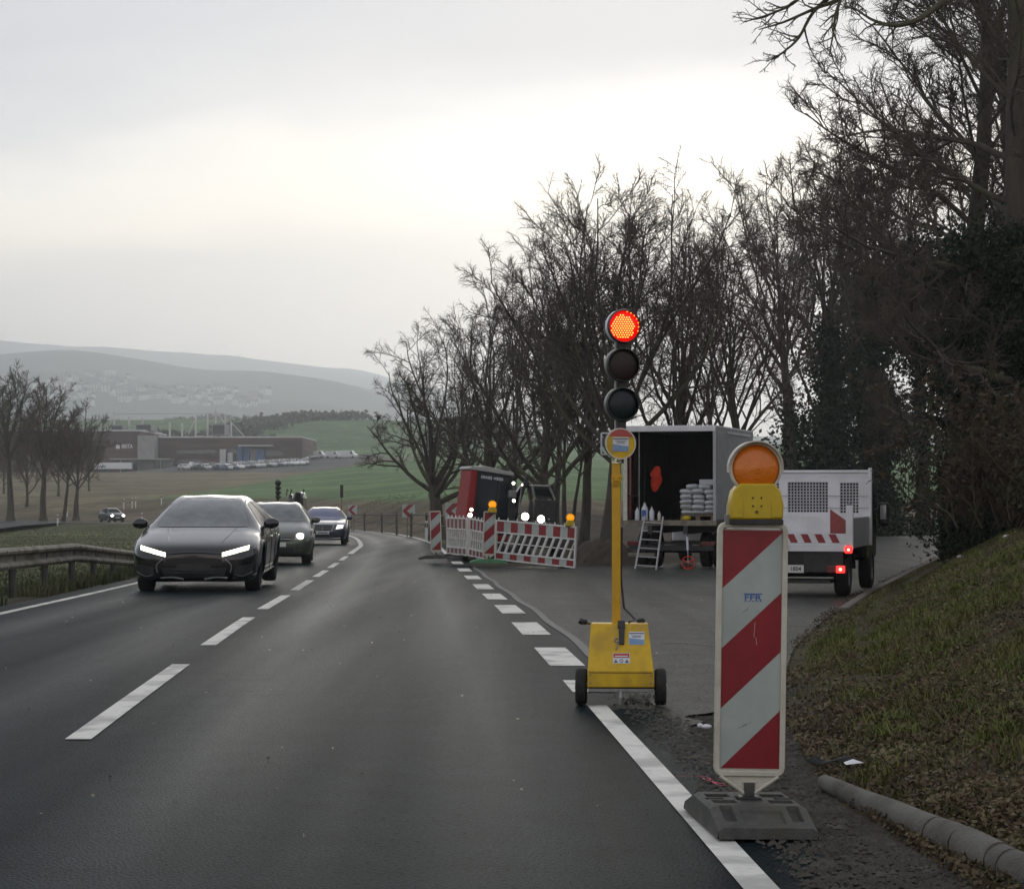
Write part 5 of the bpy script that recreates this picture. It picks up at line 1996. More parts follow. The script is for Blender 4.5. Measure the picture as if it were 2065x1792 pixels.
    MB().lathe([(.128, -.012), (.148, -.012), (.148, .012), (.128, .012)], 28, T=T, close=True).build('wheel_rim', 'jacket_red', mw)
    for k in range(3):
        a = R(30 + 120 * k)
        MB().tube([(0, 0, .15), (.132 * math.cos(a), 0, .15 + .132 * math.sin(a))], .010, 6).build('spoke', 'jacket_red', mw)
    MB().tube([(0, 0, .15), (-.01, .03, .42)], .010, 8).build('rod', 'aluminium', mw)
    MB().tube([(-.01, .03, .42), (-.03, .06, .72)], .028, 10).build('grip_tube', 'sticker_white', mw)
    MB().tube([(-.03, .06, .72), (-.02, .12, .92)], .014, 8).build('handle', 'plastic_black', mw)
    yb = MB().sphere((0, 0, .05), (.11, .09, .06), 10, 6).build('plastic_bag', 'yellow_plastic', smooth=60)
    yb.location = w(.36, .06, zf + .003)
    tag(yb, 'crumpled yellow bag on the truck floor in front of the pallet', 'bag')
    # dark tools
    rng = random.Random(9)
    for k, (x, y, z, l, a, nm, lb, mm) in enumerate([(-.88, .6, zf + .02, 1.0, .02, 'shovel', 'dark shovel standing at the left wall of the truck', 'dark_interior'),
                                                   (-.80, .9, zf + .02, 1.2, .03, 'broom', 'dark broom standing in the left corner of the truck', 'dark_interior')]):
        o = thing(nm, lb, nm, w(x, y, z), yaw)
        MB().tube([(0, 0, 0), (a * l, .05, l)], .016, 8).build('shaft', mm, o)
        MB().box((0, 0, .08), (.16, .03, .18)).build('head', 'dark_interior', o, bevel=.01)
    return t


box_truck()


# ------------------------------------------------------------------ tipper truck
def tipper():
    p = gnd(1590, 1207)
    p = Vector((p.x, 31.4, float(zr(31.4))))
    p.x = xat(1592, 31.4)
    yaw = R(-15)
    t = thing('tipper_truck', 'white tipper truck seen from behind with lit red tail light', 'truck', p, yaw)
    W = 1.72
    h = W / 2
    zb = .72
    Lb = 2.45
    MB().box((0, Lb / 2, zb), (W, Lb, .07)).build('bed_floor', 'aluminium', t, bevel=.005)
    MB().box((0, -.02, zb - .02), (W + .02, .06, .11)).build('rear_sill', 'truck_white', t, bevel=.008)
    # side boards
    for s in (-1, 1):
        MB().box((s * (h - .015), Lb / 2 + .05, zb + .215), (.03, Lb - .1, .36)).build('side_board', 'aluminium', t, bevel=.006)
        MB().box((s * (h - .02), .0, zb + .26), (.10, .10, .62)).build('corner_post', 'truck_white', t, bevel=.012)
        MB().lathe([(.02, 0), (.02, .05), (0, .06)], 8, T=TX(s * (h - .02), 0, zb + .57)).build('post_pin', 'steel', t)
    # tail board folded down flat behind the striped sill
    tb = MB().box((0, -.005, zb + .11), (W - .12, .035, .135)).build('tail_board', 'truck_white', t, bevel=.004)
    for i in range(8):
        x0 = -h + .10 + i * .195
        MB().prism([(x0, .0), (x0 + .10, .0), (x0 + .04, .12), (x0 - .06, .12)], 0, .003, T=TX(0, -.0235, zb + .05) @ FACE).build('warning_stripe', 'retro_red', tb)
    MB().box((0, .25, zb + .30), (W - .14, .02, .22)).build('inner_board', 'truck_white', t)
    MB().prism([(h - .32, .0), (h - .10, .0), (h - .10, .20), (h - .32, .36)], 0, .004, T=TX(0, .236, zb + .16) @ FACE).build('warning_triangle', 'retro_red', t)
    # headboard with three perforated screens
    yh = Lb + .03
    HB = 1.06
    zt = zb + HB
    holes = [(-.82, -.50, .45, .90), (-.37, .24, .45, .91), (.42, .70, .44, .90)]
    xs = [-h - .0] + [v for a in holes for v in (a[0], a[1])] + [h]
    mb = MB()
    for i in range(0, len(xs), 2):
        mb.box(((xs[i] + xs[i + 1]) / 2, yh, zb + HB / 2), (xs[i + 1] - xs[i], .05, HB - .01))
    for a0, a1, z0, z1 in holes:
        mb.box(((a0 + a1) / 2, yh, zb + (z0 + .01) / 2), (a1 - a0, .05, z0))
        mb.box(((a0 + a1) / 2, yh, (zb + z1 + zb + HB) / 2), (a1 - a0, .05, HB - z1))
    mb.build('headboard', 'truck_white', t)
    for z in (.16, .33, .52, .70):
        for i in range(0, len(xs), 2):
            MB().box(((xs[i] + xs[i + 1]) / 2, yh - .03, zb + z), (xs[i + 1] - xs[i] - .01, .012, .014)).build('profile_rib', 'aluminium', t)
    for a0, a1, z0, z1 in holes:
        mb = MB()
        nx = max(3, round((a1 - a0) / .046))
        nz = round((z1 - z0) / .046)
        for i in range(nx + 1):
            mb.box((a0 + (a1 - a0) * i / nx, yh, zb + (z0 + z1) / 2), (.017, .02, z1 - z0))
        for i in range(nz + 1):
            mb.box(((a0 + a1) / 2, yh + .001, zb + z0 + (z1 - z0) * i / nz), (a1 - a0, .018, .017))
        mb.build('mesh_screen', 'aluminium', t)
    for i in range(6):
        MB().box((-.72 + i * .30, yh - .027, zb + HB - .07), (.11, .008, .025)).build('top_slot', 'sticker_white', t)
    MB().box((0, yh - .01, zt + .01), (W + .02, .09, .04)).build('top_rail', 'truck_white', t, bevel=.008)
    MB().box((h + .012, yh - .02, zb + .54), (.05, .09, 1.16)).build('headboard_post', 'truck_white', t, bevel=.01)
    MB().box((-h - .012, yh - .02, zb + .54), (.05, .09, 1.16)).build('headboard_post', 'truck_white', t, bevel=.01)
    # cab in front of the headboard
    cab = MB()
    cab.prism([(yh + .12, .45), (yh + 1.6, .45), (yh + 1.65, 1.1), (yh + 1.25, 1.68), (yh + .15, 1.70)], -.80, .80, T=Matrix(((0, 0, 1, 0), (1, 0, 0, 0), (0, 1, 0, 0), (0, 0, 0, 1))))
    cab.build('cab', 'gloss_black', t, bevel=.06, seg=3)
    MB().box((0, yh + .115, 1.40), (1.3, .012, .45)).build('rear_window', 'glass_dark', t)
    for s in (-1, 1):
        m_ = MB().box((s * .985, yh + .95, 1.14), (.17, .10, .36)).build('mirror', 'plastic_black', t, bevel=.04, seg=3)
        MB().box((s * .975, yh + .895, 1.17), (.09, .008, .22)).build('mirror_glass', 'lamp_lens', m_)
        MB().tube([(s * .78, yh + 1.0, 1.2), (s * .95, yh + .97, 1.2)], .015, 6).build('mirror_arm', 'plastic_black', t)
    # chassis, wheels, lights
    for s in (-1, 1):
        MB().box((s * .34, 1.9, .56), (.09, 3.6, .14)).build('chassis_rail', 'plastic_black', t)
        wheel_at(t, s * .66, .72, .315, .20, 'rim_silver')
        wheel_at(t, s * .72, yh + .85, .315, .19, 'rim_silver')
        a = [(.72 + .40 * math.cos(x), .315 + .40 * math.sin(x)) for x in np.linspace(.15, 2.99, 12)]
        P = [[(s * .54, y, z) for y, z in a], [(s * .80, y, z) for y, z in a]]
        MB().grid(P).build('mudguard', 'plastic_black', t, smooth=60)
    MB().tube([(-.7, .72, .315), (.7, .72, .315)], .05, 8).build('rear_axle', 'plastic_black', t)
    MB().box((0, .02, .50), (1.50, .05, .30)).build('light_bar', 'plastic_black', t, bevel=.01)
    MB().box((-.18, -.012, .56), (.75, .012, .16)).build('bumper_sheet', 'dark_interior', t)
    pl_ = MB().box((0.0, -.02, .40), (.40, .012, .11)).build('number_plate', 'plate', t, bevel=.004)
    text_mesh('plate_lettering', 'ZN 1804', .085, TX(.015, -.028, .40) @ FACE, 'plate_text', pl_, .0008, sx=.95)
    MB().box((-.19, -.0265, .40), (.025, .003, .10)).build('plate_band', 'plate_blue', pl_)
    for s in (-1, 1):
        lb = MB().box((s * .66, -.015, .40), (.28, .05, .11)).build('tail_light', 'tail_dark', t, bevel=.012)
        MB().box((s * .715, -.045, .40), (.12, .02, .10)).build('lit_lens', 'tail_lit', lb, bevel=.01)
        MB().lathe([(.022, 0), (.018, .008), (0, .01)], 12, T=TX(s * .715, -.056, .40) @ FACE).build('bulb', 'tail_core', lb)
    mk = MB().box((h - .03, -.055, zb - .045), (.10, .03, .10)).build('marker_light', 'tail_lit', t, bevel=.01)
    MB().lathe([(.018, 0), (.014, .008), (0, .01)], 12, T=TX(h - .03, -.071, zb - .045) @ FACE).build('bulb', 'tail_core', mk)
    MB().box((-.05, -.055, zb - .03), (.06, .05, .10)).build('latch', 'steel', t, bevel=.006)
    MB().box((0, .35, .22), (1.1, .5, .05)).build('under_tray', 'plastic_black', t)


tipper()

# ------------------------------------------------------------------ red excavator and black loader behind the barriers
def excavator():
    Y = 58.5
    g = float(ground_z(xat(970, Y), Y))
    k = Y / FOC
    x0 = xat(968, Y)
    t = thing('mini_excavator', 'red mini excavator with dark cab windows and pale roof behind the barriers', 'excavator', (x0, Y, g), 0, rot=(0, R(3.5), R(14)))
    zc = lambda y: CAMZ - (y - 994) * k - g
    top = zc(940)
    # tracks
    for s in (-1, 1):
        out = []
        for a in np.linspace(90, 270, 10):
            out.append((-.75 + .22 * math.cos(R(a)), .22 + .22 * math.sin(R(a))))
        for a in np.linspace(-90, 90, 10):
            out.append((.75 + .22 * math.cos(R(a)), .22 + .22 * math.sin(R(a))))
        MB().prism(out, -.15, .15, T=TX(s * .55, 0, 0) @ RZ(R(90)) @ FACE).build('track', 'rubber', t, smooth=30)
    MB().box((0, 0, .45), (1.0, 1.1, .2)).build('undercarriage', 'plastic_black', t, bevel=.02)
    # upper body
    MB().box((0, .25, .72), (1.2, 1.5, .36)).build('upper_body', 'machine_red', t, bevel=.06, seg=3)
    # cab shell: red column at the left, dark glazing to the right
    cabw = 1.16
    z0 = .82
    red = MB()
    red.prism([(-.66, z0 - .25), (-.40, z0 - .25), (-.36, top - .10), (-.53, top - .10)], -.55, .70, T=FACE)
    red.build('cab_side', 'machine_red', t, bevel=.05, seg=3)
    gl = MB()
    gl.prism([(-.40, z0 - .1), (.62, z0 - .1), (.58, top - .16), (-.34, top - .10)], -.53, .53, T=FACE)
    gl.build('cab_glass', 'cab_glazing', t, bevel=.02)
    roof = MB()
    roof.prism([(-.58, top - .12), (.60, top - .22), (.60, top - .13), (-.22, top), (-.30, top - .03), (-.52, top - .03), (-.58, top - .07)], -.60, .72, T=FACE)
    roof.build('roof', 'machine_grey', t, bevel=.02, seg=3)
    for xa, xb_ in ((-.37, -.34), (.20, .26), (.60, .57)):
        MB().prism([(xa - .02, z0 - .12), (xa + .03, z0 - .12), (xb_ + .03, top - .16), (xb_ - .02, top - .16)], .53, .56, T=FACE).build('cab_pillar', 'plastic_black', t)
    MB().box((.1, -.54, z0 + .10), (1.0, .03, .34)).build('lower_panel', 'gloss_black', t)
    # white lettering across the top of the windscreen: two words, too blurred to read
    rng = random.Random(2)
    for a, n in ((-.22, 7), (.12, 6)):
        for i in range(n):
            MB().box((a + i * .043, -.565, top - .30 - a * .06 - i * .003), (.034, .006, rng.choice((.075, .06, .085)))).build('lettering', 'sticker_white', t)
    # seat and driver's console glimpsed in the cab
    MB().box((-.02, -.2, z0 + .25), (.4, .4, .5)).build('seat', 'dark_interior', t, bevel=.05)
    for z in (.94, 1.06):
        pass
    for px, py, r in ((929, 1029, .058), (927, 1040, .075)):
        x = (px - 968) * k
        T = TX(x + .03, -.70, zc(py)) @ FACE
        lm = MB().lathe([(0, -.06), (r * .8, -.05), (r, 0), (r * .96, .012)], 18, T=T).build('work_lamp', 'plastic_black', t, smooth=40)
        MB().lathe([(r * .94, .0), (r * .6, .02), (0, .026)], 18, T=T).build('lamp_glass', 'head_lamp', lm, smooth=60)
    MB().tube([((925 - 968) * k, -.5, .9), ((925 - 968) * k + .0, -.66, zc(1042))], .03, 8).build('lamp_bracket', 'plastic_black', t)
    # boom and stick to the right of the cab
    X = lambda px: (px - 968) * k
    boom = MB()
    boom.prism([(X(1012), zc(1048)), (X(1030), zc(1048)), (X(1040), zc(985)), (X(1050), zc(975)), (X(1058), zc(1010)), (X(1064), zc(990)), (X(1052), zc(966)), (X(1040), zc(968)), (X(1026), zc(990))],
               .25, .45, T=FACE)
    boom.build('boom', 'gloss_black', t, bevel=.015)
    MB().tube([(X(1024), -.55, zc(1035)), (X(1047), -.50, zc(952))], [.05, .045], 10).build('hydraulic_ram', 'plastic_black', t, smooth=40)
    MB().tube([(X(1030), -.60, zc(1030)), (X(1034), -.58, zc(975))], .018, 8).build('hose', 'steel', t)
    MB().box((X(1017), -.50, zc(1020)), (.20, .16, .85)).build('swing_post', 'plastic_black', t, bevel=.03)
    MB().box((X(1016), -.55, zc(993)), (.22, .12, .20)).build('valve_block', 'steel', t, bevel=.03)
    for px, py, r in ((1015, 971, .05), (1033, 973, .028), (1018, 1006, .055)):
        T = TX(X(px), -.66, zc(py)) @ FACE
        lm = MB().lathe([(0, -.06), (r * .8, -.05), (r, 0), (r * .96, .012)], 16, T=T).build('boom_lamp', 'plastic_black', t, smooth=40)
        MB().lathe([(r * .94, .0), (r * .6, .02), (0, .026)], 16, T=T).build('lamp_glass', 'head_lamp', lm, smooth=60)
    MB().tube([(X(1015), -.60, zc(972)), (X(1021), -.56, zc(990))], .016, 6).build('lamp_stem', 'steel', t)
    MB().tube([(X(1033), -.60, zc(974)), (X(1033), -.60, zc(1000))], .014, 6).build('lamp_stem', 'steel', t)


excavator()


def loader():
    Y = 57.0
    xx = xat(1088, Y)
    g = float(ground_z(xx, Y))
    k = Y / FOC
    t = thing('compact_loader', 'black compact loader with two bright headlights behind the long barrier', 'loader', (xx, Y, g), 0, rot=(0, R(2), R(6)))
    zc = lambda y: CAMZ - (y - 994) * k - g
    X = lambda px: (px - 1088) * k
    for s in (-1, 1):
        for y in (-.45, .55):
            T = TX(s * .45, y, .34) @ RY(R(90))
            wh = MB().lathe([(.18, -.12), (.30, -.13), (.34, -.09), (.34, .09), (.30, .13), (.18, .12)], 24, T=T, close=True).build('wheel', 'rubber', t, smooth=40)
            MB().lathe([(0, -.06), (.18, -.04), (.18, .04), (0, .06)], 18, T=T).build('rim', 'machine_red', wh)
    MB().box((.0, .1, .62), (.95, 1.5, .5)).build('chassis_body', 'plastic_black', t, bevel=.05, seg=3)
    MB().prism([(X(1068), zc(1050)), (X(1113), zc(1052)), (X(1114), zc(1008)), (X(1070), zc(1006))], .35, .50, T=FACE).build('engine_cover', 'plastic_black', t, bevel=.03)
    # roll frame with window
    mb = MB()
    a, b, c, d = (X(1078), zc(1042)), (X(1064), zc(980)), (X(1098), zc(980)), (X(1112), zc(1010))
    for p, q_ in ((a, b), (b, c), (c, d)):
        mb.tube([(p[0], -.42, p[1]), (q_[0], -.42, q_[1])], .028, 8)
    mb.build('roll_frame', 'steel', t)
    MB().prism([(X(1071), zc(1004)), (X(1110), zc(1006)), (X(1100), zc(981)), (X(1066), zc(981))], .28, .36, T=FACE).build('cab_shell', 'plastic_black', t)
    MB().prism([(X(1073), zc(999)), (X(1106), zc(1001)), (X(1098), zc(986)), (X(1069), zc(986))], .361, .366, T=FACE).build('window', 'glass_dark', t)
    MB().box((0, .2, zc(979)), (.52, .9, .05)).build('canopy', 'plastic_black', t, bevel=.015)
    MB().tube([(X(1107), -.30, zc(1015)), (X(1116), -.30, zc(961))], [.055, .06], 10).build('exhaust_stack', 'plastic_black', t, smooth=40)
    for s, px in ((-1, 1062), (1, 1113)):
        MB().prism([(X(px) - .06, zc(1052)), (X(px) + .06, zc(1052)), (X(px) + .07, zc(1012)), (X(px) - .03, zc(1005))], .30, .46, T=FACE).build('lift_arm', 'plastic_black', t, bevel=.012)
    for px, py, r in ((1050, 1042, .115), (1082, 1046, .115)):
        T = TX(X(px), -.62, zc(py)) @ FACE
        lm = MB().lathe([(0, -.14), (r * .7, -.10), (r, -.01), (r * .98, .012)], 20, T=T).build('headlight', 'plastic_black', t, smooth=40)
        MB().lathe([(r * .95, .0), (r * .6, .03), (0, .04)], 20, T=T).build('lamp_glass', 'head_lamp', lm, smooth=60)
        MB().tube([(X(px), -.50, zc(py)), (X(px) + .05, -.15, zc(py))], .03, 8).build('headlight_bracket', 'plastic_black', t)
    for px, py in ((1041, 1042), (1099, 1046)):
        T = TX(X(px), -.5, zc(py)) @ FACE
        MB().lathe([(.03, 0), (.02, .012), (0, .015)], 10, T=T).build('marker_lamp', 'lamp_lens', t)
    MB().tube([(X(1041), -.48, zc(1042)), (X(1099), -.48, zc(1046))], .02, 6).build('lamp_bar', 'plastic_black', t)


loader()


# ------------------------------------------------------------------ cars
def cr(ctrl, n):
    """Catmull-Rom through an array of control rows (softened), n steps each."""
    return catmull(ctrl, n)


def car_body(st, wheels, nx=6, nt=5, wr=.36):
    """st rows: x, zb, zt, wt, zte, ws, zs, wm, zm. Returns body grid points, faces."""
    st = np.array(st, float)
    S = cr(st, nx)
    rows = []
    for x, zb, zt, wt, zte, ws, zs, wm, zm in S:
        half = np.array([(0, zb), (wm * .74, zb), (wm * .94, zb + .05), (wm, zm), (ws, zs), (wt, zte), (wt * .55, zt - .3 * (zt - zte)), (0, zt)])
        H = cr(half, nt)
        H[:, 0] = np.maximum(H[:, 0], 0)
        H[-1, 0] = 0
        H[0, 0] = 0
        full = [(x, y, z) for y, z in H] + [(x, -y, z) for y, z in H[-2:0:-1]]
        rows.append(full)
    n = len(rows[0])
    V = [p for r in rows for p in r]
    F = []
    for i in range(len(rows) - 1):
        for j in range(n):
            j2 = (j + 1) % n
            F.append((i * n + j, (i + 1) * n + j, (i + 1) * n + j2, i * n + j2))
    F.append(tuple(range(n)))
    F.append(tuple((len(rows) - 1) * n + j for j in reversed(range(n))))
    return V, F


class CarB:
    def __init__(self, name, label, st, paint, loc, rz, L, W, wheels, wr, group='cars driving in the oncoming lane', scale=None, rims='rim', res=(6, 5)):
        self.t = thing(name, label, 'car', loc, rz, group, scale=scale)
        V, F = car_body(st, wheels, res[0], res[1])
        self.bvh = BVHTree.FromPolygons([Vector(v) for v in V], F)
        keep = []
        for f in F:
            c = sum((Vector(V[i]) for i in f), Vector()) / len(f)
            cut = False
            if len(f) == 4:
                for wx in wheels:
                    if math.hypot(c.x - wx, c.z - wr) < wr * 1.13 and abs(c.y) > W * .28 and c.z < wr * 2.2:
                        cut = True
            if not cut:
                keep.append(f)
        mb = MB()
        mb.add(V, keep)
        mb.build('body', paint, self.t, smooth=50)
        # wheel housings, arch lips, wheels
        for wx in wheels:
            for s in (-1, 1):
                hw = self.side_w(wx + wr * 1.2, wr * 1.0)
                a = np.linspace(-.25, math.pi + .25, 20)
                arc = [(wx + wr * 1.13 * math.cos(q), wr + wr * 1.13 * math.sin(q)) for q in a]
                P = [[(x, s * (W * .26), z) for x, z in arc], [(x, s * (hw - .02), z) for x, z in arc]]
                MB().grid(P).build('wheel_housing', 'plastic_black', self.t, smooth=60)
                pts = [self.pt('L' if s > 0 else 'R', x, z, .0) for x, z in arc if z > .2]
                MB().tube(pts, .022, 6).build('arch_lip', paint, self.t, smooth=60)
                self.wheel(wx, s * (hw - .115), wr, .225, rims)

    def side_w(self, x, z):
        h = self.bvh.ray_cast(Vector((x, 3, z)), Vector((0, -1, 0)))
        return h[0].y if h[0] else .9

    def wheel(self, x, y, r, w, rim):
        T = TX(x, y, r) @ RX(R(90))
        wh = MB().lathe([(r * .68, -w / 2), (r * .92, -w / 2), (r * .985, -w * .4), (r, -w * .2), (r, w * .2), (r * .985, w * .4), (r * .92, w / 2), (r * .68, w / 2)], 32, T=T, close=True).build('wheel', 'rubber', self.t, smooth=40)
        mb = MB().lathe([(r * .60, -w * .42), (r * .69, -w * .45), (r * .69, w * .45), (r * .60, w * .42)], 28, T=T, close=True)
        for k in range(10):
            mb.box((0, r * .33, 0), (.05, r * .6, w * .8), T=T @ RZ(R(36 * k)))
        mb.lathe([(0, -w * .44), (r * .16, -w * .44), (r * .16, w * .44), (0, w * .44)], 14, T=T)
        mb.build('rim', rim, wh, smooth=40)

    def pt(self, side, u, v, off=.004):
        o, d = {'F': (Vector((5, u, v)), Vector((-1, 0, 0))), 'B': (Vector((-5, u, v)), Vector((1, 0, 0))),
                'L': (Vector((u, 3, v)), Vector((0, -1, 0))), 'R': (Vector((u, -3, v)), Vector((0, 1, 0))),
                'T': (Vector((u, v, 4)), Vector((0, 0, -1)))}[side]
        h = self.bvh.ray_cast(o, d)
        if h[0] is None:
            h = self.bvh.find_nearest(o + d * (5 if side in 'FB' else 3))
        n = h[1]
        if n.dot(d) > 0:
            n = -n
        return h[0] + n * off

    def patch(self, name, side, corners, matname, off=.005, n=10, m=8, parent=None, thick=0):
        """corners: bottom-left, bottom-right, top-right, top-left in the projected plane."""
        (a, b, c, d) = corners
        P = []
        for i in range(m + 1):
            v = i / m
            row = []
            for j in range(n + 1):
                u = j / n
                p = [(a[k] * (1 - u) + b[k] * u) * (1 - v) + (d[k] * (1 - u) + c[k] * u) * v for k in (0, 1)]
                row.append(self.pt(side, p[0], p[1], off))
            P.append(row)
        mb = MB().grid(P)
        return mb.build(name, matname, parent or self.t, smooth=70)

    def strip(self, name, side, pts, r, matname, off=.004, n=6, parent=None):
        P = catmull([list(p) for p in pts], n) if len(pts) > 2 else np.array([np.array(pts[0]) * (1 - k / 8) + np.array(pts[1]) * k / 8 for k in range(9)])
        return MB().tube([self.pt(side, u, v, off) for u, v in P], r, 6).build(name, matname, parent or self.t, smooth=60)

    def mirror_caps(self, x, y, z, paint, s=1.0):
        for sg in (-1, 1):
            o = MB().sphere((x, sg * (y + .10 * s), z), (.075 * s, .125 * s, .085 * s), 14, 10).build('door_mirror', paint, self.t, smooth=80)
            MB().tube([(x - .02, sg * (y - .06), z - .07), (x, sg * (y + .05), z - .04)], .025, 6).build('mirror_stalk', 'plastic_black', o)

    def both(self, fn):
        for s in (1, -1):
            fn(s)


def on_road(x, Y, off=0):
    return Vector((xat(x, Y), Y, float(zr(Y))))


def heading(Y):
    """Rotation of a car driving towards the camera along the road."""
    i = int(np.argmin(np.abs(ROAD[:, 1] - Y)))
    d = ROAD[i - 1] - ROAD[i + 1]
    return math.atan2(d[1], d[0])


# --- dark graphite saloon, nearest
ST1 = [(2.60, .36, .60, .34, .58, .46, .54, .48, .48), (2.56, .25, .69, .55, .66, .72, .58, .74, .46), (2.44, .19, .755, .66, .73, .86, .65, .88, .46), (2.2, .18, .82, .70, .80, .92, .72, .94, .48),
       (1.8, .18, .90, .72, .88, .95, .79, .96, .52), (1.42, .18, .965, .73, .94, .955, .85, .97, .55), (1.18, .18, 1.03, .72, 1.0, .955, .89, .97, .55),
       (.62, .18, 1.28, .65, 1.23, .95, .93, .97, .55), (.12, .18, 1.42, .60, 1.36, .95, .945, .97, .55), (-.45, .18, 1.47, .585, 1.41, .95, .95, .97, .55),
       (-1.15, .18, 1.43, .585, 1.37, .95, .96, .97, .55), (-1.85, .18, 1.26, .58, 1.2, .95, .98, .97, .55), (-2.3, .20, 1.09, .62, 1.05, .90, .92, .93, .55), (-2.56, .30, .95, .58, .92, .80, .75, .84, .52), (-2.62, .42, .80, .45, .78, .6, .66, .64, .52)]
p = gnd(400, 1191)
rz1 = math.atan2(-1, .0467 - .01)
_front = Vector((xat(400, p.y), p.y, p.z))
_dirv = Vector((math.cos(rz1), math.sin(rz1), 0))
cA = CarB('car', 'dark graphite saloon with slim bright headlights, nearest oncoming car', ST1, 'paint_graphite', _front - _dirv * 2.0, rz1, 5.2, 1.94, (1.66, -1.56), .365)
cA.t.rotation_euler = (0, R(.6), rz1)


def detail_A(c):
    g = c.patch('windscreen', 'F', ((-.70, .985), (.70, .985), (.575, 1.385), (-.575, 1.385)), 'glass_screen', .006, 16, 10)
    for s in (1, -1):
        sd = 'L' if s > 0 else 'R'
        c.patch('side_window', sd, ((.95, .985), (-.05, 1.0), (-.05, 1.365), (.28, 1.33)), 'glass_dark', .006)
        c.patch('side_window', sd, ((-.12, 1.0), (-1.05, 1.01), (-.95, 1.35), (-.12, 1.37)), 'glass_dark', .006)
        c.patch('side_window', sd, ((-1.12, 1.01), (-1.75, 1.03), (-1.6, 1.16), (-1.02, 1.33)), 'glass_dark', .006)
        c.strip('window_trim', sd, [(1.05, .97), (.3, .975), (-1.0, .99), (-1.8, 1.02)], .011, 'chrome')
        c.strip('door_seam', sd, [(.98, .30), (1.0, .6), (.98, .93)], .006, 'gloss_black', .001)
        c.strip('door_seam', sd, [(-.08, .28), (-.08, .6), (-.08, .95)], .006, 'gloss_black', .001)
        c.strip('door_seam', sd, [(-1.05, .45), (-.98, .65), (-1.05, .95)], .006, 'gloss_black', .001)
        c.strip('door_handle', sd, [(.16, .80), (.05, .805), (-.03, .805)], .016, 'chrome', .008)
        c.strip('door_handle', sd, [(-.86, .81), (-.97, .815), (-1.05, .815)], .016, 'chrome', .008)
        c.strip('sill_strip', sd, [(1.2, .27), (0, .26), (-1.15, .27)], .018, 'chrome', .003)
        # headlight: dark housing with a bright slanted bar
        hl = c.patch('headlight', 'F', ((s * .42, .535), (s * .86, .60), (s * .885, .735), (s * .41, .615)), 'gloss_black', .006)
        c.patch('light_bar', 'F', ((s * .425, .565), (s * .81, .662), (s * .82, .724), (s * .425, .627)), 'head_strip', .014, parent=hl)
        # lower side intakes with bright blade
        c.patch('side_intake', 'F', ((s * .58, .235), (s * .86, .26), (s * .90, .47), (s * .62, .42)), 'plastic_black', .004)
        c.strip('intake_blade', 'F', [(s * .60, .30), (s * .72, .275), (s * .86, .33)], .020, 'paint_graphite', .012)
        c.strip('intake_trim', 'F', [(s * .47, .53), (s * .56, .44), (s * .55, .33)], .010, 'rim_silver', .006)
        c.strip('bumper_trim', 'F', [(s * .16, .235), (s * .33, .26), (s * .50, .25)], .016, 'rim_silver', .008)
        c.strip('bonnet_crease', 'T', [(2.35, s * .40), (1.9, s * .47), (1.3, s * .54)], .007, 'paint_graphite', .002)
    c.patch('grille_panel', 'F', ((-.42, .43), (.42, .43), (.43, .60), (-.43, .60)), 'gloss_black', .006, 14, 6)
    c.strip('grille_edge', 'F', [(-.43, .605), (0, .632), (.43, .605)], .010, 'paint_graphite', .006)
    c.patch('lower_intake', 'F', ((-.44, .25), (.44, .25), (.50, .40), (-.50, .40)), 'plastic_black', .005, 14, 5)
    c.strip('intake_bar', 'F', [(-.40, .33), (0, .325), (.40, .33)], .012, 'gloss_black', .008)
    c.patch('plate_holder', 'F', ((-.26, .36), (.26, .36), (.26, .46), (-.26, .46)), 'plastic_black', .012)
    c.patch('roof_glass', 'T', ((-.9, .50), (-.9, -.50), (.05, -.50), (.05, .50)), 'gloss_black', .003)
    MB().sphere((.30, 0, 1.335), (.05, .10, .035), 10, 6).build('inner_mirror', 'plastic_black', c.t)
    c.mirror_caps(.80, .94, 1.03, 'gloss_black', 1.0)


detail_A(cA)

# --- grey-green hatchback behind it
ST2 = [(2.10, .40, .62, .34, .60, .46, .55, .48, .48), (2.06, .27, .72, .52, .69, .66, .60, .68, .46), (1.92, .20, .80, .60, .78, .78, .66, .80, .46), (1.62, .19, .90, .64, .88, .86, .76, .88, .5),
       (1.22, .19, .99, .66, .97, .885, .86, .90, .55), (.98, .19, 1.06, .66, 1.03, .885, .93, .90, .55), (.45, .19, 1.36, .60, 1.31, .88, .97, .90, .55), (.05, .19, 1.47, .57, 1.42, .88, .98, .90, .55),
       (-.5, .19, 1.50, .56, 1.45, .88, .99, .90, .55), (-1.2, .19, 1.46, .56, 1.41, .88, 1.0, .90, .55), (-1.75, .21, 1.32, .56, 1.27, .86, .98, .88, .55), (-2.0, .28, 1.05, .58, 1.0, .80, .85, .82, .5), (-2.08, .40, .8, .45, .78, .62, .66, .64, .5)]
p = gnd(567, 1138)
rz2 = heading(p.y) + R(2.0)
_f = Vector((xat(556, p.y), p.y, p.z))
cB = CarB('car', 'grey green hatchback with one glaring headlight behind the graphite saloon', ST2, 'paint_greygreen', _f - Vector((math.cos(rz2), math.sin(rz2), 0)) * 1.6, rz2, 4.2, 1.8, (1.30, -1.27), .315, rims='rim_silver')


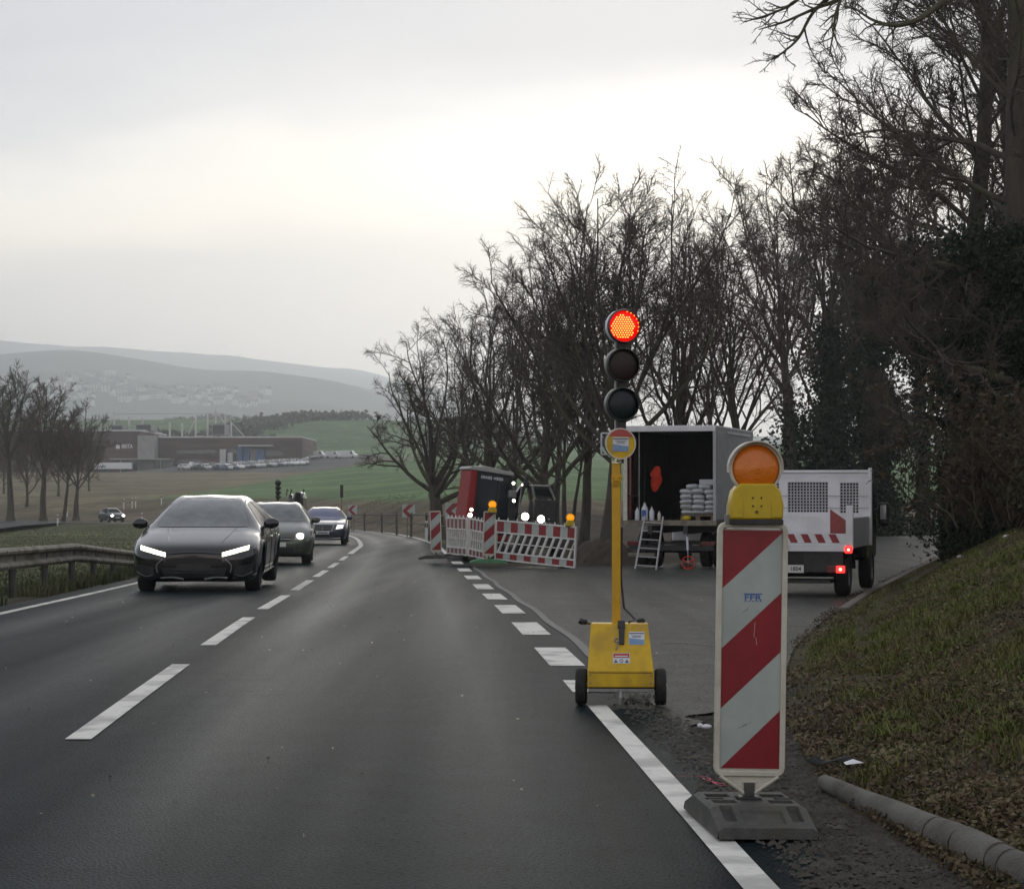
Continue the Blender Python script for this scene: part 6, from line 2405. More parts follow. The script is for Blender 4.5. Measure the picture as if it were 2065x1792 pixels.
def detail_B(c):
    c.patch('windscreen', 'F', ((-.64, 1.03), (.64, 1.03), (.54, 1.43), (-.54, 1.43)), 'glass_screen', .006, 14, 8)
    for s in (1, -1):
        sd = 'L' if s > 0 else 'R'
        c.patch('side_window', sd, ((.70, 1.03), (-.15, 1.04), (-.15, 1.41), (.22, 1.36)), 'glass_dark', .006)
        c.patch('side_window', sd, ((-.22, 1.04), (-1.0, 1.05), (-.95, 1.39), (-.22, 1.41)), 'glass_dark', .006)
        c.strip('door_seam', sd, [(.82, .32), (.86, .6), (.80, .98)], .006, 'gloss_black', .001)
        c.strip('door_seam', sd, [(-.18, .3), (-.18, .6), (-.18, 1.0)], .006, 'gloss_black', .001)
        hl = c.patch('headlight', 'F', ((s * .46, .60), (s * .68, .63), (s * .70, .76), (s * .50, .73)), 'lamp_lens', .006)
        C = c.pt('F', s * .59, .68, .02)
        MB().sphere(C, (.035, .085, .075), 14, 10).build('lamp_glow', 'head_lamp' if s > 0 else 'lamp_lens', hl, smooth=80)
        c.patch('fog_lamp', 'F', ((s * .50, .36), (s * .66, .37), (s * .66, .44), (s * .50, .43)), 'plastic_black', .005)
    c.patch('grille', 'F', ((-.36, .57), (.36, .57), (.38, .66), (-.38, .66)), 'plastic_black', .006, 12, 4)
    c.strip('grille_bar', 'F', [(-.37, .615), (0, .622), (.37, .615)], .010, 'chrome', .008)
    c.patch('lower_intake', 'F', ((-.42, .30), (.42, .30), (.44, .42), (-.44, .42)), 'plastic_black', .005, 12, 4)
    pl_ = c.patch('number_plate', 'F', ((-.26, .44), (.26, .44), (.26, .54), (-.26, .54)), 'plate', .016)
    c.mirror_caps(.66, .87, 1.06, 'paint_greygreen', .9)
    # seats and driver glimpsed through the glass stay dark behind the pane
    c.patch('roof_aerial_base', 'T', ((-1.3, .03), (-1.3, -.03), (-1.2, -.03), (-1.2, .03)), 'plastic_black', .01)


detail_B(cB)

# --- dark blue limousine, third
ST3 = [(2.52, .38, .66, .40, .64, .50, .58, .52, .5), (2.49, .26, .76, .60, .73, .76, .63, .78, .48), (2.36, .20, .83, .66, .80, .86, .68, .88, .48), (2.0, .19, .90, .68, .88, .92, .76, .94, .5),
       (1.5, .19, .97, .70, .95, .935, .85, .95, .55), (1.0, .19, 1.03, .70, 1.0, .935, .91, .95, .55), (.45, .19, 1.30, .62, 1.25, .93, .94, .95, .55), (.0, .19, 1.44, .58, 1.38, .93, .95, .95, .55),
       (-.6, .19, 1.48, .57, 1.42, .93, .96, .95, .55), (-1.2, .19, 1.43, .57, 1.37, .93, .965, .95, .55), (-1.75, .19, 1.20, .60, 1.15, .93, .97, .95, .55), (-2.2, .21, 1.06, .68, 1.04, .90, .95, .92, .55), (-2.5, .30, .98, .64, .96, .82, .78, .84, .5), (-2.56, .42, .85, .5, .83, .64, .68, .66, .5)]
p = gnd(652, 1098)
rz3 = heading(p.y) - R(1)
_f = Vector((xat(652, p.y), p.y, p.z))
cC = CarB('car', 'dark blue limousine with chrome grille, third in the oncoming queue', ST3, 'paint_navy', _f - Vector((math.cos(rz3), math.sin(rz3), 0)) * 1.9, rz3, 5.1, 1.9, (1.62, -1.5), .35, rims='rim_silver')


def detail_C(c):
    c.patch('windscreen', 'F', ((-.68, 1.0), (.68, 1.0), (.55, 1.40), (-.55, 1.40)), 'glass_blue', .006, 14, 8)
    for s in (1, -1):
        sd = 'L' if s > 0 else 'R'
        c.patch('side_window', sd, ((.75, 1.0), (-.15, 1.01), (-.15, 1.37), (.2, 1.33)), 'glass_dark', .006)
        c.patch('side_window', sd, ((-.22, 1.01), (-1.15, 1.02), (-1.0, 1.35), (-.22, 1.37)), 'glass_dark', .006)
        c.strip('window_trim', sd, [(.85, .985), (0, .99), (-1.3, 1.0)], .010, 'chrome')
        hl = c.patch('headlight', 'F', ((s * .46, .60), (s * .80, .64), (s * .86, .80), (s * .56, .79)), 'lamp_lens', .006)
        c.patch('lit_lens', 'F', ((s * .52, .625), (s * .77, .655), (s * .80, .775), (s * .57, .77)), 'head_dim' if s > 0 else 'lamp_lens', .014, parent=hl)
        c.patch('side_intake', 'F', ((s * .56, .30), (s * .80, .32), (s * .80, .44), (s * .58, .44)), 'plastic_black', .005)
    gr = c.patch('grille', 'F', ((-.36, .56), (.36, .56), (.44, .78), (-.44, .78)), 'plastic_black', .006, 12, 6)
    c.strip('grille_frame', 'F', [(-.44, .785), (0, .795), (.44, .785)], .018, 'chrome', .010, parent=gr)
    c.strip('grille_frame', 'F', [(-.35, .555), (0, .548), (.35, .555)], .014, 'chrome', .010, parent=gr)
    for s in (1, -1):
        c.strip('grille_frame', 'F', [(s * .35, .555), (s * .40, .67), (s * .44, .785)], .014, 'chrome', .010, parent=gr)
    for z in (.61, .665, .72):
        c.strip('grille_bar', 'F', [(-.40, z), (0, z + .006), (.40, z)], .008, 'rim_silver', .008, parent=gr)
    MB().tube([c.pt('F', 0, .56, .012), c.pt('F', 0, .70, .012), c.pt('F', 0, .80, .012)], .009, 6).build('grille_post', 'chrome', gr)
    # upright ring ornament on the bonnet
    C = c.pt('T', 2.22, 0, .05)
    MB().lathe([(.036, -.004), (.042, -.004), (.042, .004), (.036, .004)], 18, T=TX(*C) @ RY(R(90)), close=True).build('bonnet_ornament', 'chrome', c.t)
    c.patch('lower_intake', 'F', ((-.48, .28), (.48, .28), (.50, .40), (-.50, .40)), 'plastic_black', .005, 12, 4)
    c.strip('bumper_trim', 'F', [(-.7, .27), (0, .255), (.7, .27)], .016, 'chrome', .006)
    pl_ = c.patch('number_plate', 'F', ((-.26, .43), (.26, .43), (.26, .54), (-.26, .54)), 'plate', .02)
    MB().tube([c.pt('F', -.19, .485, .026), c.pt('F', .19, .485, .026)], .018, 4).build('plate_lettering', 'plate_text', pl_)
    c.mirror_caps(.70, .92, 1.04, 'paint_navy', .95)


detail_C(cC)

# --- small dark car on the far road
p = Vector((xat(226, 221), 221, float(zr(221))))
cD = CarB('car', 'small dark hatchback with lit headlights on the far road', ST2, 'paint_slate', p, R(-62), 4.2, 1.8, (1.30, -1.27), .315, group='cars on the far road', rims='rim_silver', scale=.93)


def detail_D(c):
    c.patch('windscreen', 'F', ((-.64, 1.03), (.64, 1.03), (.54, 1.43), (-.54, 1.43)), 'glass_dark', .006, 8, 4)
    for s in (1, -1):
        sd = 'L' if s > 0 else 'R'
        c.patch('side_window', sd, ((.70, 1.03), (-.15, 1.04), (-.15, 1.41), (.22, 1.36)), 'glass_dark', .006, 6, 4)
        c.patch('side_window', sd, ((-.22, 1.04), (-1.0, 1.05), (-.95, 1.39), (-.22, 1.41)), 'glass_dark', .006, 6, 4)
        C = c.pt('F', s * .60, .68, .02)
        MB().sphere(C, (.04, .15, .11), 12, 8).build('headlight', 'head_lamp', c.t, smooth=80)
    c.patch('grille', 'F', ((-.36, .55), (.36, .55), (.38, .64), (-.38, .64)), 'plastic_black', .006, 6, 3)
    c.patch('number_plate', 'F', ((-.26, .44), (.26, .44), (.26, .54), (-.26, .54)), 'plate', .02, 4, 2)
    c.mirror_caps(.66, .87, 1.06, 'paint_slate', .9)


detail_D(cD)


# ------------------------------------------------------------------ guard rail on the left
def guard_rail():
    t = thing('guard_rail', 'weathered steel guard rail with sloping end along the left verge', 'guard rail', (0, 0, 0))
    rx = lambda Y: -5.55 + SL * Y
    zt = lambda Y: (float(zr(Y)) + np.interp(Y, [0, 37.3, 45.2, 58], [.70, .70, .46, .02]))
    ys = list(np.arange(14, 58.1, .62))
    prof = [(-.00, 0), (.05, -.012), (.078, -.05), (.07, -.085), (-.012, -.12), (-.016, -.155), (-.012, -.19), (.07, -.225), (.078, -.26), (.05, -.298), (.0, -.31)]
    seg_edges = [14, 22.3, 30.4, 37.3, 45.2, 58]
    for a, b in zip(seg_edges[:-1], seg_edges[1:]):
        yy = np.linspace(a, b + .12, 12)
        P = [[(rx(Y) + u + (.004 if int(a) % 2 else 0), Y, zt(Y) + v) for u, v in prof] for Y in yy]
        Pb = [[(x - .006, y, z) for x, y, z in row] for row in P]
        mb = MB().grid(P, flip=True).grid(Pb)
        mb.build('rail', 'galvanised', t, smooth=28)
        for dz in (-.05, -.26):
            MB().lathe([(.02, 0), (.016, .012), (0, .014)], 8, T=TX(rx(a) + .085, a + .06, zt(a) + dz) @ RY(R(90))).build('bolt', 'galvanised', t)
    for Y in (17.7, 20.5, 23.2, 26.0, 28.8, 31.6, 34.4, 37.2, 39.8, 42.4, 44.9, 47.8, 51):
        g = float(ground_z(rx(Y) - .1, Y)) - .1
        h = zt(Y) - .06
        mb = MB()
        mb.box((rx(Y) - .045, Y, (g + h) / 2), (.085, .012, h - g))
        mb.box((rx(Y) - .085, Y, (g + h) / 2), (.008, .11, h - g))
        mb.box((rx(Y) - .005, Y, (g + h) / 2), (.008, .11, h - g))
        mb.build('post', 'galvanised_post', t)


guard_rail()


# ------------------------------------------------------------------ signs and posts round the bend
def chevron(label, px, py, Y, s, rz):
    p = at(px, py, Y)
    g = float(ground_z(p.x, p.y))
    t = thing('chevron_sign', label, 'sign', (p.x, p.y, g - .05), rz, 'red and white bend arrow boards')
    h = p.z - g + .05
    for x in (-.12 * s, .12 * s):
        MB().tube([(x, .03, 0), (x, .03, h + s * .4)], .028, 8).build('post', 'galvanised', t)
    MB().box((0, 0, h), (s, .02, s)).build('board', 'retro_white', t, bevel=.004)
    w = s / 2 * .96
    T = TX(0, -.0115, h) @ FACE
    MB().prism([(-w, 0), (-.02 * s, w), (.42 * s, w), (-.12 * s, 0), (.42 * s, -w), (-.02 * s, -w)], 0, .002, T=T).build('arrow', 'retro_red', t)
    for sy in (1, -1):
        pass


chevron('small red and white bend arrow board beside the blue limousine', 711, 1028, 142, .60, R(-14))
chevron('red and white bend arrow board beside the forked tree', 824, 1030, 112, .66, R(-8))
chevron('red bend arrow board half hidden by the red excavator', 914, 1030, 84, .62, R(-2))


def delineator(label, px, Y, h=1.0, g=None, grp='white roadside marker posts'):
    X = xat(px, Y)
    t = thing('marker_post', label, 'post', (X, Y, float(ground_z(X, Y)) - .03), 0, grp)
    MB().prism([(-.06, -.05), (.06, -.05), (.05, .06), (-.05, .06)], 0, h * .96).build('post_body', 'sticker_white', t, bevel=.004)
    MB().prism([(-.062, -.052), (.062, -.052), (.052, .062), (-.052, .062)], h * .68, h * .86).build('black_band', 'plastic_black', t)
    MB().box((0, -.056, h * .77), (.05, .006, .14)).build('reflector', 'chrome', t)


delineator('white marker post on the near side of the far road, left of the small car', 215 / 1.0 - 98, 205, 1.1)
delineator('white marker post beside the mirror of the graphite saloon', 287, 200, 1.15)
delineator('white marker post in front of the forked tree', 860, 100, 1.05)
delineator('white marker post behind the far road near the leaning trunk', 136, 245, .9, grp='white stakes behind the far road')
for px, lb in ((250, 'white stake behind the far road, right of the small car'), (267, 'thin white stake behind the far road between two others'), (274, 'taller white stake behind the far road'), (326, 'white stake above the roof line of the graphite saloon')):
    delineator(lb, px, 250, 1.25, grp='white stakes behind the far road')


def outer_rail():
    """Low wooden rail fence on the outside of the bend."""
    t = thing('bend_rail', 'low dark rail on short posts outside the bend below the arrow boards', 'rail', (0, 0, 0))
    pts = [at(712, 1038, 150), at(770, 1037, 132), at(800, 1037, 120), at(860, 1038, 104), at(905, 1040, 92)]
    MB().tube(pts, .042, 6).build('rail', 'galvanised_post', t)
    pts2 = [q - Vector((0, 0, .45)) for q in pts]
    MB().tube(pts2, .03, 6).build('rail', 'galvanised_post', t)
    for q in pts[1:-1] + [at(735, 1037.5, 143), at(830, 1037.5, 112)]:
        g = float(ground_z(q.x, q.y))
        MB().box((q.x, q.y, (q.z + g) / 2), (.10, .1, q.z - g + .2)).build('post', 'galvanised_post', t)


outer_rail()


def back_sign():
    X, Y = xat(689, 150), 150
    p = at(689, 989, Y)
    g = float(ground_z(X, Y))
    t = thing('road_sign', 'dark sign seen edge-on from behind above the blue limousine', 'sign', (X, Y, g - .05), R(20))
    MB().tube([(0, 0, 0), (0, 0, p.z - g + .4)], .035, 8).build('post', 'galvanised', t)
    MB().box((0, -.03, p.z - g), (.22, .03, .85)).build('panel', 'plastic_black', t, bevel=.02)
    X = xat(676, 150)
    delineator('thin pinkish stake beside the blue limousine', 679, 148, 1.5, grp='white stakes behind the far road')


back_sign()


def rear_light_unit():
    """Back of the second mobile traffic light, over the roof of the hatchback, with the grey plant beside it."""
    Y = 74
    p = at(560, 1060, Y)
    g = float(ground_z(p.x, Y))
    k = Y / FOC
    zc = lambda y: CAMZ - (y - 994) * k - g
    t = thing('rear_traffic_light', 'black back of a mobile traffic light above the hatchback roof', 'traffic light', (p.x, Y, g), 0)
    MB().tube([(0, 0, 0), (0, 0, zc(972))], .03, 8).build('pole', 'plastic_black', t)
    MB().box((0, 0, .35), (.45, .4, .45)).build('cart_body', 'yellow_paint', t, bevel=.02)
    for s in (-1, 1):
        MB().lathe([(.0, -.04), (.13, -.04), (.13, .04), (0, .04)], 18, T=TX(s * .3, 0, .13) @ RY(R(90))).build('wheel', 'rubber', t)
    for py, r in ((973, .10), (983, .085), (992, .085), (1001, .085)):
        MB().lathe([(0, .10), (r * .6, .09), (r, .02), (r * 1.05, -.06), (r * .9, -.06)], 18, T=TX(0, 0, zc(py)) @ FACE).build('signal_chamber', 'plastic_black', t, smooth=40)
        MB().box((.07, .02, zc(py) - .02), (.09, .12, .04)).build('visor', 'plastic_black', t)


rear_light_unit()


def plant_machine():
    Y = 78
    p = at(600, 1060, Y)
    g = float(ground_z(p.x, Y))
    k = Y / FOC
    zc = lambda y: CAMZ - (y - 994) * k - g
    X = lambda px: (px - 600) * k
    t = thing('tractor', 'dark grey tractor half hidden behind the hatchback', 'tractor', (p.x, Y, g), R(0))
    MB().prism([(X(586), .4), (X(616), .4), (X(615), zc(1004)), (X(611), zc(992)), (X(600), zc(991)), (X(596), zc(1003)), (X(587), zc(1006))], -.8, .8, T=FACE).build('cab', 'paint_slate', t, bevel=.05)
    MB().prism([(X(598), zc(1012)), (X(612), zc(1012)), (X(609), zc(994)), (X(601), zc(994))], .80, .815, T=FACE).build('window', 'glass_dark', t)
    MB().prism([(X(580), .5), (X(592), .5), (X(591), zc(996)), (X(584), zc(996))], -.3, .4, T=FACE).build('bonnet', 'paint_slate', t, bevel=.05)
    for x in (X(582), X(614)):
        MB().lathe([(.12, -.16), (.5, -.18), (.56, -.12), (.56, .12), (.5, .18), (.12, .16)], 22, T=TX(x, .1, .56) @ RY(R(90)), close=True).build('wheel', 'rubber', t, smooth=40)
    for x in (580, 588, 613):
        MB().tube([(X(x), -.4, zc(1000)), (X(x + 1), -.4, zc(986)), (X(x + 4), -.4, zc(990))], .018, 6).build('mirror_arm', 'plastic_black', t)


plant_machine()


# ------------------------------------------------------------------ kerbs
def kerbs():
    t = thing('side_road_kerb', 'curved stone kerb between the side road and the bank', 'kerb', (0, 0, 0))
    ys = [26.0]
    while ys[-1] < 112:
        ys.append(ys[-1] + max(.9, ys[-1] * .022))
    for a, b in zip(ys[:-1], ys[1:]):
        pa = Vector((float(xb(a)), a, float(zr(a))))
        pb = Vector((float(xb(b)), b, float(zr(b))))
        d = (pb - pa)
        L = d.length - .02
        o = MB().box((0, 0, 0), (.12, L, .24)).build('kerb_stone', 'kerb_stone', t, bevel=.02)
        o.location = (pa + pb) / 2 + Vector((0, 0, -.055))
        o.rotation_euler = (math.atan2(d.z, math.hypot(d.x, d.y)), 0, math.atan2(-d.x, d.y))
    # broken rounded kerb lying by the shoulder
    t = thing('broken_kerb', 'cracked round-topped concrete kerb lying at the foot of the bank', 'kerb', (0, 0, 0))
    A, B = at(1662, 1590, 10.0), at(2110, 1830, 7.35)
    A.z = .02
    B.z = .03
    cuts = [0, .60, .605, .70, .80, .805, .86, 1.0]
    cuts = [(0, .585), (.592, .70), (.706, .84), (.846, .885), (.89, 1.0)]
    d = B - A
    rng = random.Random(4)
    for c0, c1 in cuts:
        n = 8
        rows = []
        for i in range(n + 1):
            f = c0 + (c1 - c0) * i / n
            cpos = A + d * f + Vector((0, 0, .002 * math.sin(f * 20)))
            r = .032 + .034 * min(1, f * 1.5)
            side = Vector((d.y, -d.x, 0)).normalized()
            jit = rng.uniform(-.004, .004) if i in (0, n) else 0
            rows.append([cpos + d.normalized() * (jit * math.cos(a * 3)) + side * (r * math.cos(a)) + Vector((0, 0, r * math.sin(a) * 1.1)) for a in np.linspace(-1.2, math.pi + 1.2, 16)])
        mb = MB().grid(rows)
        m_ = len(rows[0])
        mb.add(rows[0], [tuple(range(m_))])
        mb.add(rows[-1], [tuple(reversed(range(m_)))])
        o = mb.build('kerb_piece', 'kerb_concrete', t, smooth=40)
        o.location = (0, 0, rng.uniform(-.004, .004))


kerbs()


# litter near the beacon
def litter():
    p = at(1705, 1556, 10.45)
    P = [[(u * .10 + .02 * v, v * .016, .012 + .02 * math.sin(u * 3) + .012 * v) for u in np.linspace(-1, 1, 10)] for v in (-1, 0, 1)]
    o = MB().grid(P).build('plastic_strip', 'rubber', smooth=60)
    o.modifiers.new('t', 'SOLIDIFY').thickness = .006
    o.location = (p.x - .06, p.y + .05, .045)
    o.rotation_euler = (0, .12, R(-25))
    tag(o, 'curved black plastic strip lying at the top end of the broken kerb', 'litter')
    o = MB().add([(-.04, -.02, 0), (.04, -.025, .01), (.05, .02, .004), (.0, .03, .02), (-.045, .018, .006)], [(0, 1, 3), (1, 2, 3), (0, 3, 4)]).build('wrapper', 'litter_white')
    o.location = at(1722, 1553, 10.35) + Vector((0, 0, .03))
    o.modifiers.new('t', 'SOLIDIFY').thickness = .002
    tag(o, 'crumpled white wrapper on the bank beside the broken kerb', 'litter')
    for k, (px, py, Y, s, lb) in enumerate([(1425, 1468, 12.35, .03, 'white scrap of plastic left of the foreground beacon board'),
                                            (1412, 1466, 12.45, .018, 'tiny pale scrap of plastic beside the larger one'),
                                            (1165, 1395, 14.2, .014, 'white scrap beside the left cart wheel')]):
        q = gnd(px, py)
        o = MB().sphere((0, 0, .008), (s, s * .6, .014), 9, 6).build('plastic_scrap', 'litter_white', smooth=60)
        o.location = (q.x, q.y, float(zr(q.y)) + .002)
        tag(o, lb, 'litter')
    for k, (px, py, lb) in enumerate([(1690, 1057, 'white scrap lying high on the grassy bank'), (1606 + 330, 1106, 'pale scrap on the bank beside the kerb bend')]):
        Y = 33 if k else 30
        X = xat(px if k else 2030, Y)
        o = MB().sphere((0, 0, .0), (.06, .04, .03), 9, 6).build('paper_scrap', 'litter_white', smooth=60)
        o.location = (X, Y, float(ground_z(X, Y)) + .03)
        tag(o, lb, 'litter')
    # pink surveyor's spray on the ground
    mb = MB()
    z = .009
    c = gnd(1430, 1578)

    def stroke(pts, w):
        L = [gnd(x, y) for x, y in pts]
        for a, b in zip(L[:-1], L[1:]):
            dd = (b - a).normalized()
            nn = Vector((-dd.y, dd.x, 0)) * w
            zz = Vector((0, 0, z))
            mb.add([a - nn + zz, b - nn + zz, b + nn + zz, a + nn + zz], [(0, 1, 2, 3)])
    stroke([(1362, 1568), (1390, 1567.5), (1425, 1568)], .003)
    stroke([(1415, 1571), (1428, 1577), (1440, 1580), (1462, 1584)], .005)
    stroke([(1428, 1570), (1436, 1578), (1448, 1587), (1466, 1586)], .006)
    o = mb.build('survey_mark', 'pink_spray', road)


litter()


# ------------------------------------------------------------------ hall beyond the fields
def hall():
    Y = 600.0
    k = Y / FOC
    X = lambda px: (px - CX) * k
    Z = lambda py: CAMZ - (py - 994) * k
    zg = 6.6
    t = thing('company_hall', 'long brown clad company hall with white roof edge and lettering', 'building', (0, Y, 0))

    def blk(name, x0, x1, y0, y1, d0, d1, m_, parent=t, bev=0):
        return MB().box(((X(x0) + X(x1)) / 2, (d0 + d1) / 2, (Z(y0) + Z(y1)) / 2), (X(x1) - X(x0), d1 - d0, Z(y0) - Z(y1))).build(name, m_, parent, bevel=bev)
    lw = blk('left_wall', -160, 282, 869, 958, 0, 45, 'wood_brown')
    rw = blk('right_wall', 311, 605, 881, 958, 6, 50, 'wood_brown')
    blk('stair_tower', 279, 312, 878, 958, -1.5, 20, 'hall_concrete')
    blk('roof_edge', -160, 283, 866.5, 869.5, -.6, 46, 'hall_light')
    blk('roof_edge', 282, 605, 878.5, 881.5, 5.4, 51, 'hall_light')
    blk('roof', -150, 280, 864.5, 866.6, 8, 40, 'hall_light')
    # cladding boards
    for i in range(9):
        blk('cladding_board', -160, 277, 872 + i * 6.2, 876.4 + i * 6.2, -.16, .01, 'wood_brown', lw)
    for i in range(8):
        blk('cladding_board', 313, 604, 884 + i * 6.2, 888.4 + i * 6.2, 5.84, 6.01, 'wood_brown', rw)
    # window bands and doors
    for x0, x1, y0, y1 in ((350, 430, 906, 914), (440, 505, 906, 914), (352, 404, 926, 938), (520, 565, 908, 918), (235, 275, 926, 938), (318, 342, 928, 940)):
        blk('window', x0, x1, y0, y1, 5.6 if x0 > 300 else -.4, 6.05 if x0 > 300 else .05, 'hall_glass')
    for x0, x1, y0, y1, m_ in ((476, 486, 898, 936, 'hall_blue'), (489, 500, 902, 936, 'hall_blue'), (502, 514, 906, 936, 'hall_glass'), (514, 530, 905, 928, 'hall_blue'), (440, 452, 905, 940, 'hall_light'), (456, 466, 912, 944, 'hall_light')):
        blk('loading_door', x0, x1, y0, y1, 3.0, 6.02, m_)
    blk('canopy', 480, 548, 897, 899.5, 0, 6, 'hall_light')
    blk('canopy', 232, 350, 925, 927.5, -8, 2, 'hall_concrete')
    for x in (252, 331):
        blk('canopy_post', x, x + 1.6, 927, 958, -7.5, -7.2, 'hall_concrete')
    # roof gear: masts, tie rods, ventilation units
    for x, y0 in ((203, 826), (262, 838), (319, 846), (345, 848), (373, 836), (398, 828), (415, 822), (447, 846), (234, 835), (435, 830)):
        MB().tube([(X(x), 20, Z(882)), (X(x), 20, Z(y0))], .30, 6).build('mast', 'hall_light', t)
    for x0, y0, x1, y1 in ((447, 846, 478, 880), (415, 822, 434, 850), (203, 830, 186, 868), (373, 838, 358, 872), (203, 829, 262, 829), (262, 829, 435, 828)):
        MB().tube([(X(x0), 20, Z(y0)), (X(x1), 20, Z(y1))], .12, 5).build('tie_rod', 'hall_light', t)
    for x0, x1, y0, y1 in ((205, 229, 853, 866), (256, 288, 851, 866), (413, 440, 851, 874)):
        blk('roof_unit', x0, x1, y0, y1, 14, 24, 'hall_concrete')
        blk('roof_unit_louvre', x0 + 1.5, x1 - 1.5, y0 + 2.5, y1 - 1.5, 13.8, 14.01, 'plastic_black')
    rng = random.Random(6)
    for i in range(18):
        x = 288 + i * 10.5 + rng.uniform(-3, 3)
        MB().lathe([(1.3, 0), (1.2, .35), (.7, .65), (0, .75)], 10, T=TX(X(x), 14 + rng.uniform(0, 20), Z(880))).build('roof_dome', 'hall_light', t)
    for i in range(9):
        MB().lathe([(1.2, 0), (1.1, .35), (.6, .6), (0, .7)], 10, T=TX(X(0 + i * 20 + rng.uniform(-4, 4)), 16, Z(866))).build('roof_dome', 'hall_light', t)
    text_mesh('lettering', 'BRITA', 1.5, TX(X(256.5), -.35, Z(900)) @ FACE, 'litter_white', t, .06, sx=.74)
    mb = MB()
    mb.box((X(238), -.35, Z(902)), (1.0, .1, .7))
    mb.prism([(-.5, 0), (.5, 0), (.28, .42), (0, .2), (-.28, .42)], -.05, .05, T=TX(X(238), -.35, Z(899.2)) @ FACE)
    mb.build('emblem', 'litter_white', t)
    # white trailer in front
    tr = thing('white_trailer', 'long white trailer with dark scrawl parked in front of the hall', 'trailer', (X(245), Y - 12, float(ground_z(X(245), Y - 12))))
    zt_ = Z(934) - float(ground_z(X(245), Y - 12))
    MB().box((0, 0, zt_ / 2 + .45), (9.6, 2.4, zt_ - .9)).build('box', 'litter_white', tr, bevel=.05)
    for x in (-3, -1.9, 3.6):
        MB().lathe([(.0, -.15), (.5, -.15), (.5, .15), (0, .15)], 14, T=TX(x, -1.0, .5) @ FACE).build('wheel', 'rubber', tr)
    for i in range(9):
        MB().tube([(-4.5 + i * .3, -1.22, zt_ * .5 + .3 * math.sin(i * 2)), (-4.35 + i * .3, -1.22, zt_ * .5 + .5 + .3 * math.cos(i * 3)), (-4.2 + i * .3, -1.22, zt_ * .5)], .06, 5).build('scrawl', 'sticker_ink', tr)
    return t


hall()


# ------------------------------------------------------------------ parked cars by the hall
def parked():
    proto = None
    rng = random.Random(12)
    paints = ['car_white', 'car_silver', 'car_black', 'car_silver', 'car_grey', 'car_black', 'car_silver', 'car_grey', 'car_grey', 'car_white', 'car_blue', 'car_silver', 'car_black']
    names = {'car_white': 'white', 'car_silver': 'silver', 'car_black': 'black', 'car_grey': 'grey', 'car_blue': 'blue', 'car_red': 'red'}
    nth = {}
    ORD = 'first second third fourth fifth sixth seventh eighth ninth tenth eleventh twelfth thirteenth fourteenth fifteenth sixteenth'.split()
    spots = []
    for i in range(16):
        spots.append((448 + i * 11.0, 538 + i * 2.9, 'front row'))
    for i in range(14):
        spots.append((466 + i * 11.2, 556 + i * 3.0, 'middle row'))
    for i in range(6):
        spots.append((612 + i * 9, 618 + i * 8, 'rear row'))
    for i in range(8):
        spots.append((372 + i * 11.0, 540 + (i % 2) * 14, 'small cluster'))
    for i, (px, Y, rowname) in enumerate(spots):
        X = (px + rng.uniform(-2, 2) - CX) / FOC * Y
        g = float(ground_z(X, Y))
        paint = paints[rng.randrange(len(paints))]
        nth[rowname] = nth.get(rowname, 0) + 1
        lab = '%s car, %s from the left in the %s by the hall' % (names[paint], ORD[nth[rowname] - 1], rowname)
        if proto is None:
            c = CarB('parked_car', lab, ST2, 'car_white', (X, Y, g), 0, 4.2, 1.8, (1.30, -1.27), .315, group='cars parked by the hall', res=(2, 2))
            c.patch('windscreen', 'F', ((-.64, 1.03), (.64, 1.03), (.54, 1.43), (-.54, 1.43)), 'glass_dark', .02, 3, 2)
            c.patch('rear_window', 'B', ((-.6, 1.05), (.6, 1.05), (.5, 1.36), (-.5, 1.36)), 'glass_dark', .02, 3, 2)
            for s in ('L', 'R'):
                c.patch('side_window', s, ((.70, 1.03), (-1.0, 1.04), (-.95, 1.39), (.22, 1.38)), 'glass_dark', .02, 4, 2)
            o = c.t
            proto = o
        else:
            o = copy_tree(proto)
        o.location = (X, Y, g + .02)
        o.rotation_euler = (0, 0, R(rng.choice([-62, -58, 118, -65])))
        o['label'] = lab
        for ch in o.children:
            if ch.name.startswith(('body', 'arch_lip')):
                ch.material_slots[0].link = 'OBJECT'
                ch.material_slots[0].material = M[paint]
    # loose white boxes and vans right of the hall
    for i, (px, py, w_, h_, lb) in enumerate([(640, 908, 5.2, 2.2, 'white van at the corner of the lot behind the parked cars'), (672, 909, 4.5, 2.0, 'white van beyond the lot, beside the overhanging twigs'),
                                              (700, 911, 6, 2.2, 'white lorry box half hidden by the twigs of the forked tree')]):
        Y = 640
        X = (px - CX) / FOC * Y
        g = float(ground_z(X, Y))
        t = thing('parked_van', lb, 'van', (X, Y, g), R(-15), 'vans parked beyond the lot')
        MB().prism([(-w_ / 2, .4), (w_ / 2, .4), (w_ / 2, 1.1), (w_ / 2 - .8, 1.3), (w_ / 2 - 1.3, h_), (-w_ / 2, h_)], -.95, .95, T=FACE).build('body', 'car_white', t, bevel=.08)
        MB().prism([(w_ / 2 - .9, 1.3), (w_ / 2 - 1.75, 1.3), (w_ / 2 - 1.75, h_ - .2), (w_ / 2 - 1.32, h_ - .2)], .955, .965, T=FACE).build('side_window', 'glass_dark', t)
        for x in (-w_ / 2 + .9, w_ / 2 - 1.0):
            MB().lathe([(0, -.1), (.34, -.1), (.34, .1), (0, .1)], 14, T=TX(x, -.9, .34) @ FACE).build('wheel', 'rubber', t)


parked()


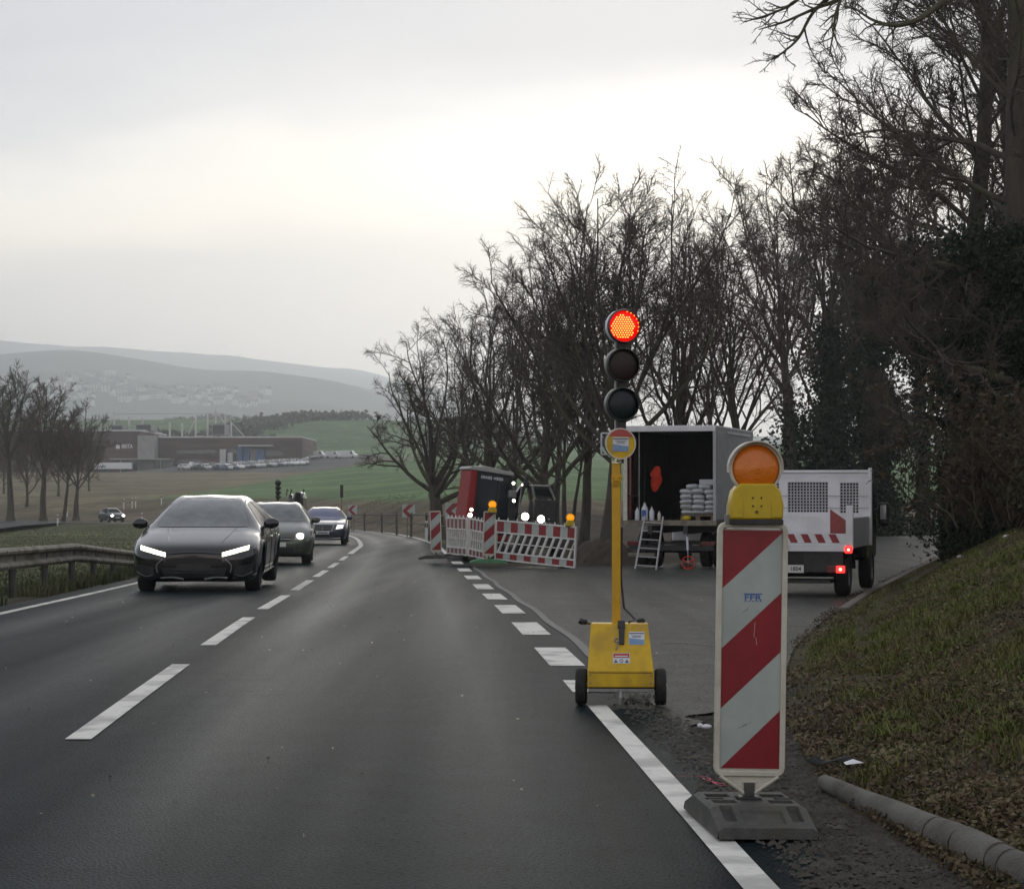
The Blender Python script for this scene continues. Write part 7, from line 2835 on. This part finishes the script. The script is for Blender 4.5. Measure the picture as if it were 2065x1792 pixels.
# ------------------------------------------------------------------ village on the hill, hedges, far trees
def village():
    rng = random.Random(31)
    proto = None
    # the village lies on the lower slope of the hill; find its surface with a ray
    ob = bpy.data.objects['village_hill']
    bv = BVHTree.FromPolygons([v.co for v in ob.data.vertices], [list(pp.vertices) for pp in ob.data.polygons])
    n = 0
    tries = 0
    done = []
    while n < 90 and tries < 4000:
        tries += 1
        px = rng.choice([rng.gauss(230, 90), rng.gauss(330, 90), rng.uniform(60, 560)])
        py = 812 - 44 * math.exp(-((px - 190) / 150) ** 2) * rng.random() - rng.random() * 26 + 12 * rng.random()
        if px < 40 or px > 640:
            continue
        if any(abs(px - a) < 8 and abs(py - b) < 5 for a, b in done):
            continue
        d = ray(px, py)
        h = bv.ray_cast(Vector((0, 0, CAMZ)), d.normalized())
        if h[0] is None:
            continue
        done.append((px, py))
        q = h[0]
        if proto is None:
            t = thing('village_house', 'white house with dark gabled roof in the village on the hillside', 'house', q, 0, 'houses of the village on the hillside')
            MB().box((0, 0, 1.4), (11, 8.5, 7.6)).build('wall', 'house_wall', t)
            rf = MB().add([(-6, -4.9, 5.0), (6, -4.9, 5.0), (6, 4.9, 5.0), (-6, 4.9, 5.0), (-6, 0, 9.2), (6, 0, 9.2)], [(0, 1, 5, 4), (2, 3, 4, 5), (0, 4, 3), (1, 2, 5), (3, 2, 1, 0)]).build('roof', 'house_roof', t)
            MB().box((2.5, 1.0, 8.6), (.9, .9, 2.2)).build('chimney', 'house_wall', rf)
            for x in (-3.4, 0, 3.4):
                for z in (.6, 3.2):
                    MB().box((x, -4.26, z + .6), (1.2, .06, 1.4)).build('window', 'hall_glass', t)
            MB().box((1.7, -4.26, -.6), (1.1, .06, 2.1)).build('door', 'house_roof', t)
            proto = t
            o = t
        else:
            o = copy_tree(proto)
        o.location = q
        o.rotation_euler = (0, 0, rng.uniform(-1.2, 1.2))
        o.scale = (rng.uniform(.75, 1.4),) * 3
        n += 1


village()


def far_wood():
    """Dark hedge and wood lines on the fields behind the hall: masses nobody could count."""
    rng = np.random.default_rng(3)

    def mass(name, label, pts, h, n, size):
        P = []
        pts = np.array(pts)
        f = rng.uniform(0, len(pts) - 1.001, n)
        i = f.astype(int)
        w = (f - i)[:, None]
        C = pts[i] * (1 - w) + pts[i + 1] * w
        hh = h * (.75 + .35 * np.sin(f * 7.3) * np.sin(f * 2.9 + 1))
        C = C + np.stack([rng.normal(0, 5, n), rng.normal(0, 5, n), np.abs(rng.random(n)) ** .7 * hh], 1)
        v, q = leaf_quads(C, size, rng)
        o = np_mesh(name, v, q, 'conifer')
        tag(o, label, 'wood', kind='stuff')

    def wp(px, Y):
        X = (px - CX) / FOC * Y
        return [X, Y, float(ground_z(X, Y))]
    mass('far_wood', 'hazy dark wood line on the field crest right of the hall', [wp(480, 800), wp(520, 830), wp(560, 870), (wp(610, 900)), wp(640, 905), wp(730, 905)], 3, 1500, 1.2)
    mass('hall_trees', 'dark tree mass rising behind the hall roof', [wp(340, 700), wp(390, 700), wp(430, 705), wp(470, 710), wp(500, 712)], 6, 1500, 1.4)
    mass('village_trees', 'dim tree clumps between the village and the hall', [wp(-60, 1650), wp(100, 1600), wp(250, 1600), wp(400, 1550), wp(520, 1500)], 9, 2600, 2.4)
    mass('valley_wood', 'hazy wood line beyond the field seen between the trunks', [wp(900, 900), wp(1150, 900), wp(1400, 880), wp(1700, 860), wp(2200, 800)], 5, 6000, 1.4)


far_wood()

# ------------------------------------------------------------------ haze
mt = bpy.data.materials.new('haze_air')
mt.use_nodes = True
nt = mt.node_tree
nt.nodes.clear()
vol = nt.nodes.new('ShaderNodeVolumePrincipled')
vol.inputs['Color'].default_value = (0.90, 0.955, 1.0, 1)
vol.inputs['Density'].default_value = 0.00029
vol.inputs['Anisotropy'].default_value = 0.72
out = nt.nodes.new('ShaderNodeOutputMaterial')
nt.links.new(vol.outputs[0], out.inputs['Volume'])
M['haze_air'] = mt
hz = MB().box((0, 3700, 215), (10600, 7600, 444)).build('haze', 'haze_air')
tag(hz, 'thin pale winter haze over the whole valley', 'haze', kind='stuff')
